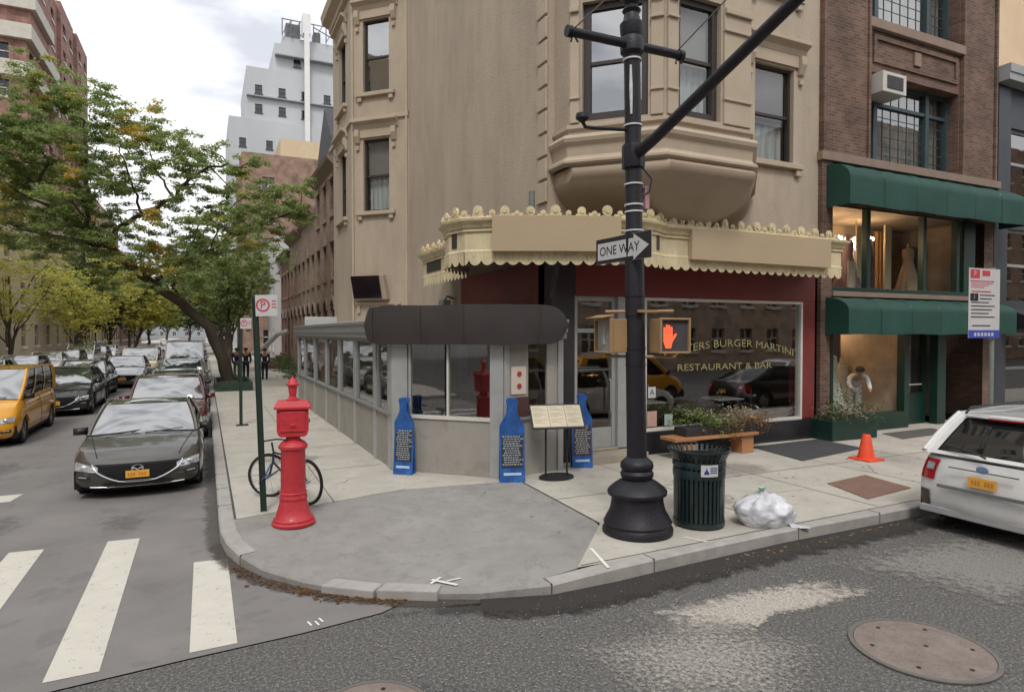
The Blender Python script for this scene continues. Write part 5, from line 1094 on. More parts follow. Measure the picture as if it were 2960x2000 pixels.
    for sg_ in (-1, 1):
        m = MB(); rows = []
        for j in range(5):
            f = j / 4; row = []
            for i in range(13):
                u = i / 12; b = Vector(X(lerp(co, rb, u), sg_ * lerp(wb, wb * .97, u), zt(lerp(co, rb, u)) - .01)); tp_ = A1(sg_).lerp(C1_(sg_), u); p = b.lerp(tp_, f); row.append((p.x + sg_ * .03 * math.sin(PI * f), p.y, p.z))
            rows.append(row)
        m.grid(rows); m.build('side_windows', sg, t, smooth=True)
        m = MB(); o = Vector((sg_ * .012, 0, .008))
        def arc(p, q, b): return [tuple(p.lerp(q, k / 6) + Vector((sg_ * b * math.sin(PI * k / 6), 0, .0)) + o * .6) for k in range(7)]
        m.tube(arc(A0(sg_), A1(sg_), .02), .032, 6); m.tube([tuple(A1(sg_) + o * .3), tuple(A1(sg_).lerp(C1_(sg_), .5) + Vector((0, 0, .03))), tuple(C1_(sg_) + o * .3)], .032, 6); m.tube(arc(C1_(sg_), D0(sg_), .02), .05 if kind == 'sedan' else .045, 8)
        if kind != 'sedan' : 
            pass
        # C pillar panel and B pillar
        def pt(u, f, off=.014):
            b = Vector(X(lerp(co, rb, u), sg_ * lerp(wb, wb * .97, u), zt(lerp(co, rb, u)) - .01)); tp_ = A1(sg_).lerp(C1_(sg_), u); p = b.lerp(tp_, f); return (p.x + sg_ * (.03 * math.sin(PI * f) + off), p.y, p.z)
        u0 = {'sedan': .80, 'wagon': .86, 'van': .93}[kind]
        m.grid([[pt(u, f) for u in (u0, (u0 + 1) / 2, 1)] for f in (0, .25, .5, .75, 1)])
        for ub in ((.40, .44), (.0, .05)) if kind != 'van' else ((.30, .35), (.62, .66), (.0, .07)): m.grid([[pt(u, f) for u in ub] for f in (0, .25, .5, .75, 1)])
        m.build('pillars', mat if kind == 'van' else mat, t, smooth=True)
        m = MB(); mx_ = Vector(X(co + .22, sg_ * (W / 2 + .03), zt(co) + .07))
        m.patch(*[tuple(mx_ + Vector(d)) for d in ((-.1 * 1, -.02, -.07), (.1, .0, -.06), (.11, .0, .07), (-.1, -.02, .06))], (0, -.09, 0), 5, 4)
        m.patch(*[tuple(mx_ + Vector(d)) for d in ((-.1 * 1, -.02, -.07), (.1, .0, -.06), (.11, .0, .07), (-.1, -.02, .06))], (0, .01, 0), 1, 1)
        m.tube([tuple(mx_ + Vector((-sg_ * .05, .0, -.05))), tuple(mx_ + Vector((-sg_ * .16, .02, -.10)))], .02, 6)
        m.build('mirror', trimb if col in ('bronze', 'yellow') else mat, t, smooth=True)
    for sg_ in (-1, 1):
        for wx in (c['wf'], c['wr']):
            r = c['R']; yy = wx - L / 2; x0 = sg_ * (W / 2 - .235); d = sg_ * .21
            m = MB(); m.lathe([(r * .66, 0), (r * .93, 0), (r, .12 * 1), (r, .88), (r * .93, 1), (r * .66, 1)], 28, x0, yy, r, axis='x', cap=False)
            m.v = [(x0 + (x - x0) * d, y, z) for x, y, z in m.v]; wl = m.build('wheel', tyre, t, smooth=True)
            m = MB(); m.lathe([(r * .67, .06), (r * .67, .92), (r * .60, .84), (r * .58, .5)], 24, x0, yy, r, axis='x', cap=False); m.lathe([(r * .6, .45), (.01, .45)], 24, x0, yy, r, axis='x', cap=True); m.lathe([(r * .14, .4), (r * .14, .86), (.01, .88)], 12, x0, yy, r, axis='x')
            m.v = [(x0 + (x - x0) * d, y, z) for x, y, z in m.v]
            for k in range(7):
                a_ = k * 2 * PI / 7 + .2; xo = x0 + d * .8; ca, sa = math.cos(a_), math.sin(a_)
                m.poly([(xo, yy + ca * r * .1 - sa * r * .09, r + sa * r * .1 + ca * r * .09), (xo, yy + ca * r * .62 - sa * r * .06, r + sa * r * .62 + ca * r * .06), (xo, yy + ca * r * .62 + sa * r * .06, r + sa * r * .62 - ca * r * .06), (xo, yy + ca * r * .1 + sa * r * .09, r + sa * r * .1 - ca * r * .09)])
            m.build('rim', rimm, wl)
    # front and rear fittings laid on the curved ends
    def fr(y, z, e=.012): return X(disp(0, y, z) - e, y, z)
    def bk(y, z, e=.012): return X(disp(L, y, z) + e, y, z)
    def face(poly, fn, e=.012, nu=10, nv=3):   # poly: bottom-left, bottom-right, top-right, top-left in (y,z)
        a_, b_, c_, d_ = poly; rows = []
        for j in range(nv + 1):
            v = j / nv; rows.append([fn(lerp(lerp(a_[0], b_[0], i / nu), lerp(d_[0], c_[0], i / nu), v), lerp(lerp(a_[1], b_[1], i / nu), lerp(d_[1], c_[1], i / nu), v), e) for i in range(nu + 1)])
        return rows
    h = zt(0)
    if kind == 'sedan':
        gt_ = .34; m = MB(); P1 = [(-.46, h - .05), (.46, h - .05)]; rows = []
        for j in range(9):
            v = j / 8; w_ = lerp(.56, .24, v ** 1.9); z = lerp(h - .05, gt_, v); rows.append([fr(w_ * (2 * i / 12 - 1), z, .014) for i in range(13)])
        m.grid(rows); gr_ = m.build('grille', under, t)
        m = MB()
        for j in range(1, 7):
            v = j / 7; w_ = lerp(.56, .24, v ** 1.9) - .02; z = lerp(h - .05, gt_, v); m.tube([fr(w_ * (2 * i / 8 - 1), z, .018) for i in range(9)], .006, 4)
        m.build('grille_bars', under, gr_)
        m = MB(); m.tube([fr(lerp(.60, .24, (v / 8) ** 1.9) * -1, lerp(h - .05, gt_ - .015, v / 8), .02) for v in range(9)] + [fr(-.22 + .44 * k / 6, gt_ - .02 - .012 * math.sin(PI * k / 6), .02) for k in range(1, 6)] + [fr(lerp(.60, .24, (v / 8) ** 1.9), lerp(h - .05, gt_ - .015, v / 8), .02) for v in range(8, -1, -1)], .013, 6)
        m.build('grille_surround', chrome, gr_, smooth=True)
        m = MB(); m.grid(face([(-.50, .25), (.50, .25), (.42, .315), (-.42, .315)], fr, .01)); m.build('lower_intake', trimb, t)
        m = MB(); m.tube([fr(-.62 + 1.24 * k / 12, .225 + .01 * abs(k / 6 - 1) ** 3, .015) for k in range(13)], .013, 6); m.build('bumper_lip', chrome, t, smooth=True)
        m = MB(); m.lathe([(.05, 0), (.075, .008), (.075, .014), (.055, .016)], 20, 0, 0, 0, axis='y', cap=False, sx=1.1)
        q = fr(0, h - .13, .03); m.v = [(x + q[0], -y + q[1], z + q[2]) for x, y, z in m.v]
        m.tube([(q[0] - .06, q[1] - .01, q[2] + .02), (q[0], q[1] - .01, q[2] - .025), (q[0] + .06, q[1] - .01, q[2] + .02)], .008, 6); m.build('emblem', chrome, t, smooth=True)
        pz = (.38, .50)
    elif kind == 'van':
        m = MB(); m.grid(face([(-.55, .62), (.55, .62), (.5, .72), (-.5, .72)], fr)); m.build('grille', trimb, t); m = MB(); m.grid(face([(-.6, .3), (.6, .3), (.62, .44), (-.62, .44)], fr)); m.build('lower_intake', trimb, t); pz = (.48, .60)
    else:
        m = MB(); m.grid(face([(-.5, .52), (.5, .52), (.42, .66), (-.42, .66)], fr)); m.build('grille', trimb, t); m = MB(); m.grid(face([(-.6, .28), (.6, .28), (.55, .4), (-.55, .4)], fr)); m.build('lower_intake', trimb, t); pz = (.40, .52)
    for sg_ in (-1, 1):
        m = MB(); y0, y1 = (.52, .83) if kind == 'sedan' else (.55, .85); zz = h - (.16 if kind == 'sedan' else .2)
        m.grid([[((lambda q: (q[0] , q[1], q[2]))(fr(sg_ * lerp(y0, y1, i / 8), lerp(zz - .015 + .03 * i / 8, zz + .075 + .065 * i / 8, j / 4), .014))) for i in range(9)] for j in range(5)]); hl = m.build('headlight', lampg, t, smooth=True)
        m = MB(); q = fr(sg_ * .70, zz + .05, .03); m.lathe([(.035, -.006), (.045, 0), (.045, .01)], 14, q[0], q[1], q[2], axis='y'); q = fr(sg_ * .60, zz + .035, .026); m.lathe([(.022, -.006), (.03, 0), (.03, .01)], 12, q[0], q[1], q[2], axis='y'); m.build('lens', chrome, hl)
        m = MB(); m.grid(face([(sg_ * .62, .36), (sg_ * .80, .37), (sg_ * .80, .44), (sg_ * .64, .42)], fr, .012, 5, 2)); fg = m.build('fog_light', trimb, t); m = MB(); m.tube([fr(sg_ * .66, .405, .018), fr(sg_ * .77, .41, .018)], .014, 6); m.build('lens', lampg, fg)
    if plate:
        for fn, (z0, z1), nm in ((fr, pz, 'front_plate'), (bk, (.70, .83) if kind == 'wagon' else (.55, .68), 'rear_plate')):
            m = MB(); e = .03; ys = max if fn is bk else min; yv = ys(fn(0, z0, e)[1], fn(0, z1, e)[1]); sgn = 1 if fn is bk else -1; m.box(-.155, .155, min(yv, yv - sgn * .012), max(yv, yv - sgn * .012), z0, z1); pl = m.build(nm, plate_o, t)
            m = MB(); yq = yv + sgn * .003
            for i in range(7):
                if i != 3: x = -.125 + i * .036; m.box(x, x + .022, min(yq, yq - .002), max(yq, yq - .002), z0 + .035, z1 - .035)
            m.build('plate_marks', M('plate_fade', (.55, .22, .05), .5, .1, 5), pl)
    # rear lamps
    for sg_ in (-1, 1):
        m = MB(); zl = zt(L); rows = []
        for j in range(6):
            z = lerp(zl - .30, zl - .03, j / 5); row = []
            for q in (.30, .24, .18, .12, .06): s = L - q; wf_ = interp(list(zip(LV, WF)), fz(s, z)); y = sg_ * (hw(s) * wf_ + .010); p_ = X(disp(s, y, z), y, z); row.append(p_)
            for yy in (.99, .93, .86, .79, .73): y = sg_ * yy * hw(L) * interp(list(zip(LV, WF)), fz(L, z)); row.append(bk(y, z, .014))
            rows.append(row)
        m.grid(rows); tl_ = m.build('tail_lamp', redl, t, smooth=True)
        m = MB(); rows = []
        for j in range(4):
            z = lerp(zl - .17, zl - .08, j / 3); rows.append([bk(sg_ * yy * hw(L) * .93, z, .022) for yy in (.95, .90, .85, .80)])
        m.grid(rows).build('lens', lampg, tl_, smooth=True)
    global BKF, HWF; BKF = bk; HWF = (hw, disp, X, L)
    # wipers, seams, handles
    m = MB()
    for x0, x1 in ((-.55, .0), (.02, .58)):
        p = Vector((x0, co - L / 2 - .10, zt(co) + .03)); q = Vector((x1, co - L / 2 + .015, zt(co) + .075)); m.tube([tuple(p), tuple(p.lerp(q, .5) + Vector((0, -.03, .0))), tuple(q)], .009, 5)
    m.build('wipers', trimb, wsm)
    if det != 'lo' or True:
        m = MB()
        for sg_ in (-1, 1):
            for s in ((co + .12), lerp(co, rb, .42), rb - .35 if kind != 'van' else rb - .9):
                pts = []
                for lv, wf_ in list(zip(LV, WF))[1:]:
                    z = zb + (zt(s) - zb) * lv
                    if z > low(s) + .02: pts.append(X(disp(s, sg_ * hw(s) * wf_, z), sg_ * (hw(s) * wf_ + .002), z))
                if len(pts) > 1: m.tube(pts, .005, 4)
            for s in (lerp(co, rb, .36), lerp(co, rb, .72)): z = zt(s) - .16; yy = sg_ * (hw(s) * .985 + .012); m.tube([X(s - .09, yy, z), X(s + .09, yy, z)], .013, 5)
        m.tube([X(co - .02, wb * (2 * i / 10 - 1) * .98, zt(co) + .01 + .028 * (1 - (2 * i / 10 - 1) ** 2)) for i in range(11)], .012, 5)
        m.build('seams', trimb, body)
        if kind == 'sedan':
            for sg_ in (-1, 1):
                m = MB(); m.tube([X(disp(s, sg_ * lerp(.54, .74, s / co), zt(s)), sg_ * lerp(.54, .74, s / co), zt(s) + .03 * (1 - (lerp(.54, .74, s / co) / .8) ** 2) + .004) for s in (.06, .2, .4, .6, .8, 1.0, 1.2)], .007, 4); m.build('bonnet_seam', trimb, body)
    if taxi:
        m = MB(); y = lerp(rf, rr, .35) - L / 2; m.side([(y - .12, zr + .02), (y + .12, zr + .02), (y + .08, zr + .17), (y - .08, zr + .17)], -.32, .32); m.build('roof_sign', M('taxi_sign', (.75, .7, .5), .5, .1, 3), t, bevel=.02)
    return t
# ---- parked lane on the right
mz = car('sedan', 'bronze', 'parked_sedan', 'dark bronze grey sedan parked nearest the crosswalk, orange plate in its black grille', (-.93, 13.35, 0), 0, group='cars parked along the right kerb', zs=.88, plate=True)
c2 = car('wagon', 'maroon', 'parked_suv', 'maroon sport utility car parked right behind the bronze grey sedan', (-.82, 18.6, 0), 0, group='cars parked along the right kerb', zs=.88)
def recolor(src, newcol, old): return {P_[old].name: P_[newcol]}
lab = 'cars parked along the right kerb'
c3 = copy_tree(mz, (-.85, 24.3, 0), 0, 'pale silver sedan with a green tinted windscreen, third in the right parked row', swap=recolor(mz, 'silver', 'bronze')); c3.name = 'parked_sedan.001'
c4 = copy_tree(c2, (-.85, 29.8, 0), 0, 'silver sport utility car, fourth in the right parked row', swap=recolor(c2, 'silver', 'maroon'))
wv = car('van', 'white', 'parked_van', 'tall white van towering over the right parked row', (-.9, 36.3, 0), 0, group='cars parked along the right kerb', zs=1.12, plate=False)
for o in (c3, c4): o['group'] = lab
for i, (src, y, cl_, old, tx) in enumerate(((mz, 42.2, 'charcoal', 'bronze', 'charcoal sedan in the right parked row, just past the tall white van'), (c2, 47.6, 'white', 'maroon', 'small white sport utility car in the right parked row, past the charcoal sedan'), (mz, 53, 'silver', 'bronze', 'silver sedan far along the right parked row'), (c2, 58.5, 'black', 'maroon', 'black sport utility car far along the right parked row'), (mz, 64, 'white', 'bronze', 'white sedan near the far end of the right parked row'), (c2, 70, 'silver', 'maroon', 'silver sport utility car at the far end of the right parked row'))):
    c = copy_tree(src, (-.9, y, 0), 0, tx, swap=recolor(src, cl_, old)); c['group'] = lab
# ---- moving lane
tx1 = car('van', 'yellow', 'taxi', 'yellow minivan taxi cut by the left edge of the picture', (-4.62, 19.45, 0), 0, group='vehicles queuing down the side street', zs=.90, cat='taxi', plate=False)
s1 = car('sedan', 'black', 'black_sedan', 'glossy black sedan just behind the yellow minivan taxi', (-4.02, 25.0, 0), 0, group='vehicles queuing down the side street', zs=.97)
s2 = copy_tree(s1, (-4.25, 30.2, 0), 0, 'dark charcoal car tucked behind the black sedan', swap=recolor(s1, 'charcoal', 'black'))
s3 = copy_tree(s1, (-3.35, 35.6, 0), 0, 'silver white sedan with a bright windscreen in the queue, ahead of the cream taxi', swap=recolor(s1, 'silver', 'black'))
tx2 = copy_tree(tx1, (-3.2, 41.6, 0), 0, 'pale cream yellow taxi in the queue behind the silver white sedan', swap=recolor(tx1, 'cream', 'yellow'))
lab = 'vehicles queuing down the side street'
for src, x, y, cl_, old, tx in ((c2, -3.2, 47.5, 'maroon', 'maroon', 'dark red car behind the cream taxi in the queue'), (s1, -3.3, 53.4, 'white', 'black', 'white sedan in the middle of the queue'), (c2, -3.1, 59.5, 'black', 'maroon', 'black sport utility car in the middle of the queue'), (s1, -3.3, 66, 'silver', 'black', 'silver sedan deep in the queue'), (tx1, -3.2, 73, 'yellow', 'yellow', 'small distant yellow taxi deep in the queue'), (s1, -3.3, 81, 'white', 'black', 'white car near the far end of the queue'), (c2, -3.3, 89, 'silver', 'maroon', 'silver car at the far end of the queue')):
    c = copy_tree(src, (x, y, 0), 0, tx, swap=recolor(src, cl_, old)); c['group'] = lab
# ---- parked lane on the left
lab = 'cars parked along the left kerb'
for src, y, cl_, old, tx in ((s1, 33, 'white', 'black', 'white sedan parked at the left kerb behind the yellow minivan'), (c2, 38.8, 'silver', 'maroon', 'silver sport utility car parked at the left kerb'), (s1, 44.5, 'white', 'black', 'second white sedan parked at the left kerb, past the silver one'), (c2, 50.4, 'charcoal', 'maroon', 'charcoal car parked at the left kerb under the yellow tree'), (tx1, 56.4, 'white', 'yellow', 'white van parked at the left kerb'), (s1, 63, 'maroon', 'black', 'dark red sedan parked far along the left kerb'), (c2, 69, 'white', 'maroon', 'white sport utility car parked far along the left kerb')):
    c = copy_tree(src, (-8.1, y, 0), 0, tx, swap=recolor(src, cl_, old)); c['group'] = lab
# ---- white car on the avenue, tail towards the corner
sv = car('wagon', 'white', 'parked_hatchback', 'white hatchback with roof rails parked on the avenue, its tail to the corner', (10.50, 4.42, -.004), 90, group=None, zs=.93, plate=True)
m = MB()
for sg_ in (-1, 1): m.tube([(sg_ * .60, -.4, 1.56), (sg_ * .62, -.3, 1.63), (sg_ * .62, 1.3, 1.63), (sg_ * .60, 1.45, 1.56)], .017, 6)
m.build('roof_rails', trimb, sv, smooth=True)
m = MB(); m.patch((-.56, 1.36, 1.568), (.56, 1.36, 1.568), (.54, 1.58, 1.545), (-.54, 1.58, 1.545), (0, .05, .02)); m.patch((-.54, 1.58, 1.545), (.54, 1.58, 1.545), (.54, 1.57, 1.515), (-.54, 1.57, 1.515), (0, .05, .0)); m.build('spoiler', P_['white'], sv, smooth=True)
m = MB(); m.box(-.24, .24, 1.605, 1.64, 1.515, 1.54); m.build('high_brake_light', redl, sv)
m = MB(); m.tube([(.0, 2.13, 1.08), (.1, 2.12, 1.12), (.48, 2.06, 1.17)], .014, 5); m.build('rear_wiper', trimb, sv)
m = MB(); m.box(-.5, .5, 2.205, 2.235, .62, .66); m.box(-.38, .38, 2.185, 2.205, .90, .915); m.build('bumper_strip', M('grey_plastic', (.16, .16, .17), .6, .1, 6), sv)
m = MB(); m.tube([(.0, 1.15, 1.62), (.0, 1.32, 1.74)], .008, 5); m.lathe([(.03, 0), (.015, .03)], 10, 0, 1.15, 1.605); m.build('antenna', trimb, sv)
m = MB(); m.lathe([(.035, 0), (.05, .006), (.04, .012)], 16, 0, 0, 0, axis='y', sx=1.4); m.v = [(x, y + 2.19, z + .94) for x, y, z in m.v]; m.build('emblem', M('blue_badge', (.15, .25, .4), .3, .1, 4), sv)
for sg_ in (-1, 1):
    m = MB(); hw_, disp_, X_, L0 = HWF; m.grid([[X_(disp_(L0 - q, sg_ * hw_(L0 - q) * .99, z), sg_ * (hw_(L0 - q) * .99 + .006), z) for q in (.42, .3, .2, .1)] + [BKF(sg_ * yy * hw_(L0), z, .014) for yy in (.97, .92, .86, .80)] for z in (.27, .36, .45, .54)]); m.build('corner_reflector', M('plum_reflector', (.045, .015, .02), .3, .3, 6), sv, smooth=True)
m = MB(); m.box(-.75, .75, 2.10, 2.17, .24, .33); m.build('lower_valance', M('pale_grey_plastic', (.36, .36, .37), .6, .1, 6), sv, bevel=.01)
# mirrored in the shop windows, parked and passing beyond the frame
lab = 'vehicles on the avenue mirrored in the shop glass'
for src, loc, rz, cl_, old, tx in ((tx1, (13.6, .9, 0), 90, 'yellow', 'yellow', 'yellow taxi passing on the avenue, mirrored in the shop glass'), (c2, (22.5, 1.2, 0), 90, 'white', 'maroon', 'white car on the avenue, mirrored in the shop glass'), (s1, (17.5, 4.2, 0), 90, 'black', 'black', 'black sedan parked ahead of the white hatchback')):
    c = copy_tree(src, loc, rz, tx, swap=recolor(src, cl_, old)); c['group'] = lab

# ================================================================ street furniture
ironb = M('cast_iron_black', (.013, .012, .017), .5, .25, 5, .25, 45, spec=.4)
LP = thing('lamp_post', 'black cast iron lamp post with stepped round base on the corner', 'lamp post', (4.66, 6.40, .15)); lx, ly = 4.66, 6.40
m = MB(); m.lathe([(.41, .0), (.415, .05), (.385, .10), (.40, .13), (.37, .19), (.325, .27), (.305, .36), (.30, .44), (.345, .455), (.35, .49), (.33, .52), (.27, .57), (.21, .61), (.17, .63), (.19, .66), (.195, .70), (.172, .735), (.19, .76), (.195, .79), (.185, .83), (.15, .86), (.118, .89)], 40, lx, ly, .15); m.build('base', ironb, LP, smooth=True)
m = MB(); m.lathe([(.117, 1.04), (.112, 3.6), (.098, 3.7), (.095, 5.75), (.10, 5.8)], 24, lx, ly, 0); m.build('shaft', ironb, LP, smooth=True)
m = MB(); m.lathe([(.10, 5.72), (.135, 5.76), (.14, 5.88), (.12, 5.93), (.135, 5.98), (.14, 6.08), (.10, 6.13), (.085, 6.2), (.11, 6.24), (.07, 6.3), (.12, 6.38), (.18, 6.45), (.17, 6.62), (.10, 6.7), (.05, 6.9), (.01, 7.0)], 24, lx, ly, 0); m.build('capital', ironb, LP, smooth=True)
m = MB(); m.lathe([(.13, 4.42), (.135, 4.45), (.135, 4.66), (.13, 4.69)], 8, lx, ly, 0); m.tube([(lx, ly, 4.56), (4.68, 6.05, 4.66), (4.70, 5.2, 4.96), (4.72, 3.4, 5.58), (4.74, 1.2, 6.33)], [.075, .062, .06, .055, .05], 12); m.build('mast_arm', ironb, LP, smooth=True)
m = MB(); m.tube([(3.78, 6.38, 5.84), (5.38, 6.38, 5.84)], .052, 10); m.lathe([(.065, -.83), (.065, -.77)], 10, 4.6, 6.38, 5.84, axis='x'); m.lathe([(.065, .73), (.065, .79)], 10, 4.6, 6.38, 5.84, axis='x')
for x in (3.84, 5.3): m.tube([(x, 6.38, 5.8), (x - .03, 6.36, 5.72)], .012, 5); m.tube([(x + .03, 6.38, 5.8), (x + .06, 6.36, 5.73)], .012, 5)
m.build('cross_bar', ironb, LP, smooth=True)
m = MB(); m.tube([(3.86, 6.36, 5.88), (4.72, 1.5, 6.9)], .008, 5); m.tube([(5.3, 6.36, 5.88), (4.76, 1.5, 6.75)], .008, 5); m.build('guy_wires', M('steel_cable', (.22, .22, .22), .5, .1, 4, metal=.5), LP)
m = MB(); m.tube([(lx - .08, ly, 4.86), (4.12, 6.42, 4.83), (4.02, 6.42, 4.83), (3.98, 6.42, 4.89)], .022, 8); m.lathe([(.03, 0), (.075, .04), (.07, .09), (.02, .11)], 16, 3.98, 6.42, 4.88); m.build('sensor_bracket', ironb, LP, smooth=True)
m = MB()
for z in (2.92, 2.70, 2.31, 2.12): m.lathe([(.122, 0), (.122, .012)], 20, lx, ly, z)
m.build('straps', blackp, LP)
m = MB()
for z in (4.22, 3.98, 3.9, 3.68, 5.66, 4.9): m.lathe([(.110, 0), (.113, .004), (.110, .02)], 20, lx, ly, z)
m.build('bands', M('pale_strap', (.55, .55, .56), .5, .1, 4), LP)
m = MB(); m.tube([(lx - .075, ly - .075, 5.02), (lx - .078, ly - .078, 5.3), (lx - .075, ly - .075, 5.58)], [.012, .02, .012], 6); m.build('paper_scrap', M('torn_paper', (.6, .66, .66), .8, .2, 12), LP)
m = MB(); m.tube([(lx + .1, ly - .05, 4.42), (lx + .2, ly - .08, 4.3), (lx + .17, ly - .08, 4.15), (lx + .1, ly - .04, 4.1)], .01, 6); m.build('cable_loop', blackp, LP)
m = MB(); m.box(lx + .12, lx + .18, ly - .06, ly + .02, 3.95, 4.22); m.build('small_sign', M('small_red_white', (.5, .28, .28), .6, .3, 14), LP)
m = MB(); m.tube([(lx + .108, ly - .05, 3.96), (lx + .14, ly - .05, 3.96)], .008, 5); m.tube([(lx + .1, ly - .05, 4.2), (lx + .14, ly - .05, 4.2)], .008, 5); m.build('small_sign_bracket', chrome, LP)
signw = M('sign_white', (.56, .56, .57), .5, .05, 3); signb = M('sign_black', (.02, .02, .022), .5, .1, 3)
TO = frame(4.40, 6.76, .08, -.97, -.045)
LP.location = (4.60, 6.16, .15); LP.rotation_euler = (-.0067, -.0141, 0)
OW = thing('one_way_sign', 'black and white ONE WAY arrow sign on the lamp post, arrow to the right', 'street sign', (4.5, 6.5, 3.38))
m = MB(TO); m.box(0, .98, -.012, 0, 3.39, 3.69); m.build('plate', signb, OW)
m = MB(TO); m.extr([(.04, 3.43), (.70, 3.43), (.70, 3.385), (.955, 3.53), (.70, 3.68), (.70, 3.635), (.04, 3.635)], .001, .005); m.build('arrow', signw, OW)
text('ONE WAY', .155, signb, 'lettering', OW, (lambda a, b, c, T=TO: T(a + .44, b + .003, c + 3.53)), ext=.005, sx=1.0)
m = MB(TO); m.box(-.006, .986, -.016, -.013, 3.385, 3.695); m.build('rim', signw, OW); m = MB(TO); m.box(.42, .56, -.12, -.017, 3.36, 3.40); m.box(.42, .56, -.12, -.017, 3.66, 3.70); m.build('bracket', chrome, OW)
orange = M('signal_yellow', (.35, .22, .11), .5, .12, 4)
def ped(name, label, cx, cy, dx, dy, hand):
    t = thing(name, label, 'pedestrian signal', (cx, cy, 2.3), group='pedestrian signals on the lamp post'); T = frame(cx, cy, dx, dy)
    m = MB(T); m.box(-.20, .20, -.20, 0, 2.27, 2.66); m.box(-.205, -.18, 0, .05, 2.26, 2.67); m.box(.18, .205, 0, .05, 2.26, 2.67); m.box(-.18, .18, 0, .05, 2.645, 2.67); m.box(-.18, .18, 0, .05, 2.26, 2.285); m.build('housing', orange, t, bevel=.008)
    m = MB(T); m.box(-.178, .178, .003, .012, 2.287, 2.643); m.build('screen', M('signal_screen', (.075, .072, .08), .35, .3, 5) if hand else M('signal_screen_pale', (.27, .27, .25), .5, .25, 3), t)
    m = MB(T)
    if hand:
        hx, hz = -.085, 2.45
        m.extr([(hx - .06, hz - .05), (hx - .03, hz - .13), (hx + .04, hz - .13), (hx + .065, hz - .04), (hx + .06, hz + .04), (hx - .06, hz + .04)], .013, .018)
        for k, (fx, ln) in enumerate(((-.048, .07), (-.016, .1), (.016, .095), (.047, .075))): m.extr([(hx + fx - .013, hz + .041), (hx + fx + .013, hz + .041), (hx + fx + .012, hz + .04 + ln), (hx + fx - .01, hz + .045 + ln)], .013, .018)
        m.extr([(hx + .066, hz - .05), (hx + .12, hz + .03), (hx + .10, hz + .045), (hx + .064, hz + .0)], .013, .018)
        m.build('hand', M('orange_hand', (.9, .12, .05), .5, .05, 3, emit=((1, .13, .05), .55)), t)
    else:
        m.tube([(0, .015, 2.36), (.0, .015, 2.5), (.03, .015, 2.58)], .014, 6); m.tube([(.0, .015, 2.5), (-.05, .015, 2.36)], .012, 5); m.build('walk_figure', M('dim_walker', (.42, .42, .40), .6, .1, 4), t)
    m = MB(T); m.side([(0.0, 2.715), (.16, 2.67), (.16, 2.68), (0, 2.69)], -.2, .2) if not hand else m.box(-.4, .0, -.14, -.10, 2.735, 2.765); 
    lx, ly = 4.58, 6.17; m.T = None; m.tube([(cx, cy, 2.75), (lx, ly, 2.75)], .02, 6); m.tube([(cx, cy, 2.22), (lx, ly, 2.22)], .02, 6); m.tube([(cx, cy, 2.22), (cx, cy, 2.27)], .03, 8); m.build('brackets', orange, t, smooth=True)
ped('pedestrian_signal', 'yellow pedestrian signal showing the orange raised hand, right of the lamp post', 4.88, 5.87, 1, -.10, True); ped('pedestrian_signal', 'yellow pedestrian signal with an unlit pale screen, left of the lamp post', 4.30, 6.40, -.10, -1, False)
# litter basket
lgreen = M('basket_green', (.009, .024, .025), .42, .2, 5, coat=.3)
TC_ = thing('litter_basket', 'dark green slatted steel litter basket beside the lamp post', 'litter bin', (5.46, 6.08, .15)); bx, by = 5.46, 6.08
m = MB(); n = 34
for k in range(n):
    a_ = 2 * PI * k / n; c_, s_ = math.cos(a_), math.sin(a_); q = [(.285, .03), (.30, .10), (.305, .74), (.31, .80), (.37, .93)]
    for (r0, z0), (r1, z1) in zip(q, q[1:]):
        hw_ = .017; m.poly([(bx + r0 * c_ - s_ * hw_, by + r0 * s_ + c_ * hw_, .15 + z0), (bx + r0 * c_ + s_ * hw_, by + r0 * s_ - c_ * hw_, .15 + z0), (bx + r1 * c_ + s_ * hw_, by + r1 * s_ - c_ * hw_, .15 + z1), (bx + r1 * c_ - s_ * hw_, by + r1 * s_ + c_ * hw_, .15 + z1)])
        m.poly([(bx + (r0 - .012) * c_ - s_ * hw_, by + (r0 - .012) * s_ + c_ * hw_, .15 + z0), (bx + (r0 - .012) * c_ + s_ * hw_, by + (r0 - .012) * s_ - c_ * hw_, .15 + z0), (bx + (r1 - .012) * c_ + s_ * hw_, by + (r1 - .012) * s_ - c_ * hw_, .15 + z1), (bx + (r1 - .012) * c_ - s_ * hw_, by + (r1 - .012) * s_ + c_ * hw_, .15 + z1)])
m.build('slats', lgreen, TC_)
m = MB()
for r, z0, z1 in ((.305, .02, .08), (.312, .60, .70), (.318, .735, .80), (.375, .915, .945)): m.lathe([(r - .02, z0), (r, z0), (r + .004, (z0 + z1) / 2), (r, z1), (r - .02, z1)], 40, bx, by, .15, cap=False)
m.build('hoops', lgreen, TC_, smooth=True)
m = MB(); m.lathe([(.25, .03), (.265, .4), (.27, .86), (.255, .86), (.24, .3)], 32, bx, by, .15); m.build('liner', M('liner_black', (.012, .014, .014), .6, .3, 4), TC_, smooth=True)
for k in range(4): pass
def wrapT(cx, cy, r, a0): return lambda a, b, c: (cx + (r + b) * math.cos(a0 + a / r), cy + (r + b) * math.sin(a0 + a / r), c)
Tt = wrapT(bx, by, .318, R(233)); m = MB(Tt); m.grid([[(-.005 + .21 * i / 6, .006, z) for i in range(7)] for z in (.80, .94)]); sk_ = m.build('sticker', signw, TC_)
stb = M('sticker_blue', (.03, .05, .22), .5, .1, 3)
m = MB(Tt); m.extr([(.03, .83), (.09, .83), (.085, .86), (.07, .875), (.06, .91), (.05, .875), (.035, .86)], .008, .010)
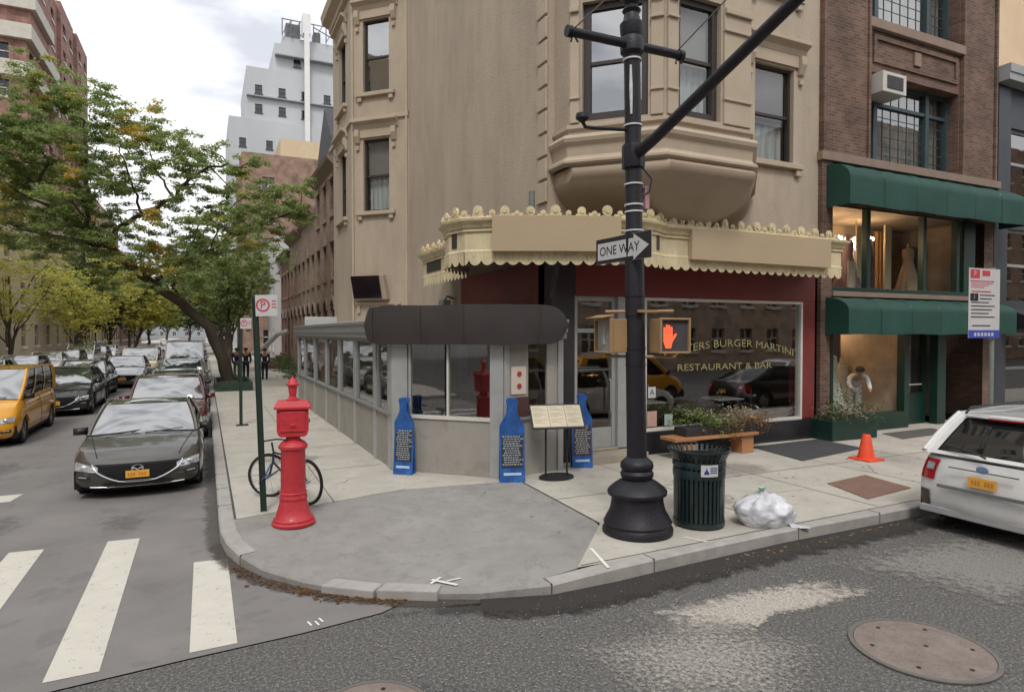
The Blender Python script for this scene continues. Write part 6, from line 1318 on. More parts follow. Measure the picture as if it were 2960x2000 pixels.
for k in range(3): m.box(.105, .19, .008, .010, .895 - .026 * k, .908 - .026 * k)
m.build('emblem', stb, sk_)
# rubbish bag
rnd = random.Random(4); bm = bmesh.new(); bmesh.ops.create_icosphere(bm, subdivisions=5, radius=1)
for v in bm.verts:
    p = v.co.copy(); a_ = math.atan2(p.y, p.x); el = max(0, p.z); f = 1 + .10 * math.sin(a_ * 9 + 3 * p.z) * (el ** .5) + .22 * noise.noise(p * 1.6 + Vector((4, 1, 2))) + .07 * abs(noise.noise(p * 3.5)) + .02 * noise.noise(p * 8)
    q = Vector((p.x * .30, p.y * .25, p.z * .215)) * f
    if q.z < -.13: q.z = -.13 - .1 * (q.z + .13) * 0
    if p.x > .55 and p.z < 0: q.x += .10 * (p.x - .55) / .45 * (1 - abs(p.y)); 
    q.x += .02 * math.sin(9 * q.y); v.co = q
    t_ = max(0, 1 - ((p.x + .05) ** 2 + (p.y) ** 2) ** .5 / .30)
    if p.z > 0: v.co.z += .035 * t_ - .05 * math.exp(-((q.x - .10) ** 2) / .003) * (p.z)
me = bpy.data.meshes.new('rubbish_bag'); bm.to_mesh(me); bm.free(); me.polygons.foreach_set('use_smooth', [True] * len(me.polygons))
def M_bag():
    m = M('white_plastic_bag', (.62, .63, .67), .30, .16, 5, .25, 14); b = m.node_tree.nodes['Principled BSDF']; b.inputs['Subsurface Weight'].default_value = .0; return m
me.materials.append(M_bag()); ob = bpy.data.objects.new('rubbish_bag', me); S.collection.objects.link(ob); ob.location = (6.20, 5.76, .285); ob.scale = (1.12, 1.1, 1.08); ob.rotation_euler = (0, 0, R(-20)); LOCAL.add(ob.name)
tag(ob, 'tied white plastic rubbish bag lying at the kerb right of the litter basket', 'rubbish bag')
m = MB(); m.lathe([(.035, 0), (.02, .02), (.03, .05), (.05, .075), (.03, .06), (.012, .05)], 12, -.02, 0, .215); m.build('knot', M('mint_tie', (.35, .50, .45), .5, .1, 5), ob, smooth=True)
m = MB(); m.grid([[(.22, -.2, -.122), (.34, -.22, -.126), (.42, -.22, -.127)], [(.24, -.05, -.08), (.33, -.14, -.112), (.43, -.215, -.124)], [(.26, .06, -.12), (.35, -.06, -.126), (.44, -.21, -.127)]]); m.build('loose_corner', M_bag(), ob, smooth=True)
# fire alarm pillar
redp = M('red_enamel', (.50, .030, .042), .5, .16, 5, .25, 22, coat=.15, speck=((.24, .035, .03), 11, .60, .7))
FA = thing('fire_alarm_box', 'bright red cast iron street fire alarm pillar with lantern finial on the corner', 'fire alarm box', (.97, 8.27, .15)); fx, fy = .97, 8.27
m = MB(); m.lathe([(.255, 0), (.26, .03), (.235, .05), (.24, .07), (.215, .09), (.19, .18), (.165, .27), (.158, .31), (.168, .32), (.168, .335), (.158, .35), (.158, .38), (.165, .39), (.155, .40)], 32, fx, fy, .15); m.build('base', redp, FA, smooth=True)
m = MB(); m.lathe([(.150, .40), (.145, .9), (.15, .92), (.172, .935), (.175, .965), (.16, .985), (.14, 1.01), (.09, 1.04), (.08, 1.08), (.09, 1.10)], 12, fx, fy, .15); m.build('column', redp, FA, smooth=True)
TF = frame(fx, fy - .0, .99, -.14)
m = MB(TF); m.extr([(-.17, 1.26), (-.14, 1.235), (.14, 1.235), (.17, 1.26), (.185, 1.32), (.185, 1.575), (-.185, 1.575), (-.185, 1.32)], -.13, .13); bxo = m.build('box', redp, FA, bevel=.012)
m = MB(TF); m.box(-.145, .145, .133, .145, 1.30, 1.545); m.box(.187, .20, -.02, .04, 1.39, 1.44); m.box(-.03, .03, .146, .16, 1.36, 1.40); m.build('door', redp, bxo, bevel=.006)
m = MB(TF); m.grid([[(-.215, -.16, 1.575), (.215, -.16, 1.575), (.215, .16, 1.575), (-.215, .16, 1.575), (-.215, -.16, 1.575)], [(-.215, -.16, 1.60), (.215, -.16, 1.60), (.215, .16, 1.60), (-.215, .16, 1.60), (-.215, -.16, 1.60)], [(-.175, -.10, 1.67), (.175, -.10, 1.67), (.175, .10, 1.67), (-.175, .10, 1.67), (-.175, -.10, 1.67)]]); m.poly([(-.175, -.10, 1.67), (.175, -.10, 1.67), (.175, .10, 1.67), (-.175, .10, 1.67)]); m.poly([(-.215, -.16, 1.575), (.215, -.16, 1.575), (.215, .16, 1.575), (-.215, .16, 1.575)]); m.build('lid', redp, bxo)
m = MB(); m.lathe([(.075, 1.52), (.075, 1.535), (.055, 1.545), (.052, 1.56), (.04, 1.565), (.055, 1.69), (.07, 1.70), (.075, 1.72), (.06, 1.735), (.05, 1.76), (.03, 1.78), (.012, 1.80), (.014, 1.81), (.002, 1.825)], 12, fx, fy, .15); m.build('lantern', redp, FA, smooth=True)
# sign poles
gpole = M('pole_green', (.018, .04, .03), .5, .25, 4)
def pole(x, y, h, label, sz, seed):
    t = thing('parking_sign', label, 'parking sign', (x, y, .15), group='parking signs on green channel posts'); m = MB(); w_ = .032
    m.box(x - w_, x + w_, y - .006, y + .006, .15, h); m.box(x - w_ - .006, x - w_, y - .03, y + .03, .15, h); m.box(x + w_, x + w_ + .006, y - .03, y + .03, .15, h); m.build('post', gpole, t)
    T = frame(x, y - .04, .98, -.2); m = MB(T); m.box(.0, sz, -.006, 0, h - sz * .95, h + .02); pl = m.build('plate', signw, t)
    redm = M('sign_red', (.55, .06, .08), .5, .08, 4); m = MB(T); c_ = sz * .34; zc = h - sz * .42; n = 20
    for k in range(n):
        a0, a1 = 2 * PI * k / n, 2 * PI * (k + 1) / n; r0, r1 = sz * .24, sz * .32; m.poly([(c_ + r0 * math.cos(a0), .002, zc + r0 * math.sin(a0)), (c_ + r1 * math.cos(a0), .002, zc + r1 * math.sin(a0)), (c_ + r1 * math.cos(a1), .002, zc + r1 * math.sin(a1)), (c_ + r0 * math.cos(a1), .002, zc + r0 * math.sin(a1))])
    m.build('ring', redm, pl); text('P', sz * .5, redm, 'lettering', pl, (lambda a, b, c: T(a + c_, b, c + zc)), ext=.004)
    m = MB(T)
    for k in range(3): m.box(sz * .74, sz * .95, .001, .003, h - sz * (.25 + .15 * k), h - sz * (.2 + .15 * k))
    m.build('small_print', redm, pl)
    return t
pA = pole(.68, 8.99, 2.97, 'white and red no parking sign on the tall green post behind the fire alarm pillar', .27, 1); pole(.81, 17.6, 2.85, 'white and red no parking sign on the farther thin green post by the kerb', .26, 2)
pA.rotation_euler = (0, R(-1.8), 0)
m = MB(); m.box(.7, .98, 17.5, 17.75, .152, .17); m.build('foot_plate', gpole, bpy.data.objects['parking_sign.001'] if 'parking_sign.001' in bpy.data.objects else None)
# bus / meter sign on the right
BS = thing('parking_rules_sign', 'tall white kerbside rules sign with red header and blue foot behind the white hatchback', 'street sign', (10.95, 5.72, .15))
m = MB(); m.tube([(10.95, 5.72, .15), (10.95, 5.72, 3.5)], .03, 10); m.build('post', M('galvanised_post', (.20, .23, .21), .5, .2, 4), BS)
TQ = frame(10.30, 5.70, .99, -.06); m = MB(TQ); m.box(0, .72, -.006, .0, 2.42, 3.47); pl = m.build('plate', signw, BS)
redm = M('sign_red', (.55, .06, .08)); bl_ = M('sign_blue', (.05, .08, .45), .5, .1, 3)
m = MB(TQ); m.box(.03, .24, .001, .004, 3.32, 3.45); m.box(.30, .48, .001, .004, 3.36, 3.44); m.box(.03, .58, .001, .003, 3.27, 3.285); m.box(.06, .5, .001, .004, 3.115, 3.13)
for k in range(3): m.box(.05, .55 - .1 * k, .001, .003, 3.24 - .03 * k, 3.25 - .03 * k)
m.build('red_header', redm, pl); text('P', .11, signw, 'lettering', pl, (lambda a, b, c: TQ(a + .13, b, c + 3.385)), ext=.006)
m = MB(TQ); m.box(.0, .72, .001, .004, 2.421, 2.54); m.build('blue_foot', bl_, pl)
m = MB(TQ); m.box(.03, .21, .001, .004, 2.98, 3.09); m.box(.08, .5, .001, .004, 2.60, 2.615)
for k in range(7): m.box(.25 if k < 2 else .05, .6 - .07 * (k % 3), .001, .003, 3.06 - .055 * k, 3.075 - .055 * k)
m.build('small_print', signb, pl); m = MB(TQ)
for k in range(6): m.box(.12 + .08 * k, .17 + .08 * k, .005, .007, 2.45, 2.50)
m.build('foot_marks', signw, pl); text('1', .09, signw, 'lettering', pl, (lambda a, b, c: TQ(a + .12, b, c + 3.035)), ext=.006)
# bicycle chained behind the pillar
BY = thing('bicycle', 'dark bicycle locked to the green post behind the red pillar', 'bicycle', (.95, 9.35, .15)); P0 = Vector((1.27, 9.10, .15)); P1 = Vector((.80, 9.85, .15)); ax = (P1 - P0).normalized(); sd = Vector((-ax.y, ax.x, 0)); lean = sd * .05
def bp(a, z, s=0): v = P0 + ax * a + sd * s + lean * (z / .5); return (v.x, v.y, .15 + z)
def wheel(a, nm, turn=0):
    m = MB(); c = Vector(bp(a, .31)); ua = (ax * math.cos(turn) + sd * math.sin(turn)); n = 28
    pts = [c + ua * .295 * math.cos(2 * PI * k / n) + Vector((0, 0, .295 * math.sin(2 * PI * k / n))) for k in range(n + 1)]; m.tube([tuple(p) for p in pts], .021, 7); wl = m.build(nm, tyre, BY, smooth=True)
    m = MB(); m.tube([tuple(c + (p - c) * .93) for p in pts], .010, 5)
    for k in range(0, n, 2): m.tube([tuple(c), tuple(c + (pts[k] - c) * .93)], .0022, 3)
    m.tube([tuple(c - sd * .05), tuple(c + sd * .05)], .02, 6); m.build('spokes', rimm, wl)
wheel(0, 'wheel'); wheel(.98 * .82, 'wheel', .5)
m = MB(); bb_ = bp(.34, .27); st_ = bp(.24, .62); hd = bp(.66, .66); hd2 = bp(.69, .52)
for p, q in ((bb_, st_), (st_, hd), (bb_, hd2), (hd, hd2), (bb_, bp(0, .31)), (st_, bp(0, .31)), (hd2, bp(.80, .31)), (st_, bp(.22, .74))): m.tube([p, q], .016, 8)
m.build('frame', M('bike_frame', (.03, .03, .07), .4, .3, 3), BY, smooth=True)
m = MB(); m.tube([hd, bp(.68, .80)], .014, 6); m.tube([bp(.62, .80, -.26), bp(.70, .83, -.1), bp(.70, .83, .1), bp(.62, .80, .26)], .012, 6); m.build('handlebar', blackp, BY, smooth=True)
m = MB(); m.patch(bp(.12, .75, -.07), bp(.12, .75, .07), bp(.36, .77, .02), bp(.36, .77, -.02), (0, 0, .03), 4, 4); m.patch(bp(.12, .73, -.07), bp(.12, .73, .07), bp(.36, .75, .02), bp(.36, .75, -.02), (0, 0, -.02), 4, 4); m.build('saddle', blackp, BY, smooth=True)
m = MB(); m.lathe([(.09, -.004), (.09, .004)], 18, 0, 0, 0, axis='y'); c = Vector(bp(.34, .27, .06)); m.v = [tuple(c + ax * x + sd * y + Vector((0, 0, z))) for x, y, z in m.v]; m.tube([bp(.34, .27, .07), bp(.43, .15, .08), bp(.47, .15, .14)], .01, 6); m.tube([bp(.34, .27, -.07), bp(.25, .39, -.08), bp(.21, .39, -.14)], .01, 6); m.build('crank', rimm, BY)
m = MB(); m.tube([bp(.66, .5, .06), (.68, 8.95, .60), (.63, 9.02, .52), bp(.6, .4, .0)], .014, 6); m.build('cable_lock', M('lock_blue', (.10, .14, .25), .5, .2, 4), BY, smooth=True)
# bottle shaped chalk boards
bblue = M('bottle_blue', (.022, .10, .34), .5, .4, 7, speck=((.08, .22, .5), 5, .58, .5)); bdark = M('bottle_dark', (.02, .03, .06), .6, .25, 6); chalk = M('chalk_text', (.34, .36, .34), .9, .3, 20); bpale = M('label_pale', (.45, .62, .85), .6, .1, 6)
def bottle(x, y, dx, dy, h, w_, label, seed, redd=False):
    t = thing('bottle_board', label, 'menu board', (x, y, .15), group='bottle shaped menu boards at the cafe'); T = frame(x, y, dx, dy); k = w_ / 2; hh = h
    prof = [(k, 0), (k, .62 * hh), (k * .96, .68 * hh), (k * .55, .78 * hh), (k * .38, .83 * hh), (k * .36, .93 * hh), (k * .42, .935 * hh), (k * .42, .985 * hh), (k * .3, hh)]
    P = [(a_, .15 + z) for a_, z in prof] + [(-a_, .15 + z) for a_, z in prof[::-1]]
    def tl(b0): return lambda a, b, c: T(a, b + b0 * .0 - (c - .15) * .10 + .06, c)
    TT = tl(0); m = MB(TT); m.extr(P, -.012, .012); bd = m.build('board', bblue, t)
    T2 = lambda a, b, c: T(a, -(b - (c - .15) * .10 + .06) - .02, c); m = MB(T2); m.extr(P, -.012, .012); m.build('back_board', bblue, t)
    m = MB(TT); m.extr([(-k * .86, .15 + .17 * hh), (k * .86, .15 + .17 * hh), (k * .86, .15 + .60 * hh), (-k * .86, .15 + .60 * hh)], .013, .016); m.build('chalk_panel', M('plum_board', (.06, .035, .06), .8, .3, 6) if redd else bdark, bd)
    m = MB(TT); rr = random.Random(seed); z = .57 * hh
    while z > .20 * hh:
        a_ = -k * rr.uniform(.55, .8); e = k * rr.uniform(.45, .8)
        while a_ < e: l = rr.uniform(.02, .05); m.box(a_, a_ + l, .017, .0185, .15 + z - .011 + rr.uniform(-.002, .002), .15 + z + .006); a_ += l + .012
        z -= .036
    m.build('chalk_writing', chalk, bd)
    m = MB(TT); m.box(-k * .7, k * .7, .013, .017, .15 + .085 * hh, .15 + .115 * hh); m.box(-k * .22, k * .22, .013, .017, .15 + .84 * hh, .15 + .89 * hh); m.box(-k * .6, k * .6, .013, .016, .15 + .63 * hh, .15 + .69 * hh); m.build('label_marks', bpale, bd)
    return t
bottle(2.98, 10.38, .75, -.6, 1.27, .34, 'blue bottle shaped chalk board at the left corner of the cafe glazing', 1); bottle(4.36, 9.10, .93, -.3, 1.32, .40, 'blue bottle shaped chalk board left of the open menu stand', 2); bottle(5.93, 9.55, .9, -.3, 1.28, .36, 'blue bottle board with a plum panel, right of the menu stand by the column', 3, True)
# menu stand
MS = thing('menu_stand', 'black menu stand on two posts with an open cream menu under glass', 'menu stand', (5.12, 9.02, .15)); TM = frame(5.12, 9.02, .97, -.24)
m = MB(); m.lathe([(.30, 0), (.30, .03), (.27, .045)], 32, 5.12, 9.02, .15, sy=.75); m.build('base', blackp, MS, smooth=True)
m = MB(TM); m.box(-.19, -.165, -.02, .01, .17, 1.02); m.box(.165, .19, -.02, .01, .17, 1.02); m.build('posts', blackp, MS)
def Tm(a, b, c): return TM(a, (c) * -.62 + b * .7 + .18, .98 + c * .78 + b * .5)
m = MB(Tm); m.box(-.44, .44, -.03, 0, 0, .46); bo = m.build('case', blackp, MS, bevel=.006)
m = MB(Tm)
for a_ in (-.415, -.137, .141): m.box(a_, a_ + .272, .001, .005, .03, .43)
m.build('menu_pages', M('menu_paper', (.62, .56, .42), .8, .06, 5), bo)
m = MB(Tm)
for a_ in (-.39, -.11, .165):
    for k in range(12):
        if k % 4 != 3: m.box(a_, a_ + .12 + .09 * ((k * 7) % 3) / 2, .006, .0065, .39 - .028 * k, .397 - .028 * k)
m.build('menu_print', M('menu_ink', (.30, .24, .18), .8, .1, 5), bo)
# bench with window box planting
wood = M('orange_bench_wood', (.42, .20, .09), .6, .2, 3, .15, 30, stretch=(.4, 4, 4)); BN = thing('bench', 'low orange brown plank bench under the big shop window', 'bench', (9.1, 9.45, .15))
m = MB(); m.box(7.72, 9.80, 9.22, 9.66, .50, .56); m.build('seat', wood, BN, bevel=.01)
for x in (7.98, 9.42): m = MB(); m.box(x, x + .30, 9.28, 9.60, .15, .50); m.build('leg', wood, BN, bevel=.01)
PL = thing('window_box', 'dark planter trough with green and rusty plants standing on the bench', 'planter', (9.05, 9.48, .56)); m = MB(); m.box(8.05, 10.15, 9.30, 9.66, .562, .72); m.build('trough', M('trough_dark', (.03, .025, .03), .7, .2, 4), PL, bevel=.01)
lv = [(8.15 + .2 * i, 9.47 + .06 * math.sin(i * 2), .77 + .04 * math.sin(i * 1.3), .19) for i in range(11)]; leaves(lv[:6], 9000, .028, 71, flat=.9).build('green_foliage', M_leaf('planter_green', (.08, .15, .04), (.34, .40, .14)), PL); leaves(lv[5:], 9000, .026, 72, flat=.9).build('rusty_foliage', M_leaf('planter_rust', (.14, .12, .05), (.50, .24, .12)), PL)
leaves([(8.9, 9.4, .92, .16), (9.5, 9.4, .9, .16), (8.5, 9.45, .95, .12), (9.3, 9.45, 1.0, .14), (9.75, 9.45, .98, .15)], 3000, .03, 73).build('pale_blooms', M_leaf('pale_bloom', (.50, .52, .40), (.70, .66, .50)), PL)
# green planter at the brick pier
GP = thing('flower_planter', 'low green painted planter of white and pink flowers at the brick pier', 'planter', (12.95, 9.72, .15)); m = MB(); m.prism([(12.2, 9.45), (13.6, 9.4), (13.75, 9.72), (13.6, 10.02), (12.2, 10.04)], .15, .60); m.build('tub', greenp, GP, bevel=.02)
leaves([(12.4 + .16 * i, 9.7 + .1 * math.sin(i * 2.2), .68 + .04 * math.cos(i * 1.9), .22) for i in range(8)], 5200, .03, 74, flat=.8).build('foliage', M_leaf('tub_green', (.03, .07, .025), (.13, .19, .07)), GP); leaves([(12.4 + .16 * i, 9.66 + .1 * math.sin(i * 2.2), .76, .21) for i in range(8)], 1500, .028, 75, flat=.6).build('blooms', M_leaf('white_pink_bloom', (.55, .52, .46), (.55, .32, .28)), GP)
leaves([(13.2, 9.95, 1.0, .18), (13.15, 9.95, 1.3, .12), (13.25, 9.9, 1.15, .14)], 2600, .03, 77).build('tall_foliage', lf_dk, GP)
# cone
co_ = M('cone_orange', (.85, .09, .035), .55, .08, 4); CO = thing('traffic_cone', 'small bright orange traffic cone between the green planter and the rusty plate', 'traffic cone', (11.05, 7.85, .15)); m = MB(); m.box(10.83, 11.27, 7.63, 8.07, .15, .185); m.build('base', co_, CO, bevel=.01); m = MB(); m.lathe([(.15, .033), (.145, .06), (.075, .44), (.06, .47), (.05, .47), (.05, .3)], 24, 11.05, 7.85, .15); m.build('cone', co_, CO, smooth=True)
# cellar hatch, cover plate, manholes
m = MB(); m.prism([(10.12, 9.70), (12.15, 9.78), (12.05, 8.62), (9.85, 8.25)], .152, .165); tag(m.build('rubber_mat', M('dark_mat', (.06, .06, .065), .85, .15, 5, .4, 60)), 'dark rubber mat on the sidewalk under the shop window', 'mat')
m = MB(); m.prism([(8.72, 6.84), (9.80, 6.98), (9.62, 6.10), (8.42, 5.95)], .152, .162); tag(m.build('hatch_cover', M('rusty_plate', (.21, .125, .095), .8, .2, 6, .3, 60)), 'rusty brown steel cover plate set in the sidewalk', 'cover plate')
m = MB(); m.prism([(13.9, 9.0), (15.9, 9.1), (16.1, 9.75), (14.2, 9.7)], .152, .160); tag(m.build('door_mat', M('dark_mat2', (.10, .095, .09), .85, .15, 5)), 'flat dark mat before the green shop door', 'mat')
iron = M('manhole_iron', (.22, .18, .16), .8, .22, 5, .9, 38, speck=((.26, .21, .17), 5, .58, .6)); irn2 = M('manhole_rim', (.15, .14, .13), .8, .15, 4, .4, 60)
def manhole(cx, cy, r, label, holes):
    t = thing('manhole_cover', label, 'manhole cover', (cx, cy, 0)); m = MB(); m.lathe([(r * 1.0, .001), (r * 1.0, .012), (r * .93, .014), (r * .925, .004)], 48, cx, cy, 0, cap=False); m.build('rim', irn2, t, smooth=True)
    m = MB(); m.lathe([(r * .92, .002), (r * .92, .011), (.01, .013)], 48, cx, cy, 0)
    m.build('lid', iron, t)
    m = MB()
    for a_, q in holes: m.lathe([(.017, 0), (.017, .0018)], 10, cx + r * q * math.cos(a_), cy + r * q * math.sin(a_), .0125)
    m.build('pick_holes', blackp, t)
manhole(5.10, 3.13, .52, 'large round rusty manhole cover at the lower right', [(k * PI / 3 + .5, .72) for k in range(6)] + [(0, .1)])
manhole(.96, 4.14, .40, 'round manhole cover cut by the bottom edge of the picture', [(k * PI / 3, .72) for k in range(6)])
# outdoor screen on the bay and wall lamp
T45b = frame(4.18, 20.29, .7071, -.7071); TVr = thing('outdoor_screen', 'dark outdoor screen in a pale case tilted on the bay wall above the cafe', 'screen', (4.9, 19.5, 3.5))
m = MB(lambda a, b, c: T45b(a + .25, b + (c - 3.5) * .28, c)); m.box(-.05, 1.10, .03, .22, 3.52, 4.24); cs_ = m.build('case', stucco_trim, TVr, bevel=.01); m = MB(lambda a, b, c: T45b(a + .25, b + (c - 3.5) * .28, c)); m.box(-.03, .95, .221, .24, 3.55, 4.22); m.build('screen', M('screen_black', (.010, .008, .014), .15, .2, 2), cs_); m = MB(T45b); m.box(.6, .8, .003, .09, 3.6, 3.9); m.build('mount', blackp, TVr)
WLp = thing('wall_lamp', 'small grey floodlight bracket on the side wall left of the maroon shopfront', 'wall lamp', (5.5, 15.0, 3.1)); m = MB(); m.tube([(5.59, 15.0, 3.35), (5.4, 15.0, 3.4), (5.35, 15.0, 3.3)], .03, 8); m.box(5.25, 5.45, 14.85, 15.15, 3.05, 3.3); m.build('housing', alu_d, WLp, bevel=.02)
# street lamp far left
SL = thing('street_lamp', 'pale slender street lamp with curved arm far left before the limestone house', 'street lamp', (-9.8, 40, .15)); m = MB(); m.tube([(-9.8, 40, .15), (-9.8, 40, 7.2), (-9.5, 40, 7.9), (-8.6, 40, 8.2)], [.12, .08, .06, .05], 8); m.build('post', M('lamp_grey', (.30, .32, .31), .6, .1, 3), SL, smooth=True); m = MB(); m.lathe([(.05, .3), (.25, .1), (.3, -.1), (.15, -.3)], 14, -9.8, 40, 3.5); m.build('globe', M('frosted_globe', (.45, .47, .45), .5, .1, 3), SL, smooth=True)
# white stoop rail and sign at the end of the café
m = MB(); m.box(3.1, 4.3, 22.9, 23.0, 2.75, 3.05); tag(m.build('roof_vent_box', M('vent_white', (.5, .5, .49), .6, .1, 4), bevel=.02), 'pale box on the far end of the cafe roof', 'vent box')
m = MB(); m.tube([(2.9, 46, 1.1), (3.5, 44.5, 1.6), (4.2, 43.5, 2.4), (4.8, 43.2, 2.6)], .16, 8); tag(m.build('stoop_rail', M('rail_white', (.6, .62, .62), .6, .1, 4), smooth=True), 'curved white stoop rail in front of the far row house', 'stair rail')
# ================================================================ people
skinm = M('skin', (.42, .25, .18), .6, .08, 6); hairm = M('dark_hair', (.03, .02, .015), .7, .2, 8)
def person(label, x, y, z, rz, coat, legs, h=1.65, sit=False, hair=hairm, bend=0, group=None, hh=(0, 0)):
    t = thing('person', label, 'person', (x, y, z), rz, group, local=True); s = h / 1.72
    if sit: Pv = dict(pel=(0, 0, .50), wai=(0, .02, .68), che=(0, .0, .92), nec=(0, -.02, 1.08), hea=(0, -.04, 1.22), top=(0, -.03, 1.32)); K = lambda sg_: [(sg_ * .10, 0, .50), (sg_ * .12, -.42, .50), (sg_ * .12, -.42, .08), (sg_ * .12, -.55, .04)]; A = lambda sg_: [(sg_ * .18, 0, 1.0), (sg_ * .24, -.05, .74), (sg_ * .15, -.30, .72), (sg_ * .08, -.40, .74)]
    else: Pv = dict(pel=(0, 0, .92), wai=(0, -bend * .1, 1.08), che=(0, -bend * .35, 1.32 - bend * .12), nec=(0, -bend * .5, 1.46 - bend * .2), hea=(0, -bend * .6 - .02, 1.58 - bend * .25), top=(0, -bend * .62, 1.68 - bend * .27)); K = lambda sg_: [(sg_ * .09, 0, .88), (sg_ * .10, -.03 * sg_, .48), (sg_ * .10, .05 * sg_, .07), (sg_ * .11, .05 * sg_ - .12, .04)]; A = lambda sg_: [(sg_ * .19, -bend * .4, 1.38 - bend * .14), (sg_ * .24, -bend * .5, 1.12 - bend * .1), (sg_ * .22, -.10 - bend * .6, .90), (sg_ * .21, -.13 - bend * .6, .82)]
    V = [Pv[k] for k in ('pel', 'wai', 'che', 'nec', 'hea', 'top')]; Ed = [(i, i + 1) for i in range(5)]; Rd = [.11, .10, .12, .05, .085, .07]
    for sg_ in (-1, 1):
        for lst, par, rad in ((K(sg_), 0, [.085, .055, .04, .035]), (A(sg_), 2, [.05, .038, .028, .03])):
            b = len(V); V += lst; Ed.append((par, b)); Ed += [(b + i, b + i + 1) for i in range(3)]; Rd += rad
    V = [tuple(c * s for c in v) for v in V]; Rd = [r * s for r in Rd]
    skin('body', V, Ed, Rd, skinm, t, 1)
    def sub(name, idx, grow, mat):
        mp2 = {j: i for i, j in enumerate(idx)}; skin(name, [V[j] for j in idx], [(mp2[a_], mp2[b_]) for a_, b_ in Ed if a_ in mp2 and b_ in mp2], [Rd[j] + grow for j in idx], mat, t, 1)
    sub('coat', [0, 1, 2, 10, 11, 12, 18, 19, 20], .022, coat); sub('trousers', [0, 6, 7, 8, 14, 15, 16], .016, legs)
    q = V[4]; m = MB(); m.lathe([(.03, -.02), (.095, .0), (.108, .05), (.085, .10), (.03, .13), (.002, .135)], 14, q[0], q[1] + .015, q[2] + .0, sy=1.1); m.v = [(x_, y_, z_) for x_, y_, z_ in m.v]; m.build('hair', hair, t, smooth=True)
    m = MB()
    for lg in (6, 14): fx_, fy_, fz_ = V[lg + 3]; m.box(fx_ - .045, fx_ + .045, fy_ - .06, fy_ + .15, .0, .09) if not sit else m.box(fx_ - .045, fx_ + .045, fy_ - .06, fy_ + .13, .0, .08)
    m.build('shoes', blackp, t, bevel=.02)
    return t
dk = M('dark_coat', (.018, .018, .022), .8, .2, 5); nv = M('navy_coat', (.02, .025, .05), .8, .2, 5); wc = M('white_shirt', (.62, .62, .64), .8, .08, 5)
person('walker in a dark coat on the far sidewalk, left of the two nearer figures', 1.85, 34.8, .15, 0, dk, dk, 1.62, group='walkers on the side street'); person('walker in a dark blue top and light trousers close beside the dark coated one', 1.45, 35.4, .15, 10, nv, M('grey_trousers', (.12, .12, .13), .8, .2, 5), 1.6, group='walkers on the side street'); person('walker in navy clothes by the row house wall, right of the pair', 2.72, 34.6, .15, 180, nv, nv, 1.58, group='walkers on the side street')
person('grey haired diner in a dark jacket seated behind the big shop window', 11.0, 11.0, .35, 70, M('slate_jacket', (.07, .07, .085), .8, .2, 5), dk, 1.7, sit=True, hair=M('grey_hair', (.30, .24, .20), .7, .2, 8))
person('figure in a white shirt bending in the ground floor shop window', 14.65, 10.75, .30, -40, wc, wc, 1.6, bend=.9)
def table(x, y, z, label, r=.38, cloth=True, grp='dining tables behind glass'):
    t = thing('dining_table', label, 'table', (x, y, z), group=grp); m = MB(); m.lathe([(.04, .02), (.035, .70)], 10, x, y, z); m.lathe([(.22, 0), (.2, .03)], 16, x, y, z); m.build('pedestal', blackp, t); m = MB(); m.box(x - r, x + r, y - r, y + r, z + .72, z + .75); m.build('top', M('table_cloth', (.40, .38, .36), .8, .08, 4) if cloth else darkwood, t, bevel=.01)
    for i, (dx, dy) in enumerate(((.12, .05), (-.15, -.1))): m = MB(); m.lathe([(.03, 0), (.008, .01), (.006, .07), (.03, .09), (.035, .15)], 10, x + dx, y + dy, z + .752); o = tag(m.build('wine_glass', glass_hi, smooth=True), 'wine glass on the ' + label, 'wine glass', 'wine glasses on the dining tables')
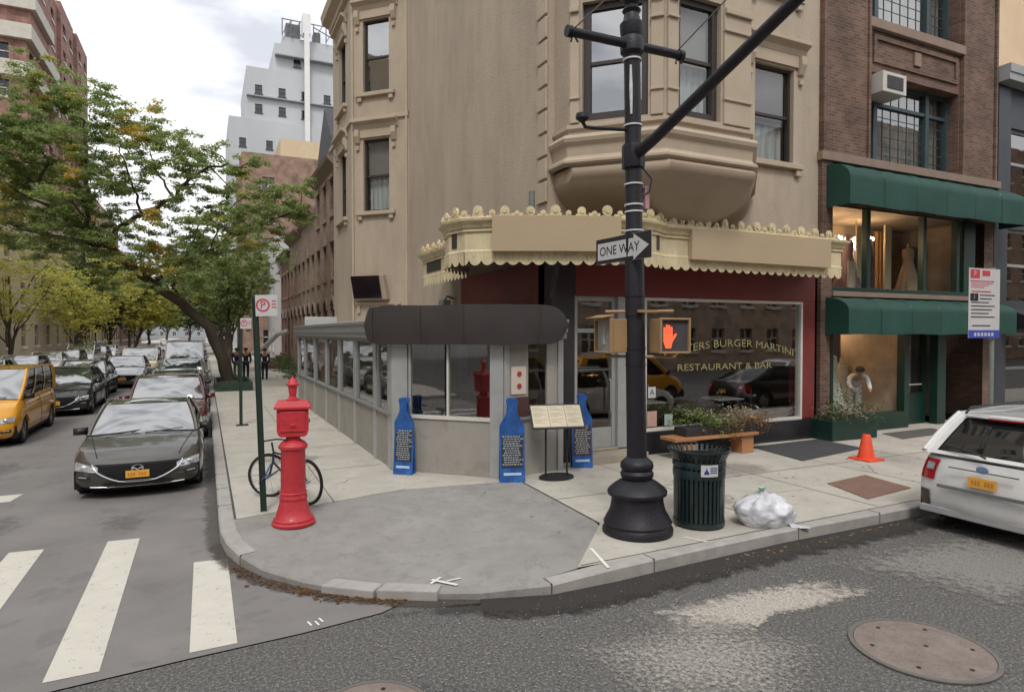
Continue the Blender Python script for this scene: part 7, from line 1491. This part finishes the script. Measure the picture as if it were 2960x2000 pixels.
def chair(x, y, z, rz, label, grp='dining chairs behind glass'):
    t = thing('chair', label, 'chair', (x, y, z), rz, grp, local=True); m = MB(); m.box(-.21, .21, -.21, .21, .43, .48); m.build('seat', dk, t, bevel=.015); m = MB(); m.box(-.2, .2, .18, .21, .55, .92); m.build('backrest', dk, t, bevel=.015)
    for i, (a_, b_) in enumerate(((-1, -1), (1, -1), (-1, 1), (1, 1))): m = MB(); m.box(a_ * .19 - .015, a_ * .19 + .015, b_ * .19 - .015, b_ * .19 + .015, 0, .43 if b_ < 0 else .9); m.build('leg', darkwood, t)
    return t
for i, (x, y) in enumerate(((8.3, 11.0), (10.3, 10.85), (9.3, 12.4))): table(x, y, .31, ['dining table at the left of the big window', 'dining table in front of the seated diner', 'small dining table at the back of the dining room'][i])
c0 = chair(7.8, 11.0, .31, 90, 'dark chair at the left table of the big window, its left side')
for i, (x, y, rz) in enumerate(((8.8, 11.05, -90), (9.75, 10.8, 90), (11.05, 11.0, -110), (9.3, 12.9, 0), (9.3, 11.9, 180))): copy_tree(c0, (x, y, .31), rz, ['dark chair right of the left window table', 'empty dark chair facing the seated diner', 'dark chair the diner sits on', 'dark chair behind the back table', 'dark chair before the back table'][i])
for i, (x, y) in enumerate(((3.75, 11.2), (3.65, 13.2), (3.65, 15.2), (3.65, 17.4))): table(x, y, .16, ['cafe table nearest the corner glazing', 'second cafe table from the corner', 'third cafe table from the corner', 'farthest cafe table from the corner'][i], .33)
for i, (x, y, rz) in enumerate(((4.35, 11.0, -90), (3.6, 10.7, 180), (4.3, 13.2, -90), (4.3, 15.2, -90), (4.3, 17.4, -90))): copy_tree(c0, (x, y, .16), rz, ['dark chair right of the corner cafe table', 'dark chair with its back to the corner glazing', 'dark chair at the second cafe table', 'dark chair at the third cafe table', 'dark chair at the farthest cafe table'][i])
m = MB(); m.box(7.72, 7.9, 10.02, 10.03, 1.24, 1.45); gc = tag(m.build('grade_card', signw), 'white sanitary grade card with a blue letter A in the big window', 'grade card'); text('A', .17, stb, 'lettering', gc, frame(7.81, 10.018, 1, 0, 1.345), ext=.002)
m = MB(); m.box(8.12, 8.32, 10.02, 10.03, .68, .90); tag(m.build('window_notice', M('mint_notice', (.35, .45, .40), .7, .15, 9)), 'small pale green notice low in the big window', 'notice'); m = MB(); m.box(7.70, 7.93, 10.02, 10.03, .68, .98); tag(m.build('window_notice', M('pink_notice', (.50, .32, .27), .7, .15, 9)), 'pinkish notice at the bottom left corner of the big window', 'notice')
